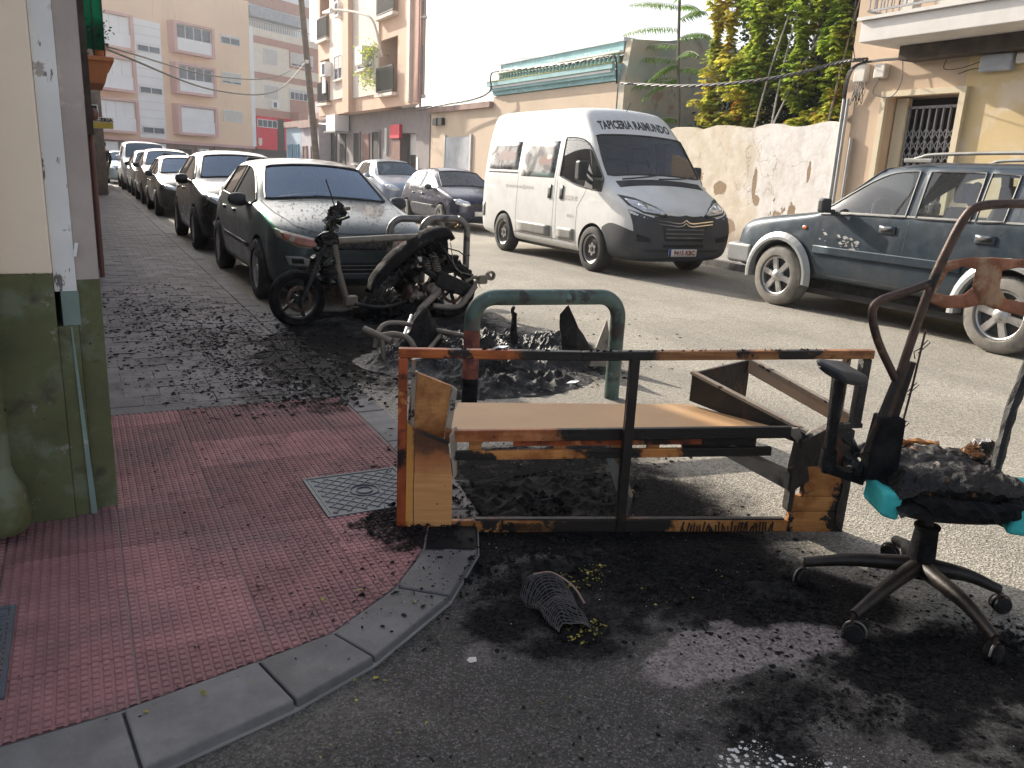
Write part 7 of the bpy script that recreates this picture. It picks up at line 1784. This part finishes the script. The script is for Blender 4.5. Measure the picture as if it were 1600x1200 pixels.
# seat pan: ragged charred cushion
def cushion(name, x0, x1, y0, y1, z0, z1, seed, mat_, rough_=.03, nx=64, ny=56):
    m = MB(); vs = []
    def h(u, v): return z1 + rough_ * (.5 * noise.noise(V((u * 3 + seed, v * 3, 0))) + .6 * abs(noise.noise(V((u * 9, v * 9, seed)))) + .14 * noise.noise(V((u * 24, v * 24, seed)))) - .035 * (abs(u * 2 - 1) ** 4 + abs(v * 2 - 1) ** 4)
    for j in range(ny + 1):
        for i in range(nx + 1): u, v = i / nx, j / ny; vs.append(V((x0 + (x1 - x0) * u, y0 + (y1 - y0) * v, h(u, v))))
    B = len(vs)
    for j in range(ny + 1):
        for i in range(nx + 1): u, v = i / nx, j / ny; vs.append(V((x0 + (x1 - x0) * (.5 + (u - .5) * .92), y0 + (y1 - y0) * (.5 + (v - .5) * .92), z0 + .02 * (abs(u * 2 - 1) ** 3))))
    fs = []; W = nx + 1
    for j in range(ny):
        for i in range(nx): a = j * W + i; fs += [(a, a + 1, a + W + 1, a + W), (B + a + W, B + a + W + 1, B + a + 1, B + a)]
    for i in range(nx): fs += [(i + 1, i, B + i, B + i + 1), (ny * W + i, ny * W + i + 1, B + ny * W + i + 1, B + ny * W + i)]
    for j in range(ny): a = j * W; fs += [(a, a + W, B + a + W, B + a), (a + nx + W, a + nx, B + a + nx, B + a + nx + W)]
    m.add(vs, fs); return O(name, m, mat_)
cushion('seat_pan', -.22, .20, -.20, .28, .365, .455, 1.2, 'char')
cushion('seat_cushion', -.22, .26, -.17, .29, .43, .505, 4.4, mat('burnt_seat', (.009, .008, .008), .45, spec=.3, var=.5, vscale=14, layers=[((.30, .14, .05), 9, .60, .68), ((.45, .40, .34), 24, .64, .70), ((.012, .011, .011), 3, .55, .65)], bump=1, bscale=30, bdist=.02), .045)
O('foam_block', MB().hexa([(-.262, -.14, .362), (-.205, -.16, .35), (-.205, .02, .35), (-.262, .02, .37), (-.255, -.13, .452), (-.20, -.16, .445), (-.20, .02, .45), (-.255, .02, .455)]), 'foam', bevel=.015, seg=3)
O('foam_block', MB().hexa([(.135, -.21, .345), (.36, -.20, .32), (.40, .1, .33), (.22, .1, .36), (.165, -.20, .43), (.38, -.19, .44), (.42, .1, .45), (.24, .1, .45)]), 'foam', bevel=.02, seg=3)
O('charred_edge', MB().tube(spline([(-.25, .05, .46), (-.1, -.19, .43), (.1, -.21, .42), (.20, -.16, .44)]), [.03] * 25, 8, jit=.35), 'char_matt')
O('orange_flap', MB().tube(spline([(-.04, .26, .50), (.03, .275, .508), (.12, .27, .50)]), [.012] * 17, 6, jit=.4), 'plywood')
# melted foil bulge at right
mb_ = MB(); 
for i in range(17):
    for k in range(20):
        a, b = PI * i / 16, 2 * PI * k / 20; d = V((math.sin(a) * math.cos(b), math.sin(a) * math.sin(b), math.cos(a))); r_ = .052 * (1 + .45 * noise.noise(d * 1.6 + V((3, 1, 7))) + .25 * noise.noise(d * 4.5))
        mb_.v.append(V((.225, .16, .51)) + V((d.x * r_ * 1.15, d.y * r_, d.z * r_ * 1.05)))
for i in range(16):
    for k in range(20): mb_.f.append((i * 20 + k, (i + 1) * 20 + k, (i + 1) * 20 + (k + 1) % 20, i * 20 + (k + 1) % 20)); mb_.m.append(0)
O('melted_bulge', mb_, mat('melted_amber', (.22, .10, .04), .08, .7, var=.6, vscale=30, layers=[((.75, .72, .68), 22, .50, .56), ((.02, .015, .012), 18, .52, .58)], bump=1., bscale=30, bdist=.03), smooth=True)
# back frame
def lerpV(a, b, t): return V(a).lerp(V(b), t)
pl, pt = V((-.235, 0, .50)), V((-.155, 0, 1.16)); pt2 = V((-.075, 0, 1.405))
O('back_post', MB().tube(spline([(-.25, 0, .50), (-.215, 0, .80), (-.165, 0, 1.12), (-.115, 0, 1.31), (-.085, 0, 1.385), (-.055, .0, 1.412), (.02, .02, 1.424), (.16, .05, 1.43), (.30, .06, 1.42)]), .0155, 10), 'rust_dark', smooth=True)
O('back_post', MB().tube(spline([(.215, .04, .44), (.24, .06, .72), (.30, .06, 1.05), (.36, .06, 1.30)]), [.02] * 25, 8, jit=.15), 'burnt_steel')
O('inner_strut', MB().tube([(-.205, .01, .62), (-.17, .01, .88)], .014, 8), 'frame_black', smooth=True)
O('inner_strut', MB().tube([(-.275, .0, .55), (-.215, .0, .82)], .017, 8), 'frame_black', smooth=True)
O('post_bracket', MB().hexa([(-.285, -.03, .45), (-.165, -.03, .45), (-.165, .04, .45), (-.285, .04, .45), (-.262, -.03, .685), (-.172, -.03, .68), (-.172, .04, .68), (-.262, .04, .685)]), 'char_matt', bevel=.008)
O('arm_loop', MB().tube(spline([(-.165, 0, 1.155), (-.24, -.01, 1.125), (-.325, -.01, 1.09), (-.345, -.01, 1.045), (-.31, -.01, .95), (-.225, 0, .82)]), .0145, 10), 'rust_dark', smooth=True)
O('spring_wire', MB().tube([(-.155, -.01, 1.0), (-.165, -.01, .8), (-.18, -.01, .60)], .004, 5), 'rust_dark')
for z in (.95, .80, .66):
    x = -.165 + (z - .9) * .07; O('wire_hook', MB().tube([(x - .005, -.01, z - .035), (x + .03, -.01, z + .005), (x + .02, -.01, z + .012), (x - .004, -.01, z - .02), (x - .02, -.01, z - .03), (x - .012, -.01, z - .055)], .002, 4), 'rust_dark')
# lumbar plate with two large rounded openings (ring of blistered steel)
def lumbar():
    m = MB()
    def P(x, z): return V((x, .0 + .03 * ((x + .1) / .3) ** 2, z))
    def band(outer, inner, th=.014):
        n = len(outer)
        for i in range(n):
            j = (i + 1) % n
            a, b, c, d_ = P(*outer[i]), P(*outer[j]), P(*inner[j]), P(*inner[i]); o_ = V((0, th, 0))
            m.hexa([a, b, b + o_, a + o_, d_, c, c + o_, d_ + o_])
    # left opening
    out1 = [(-.185, 1.10), (-.145, 1.225), (-.04, 1.25), (.035, 1.25), (.035, 1.09), (-.02, 1.075), (-.10, 1.07)]
    in1 = [(-.135, 1.125), (-.105, 1.195), (-.06, 1.215), (-.018, 1.205), (-.018, 1.15), (-.04, 1.125), (-.09, 1.118)]
    out2 = [(.036, 1.09), (.036, 1.25), (.15, 1.25), (.30, 1.245), (.30, 1.05), (.18, 1.055), (.10, 1.07)]
    in2 = [(.085, 1.15), (.08, 1.205), (.13, 1.218), (.22, 1.215), (.23, 1.13), (.18, 1.105), (.115, 1.115)]
    band(out1, in1); band(out2, in2); return m
lp_ = lumbar().build('lumbar_plate', 'rust_red', CH, world=False)
bm = bmesh.new(); bm.from_mesh(lp_.data); bmesh.ops.remove_doubles(bm, verts=bm.verts, dist=.002)
bmesh.ops.delete(bm, geom=[f for f in bm.faces if len([g for g in bm.faces if g is not f and set(g.verts) == set(f.verts)])], context='FACES')
bmesh.ops.recalc_face_normals(bm, faces=bm.faces); bm.to_mesh(lp_.data); bm.free()
ss_ = lp_.modifiers.new('round', 'SUBSURF'); ss_.levels = 2; ss_.render_levels = 2; lp_.data.polygons.foreach_set('use_smooth', [True] * len(lp_.data.polygons))
M['pad'] = mat('sooty_arm_pad', (.035, .037, .042), .45, var=.3, vscale=20, bump=.2, bscale=80)
# armrest on the left
O('arm_post', MB().tube([(-.385, .06, .44), (-.388, .06, .60), (-.392, .06, .80)], [.020, .021, .027], 12), 'char', smooth=True)
O('arm_sleeve', MB().lathe([(.027, .455), (.030, .46), (.028, .53), (.026, .53)], (-.386, .06, 0), 'Z', 14), 'char', smooth=True)
ap = MB(); ap.hexa([(-.500, .00, .838), (-.430, -.06, .800), (-.305, .02, .770), (-.375, .09, .800), (-.530, .00, .885), (-.440, -.075, .850), (-.290, .02, .812), (-.375, .11, .855)])
O('arm_pad', ap, M['pad'], bevel=.022, seg=5)
O('arm_bracket', MB().bar((-.39, .06, .46), (-.26, .03, .43), .05, .03), 'char_matt')
for k, (x, z, r_) in enumerate(((-.33, .57, .016), (-.31, .50, .020))):
    O('melted_clump', MB().tube(spline([(x - .03, .02, z + .03), (x, .0, z), (x + .02, .02, z - .04)], 4), [r_] * 9, 7, jit=.45), 'melted_amber_dark' if 0 else 'char_gloss')

# ================================================================ WOVEN MESH PIECE in the foreground
wb_ = thing('woven_mesh_piece', 'crumpled grey striped woven mesh piece with a copper coloured wire on the asphalt', 'mesh basket', (1.34, 2.03, 0))
vs = []; nx, ny = 30, 26
def wv(u, v):
    a_ = (u - .5) * 2.9; x = .085 * math.sin(a_) * (1 - .35 * v); y = .10 - v * .23; z = .012 + .085 * max(0, math.cos(a_)) * (1 - .75 * max(0, v) ** 1.5) + .030 * noise.noise(V((u * 3, v * 3, 2)))
    return V((1.335 + x - .01 * v, 2.06 + y + .02 * math.sin(u * 5), max(.006, z)))
m = MB(); 
for k in range(24):
    v = k / 23; m.tube([wv(i / 18, min(1, max(0, v + .018 * noise.noise(V((i * .35, k * .9, 3)))))) for i in range(19)], .0022, 5, caps=False)
for k in range(9):
    u = .06 + k * .11; m.tube([wv(u + .015 * math.sin(i * 2.1), i / 18) + V((0, 0, .002)) for i in range(19)], .0014, 4, caps=False)
m.build('woven_strands', 'weave_wire' if 0 else mat('woven_strand', (.055, .05, .052), .5, var=.6, vscale=40), wb_)['kind'] = 'stuff'
for j in range(ny + 1):
    for i in range(nx + 1): vs.append(wv(i / nx, j / ny) - V((0, 0, .003)))
MB().add(vs, [(j * (nx + 1) + i, j * (nx + 1) + i + 1, (j + 1) * (nx + 1) + i + 1, (j + 1) * (nx + 1) + i) for j in range(ny) for i in range(nx)]).build('backing', 'char_matt', wb_, smooth=True)
MB().tube(spline([(1.30, 2.165, .10), (1.36, 2.14, .105), (1.41, 2.08, .075), (1.43, 2.03, .03)]), .004, 6).build('copper_wire', 'weave_wire', wb_, smooth=True)

# ================================================================ PERSON far down the left pavement
def skin_body(name, verts, edges, radii, mat_, parent, root=0):
    me = bpy.data.meshes.new(name); me.from_pydata(verts, edges, []); me.materials.append(M[mat_] if isinstance(mat_, str) else mat_)
    o = bpy.data.objects.new(name, me); C.objects.link(o); sk = o.modifiers.new('skin', 'SKIN')
    bm = bmesh.new(); bm.from_mesh(me); ly = bm.verts.layers.skin.verify(); bm.verts.ensure_lookup_table()
    for i, r_ in enumerate(radii): bm.verts[i][ly].radius = (r_, r_) if not isinstance(r_, tuple) else r_; bm.verts[i][ly].use_root = (i == root)
    bm.to_mesh(me); bm.free(); ss = o.modifiers.new('s', 'SUBSURF'); ss.levels = 1; ss.render_levels = 1
    dg = bpy.context.evaluated_depsgraph_get(); m2 = bpy.data.meshes.new_from_object(o.evaluated_get(dg)); bpy.data.objects.remove(o)
    if not m2.materials: m2.materials.append(M[mat_] if isinstance(mat_, str) else mat_)
    o = bpy.data.objects.new(name, m2); C.objects.link(o); o.parent = parent; m2.polygons.foreach_set('use_smooth', [True] * len(m2.polygons)); return o
pe = thing('person', 'person in dark jacket and olive trousers walking on the far left pavement', 'person', (1.02, 36.0, PZ), R(200))
mj = mat('dark_jacket', (.03, .022, .025), .8); mt = mat('olive_trousers', (.13, .12, .05), .8); ms = mat('skin', (.42, .25, .18), .6)
skin_body('body', [(0, 0, .92), (0, -.01, 1.12), (0, 0, 1.36), (0, 0, 1.46), (0, -.02, 1.56), (0, -.02, 1.66), (-.17, 0, 1.37), (-.22, .06, 1.12), (-.22, -.06, .90), (-.22, -.10, .80), (.17, 0, 1.37), (.22, -.02, 1.12), (.22, .10, .90), (.22, .12, .80), (-.09, 0, .86), (-.10, -.14, .50), (-.10, -.22, .08), (-.10, -.32, .04), (.09, 0, .86), (.10, .10, .50), (.10, .26, .12), (.10, .18, .04)],
          [(0, 1), (1, 2), (2, 3), (3, 4), (4, 5), (2, 6), (6, 7), (7, 8), (8, 9), (2, 10), (10, 11), (11, 12), (12, 13), (0, 14), (14, 15), (15, 16), (16, 17), (0, 18), (18, 19), (19, 20), (20, 21)],
          [.12, .12, .14, .055, .085, .085, .06, .048, .038, .03, .06, .048, .038, .03, .085, .06, .045, .04, .085, .06, .045, .04], ms, pe)
skin_body('jacket', [(0, 0, .90), (0, -.01, 1.12), (0, 0, 1.38), (-.17, 0, 1.38), (-.22, .06, 1.12), (-.22, -.06, .90), (.17, 0, 1.38), (.22, -.02, 1.12), (.22, .10, .90)], [(0, 1), (1, 2), (2, 3), (3, 4), (4, 5), (2, 6), (6, 7), (7, 8)], [(.18, .13), (.17, .14), (.15, .13), .075, .062, .05, .075, .062, .05], mj, pe)
skin_body('trousers', [(0, 0, .92), (-.09, 0, .86), (-.10, -.14, .50), (-.10, -.22, .10), (.09, 0, .86), (.10, .10, .50), (.10, .26, .14)], [(0, 1), (1, 2), (2, 3), (0, 4), (4, 5), (5, 6)], [.13, .10, .075, .06, .10, .075, .06], mt, pe)
MB().lathe([(0, 1.77), (.06, 1.755), (.10, 1.70), (.10, 1.62), (.085, 1.58)], (0, .0, 0), 'Z', 14).build('hair', mj, pe, smooth=True, world=False)
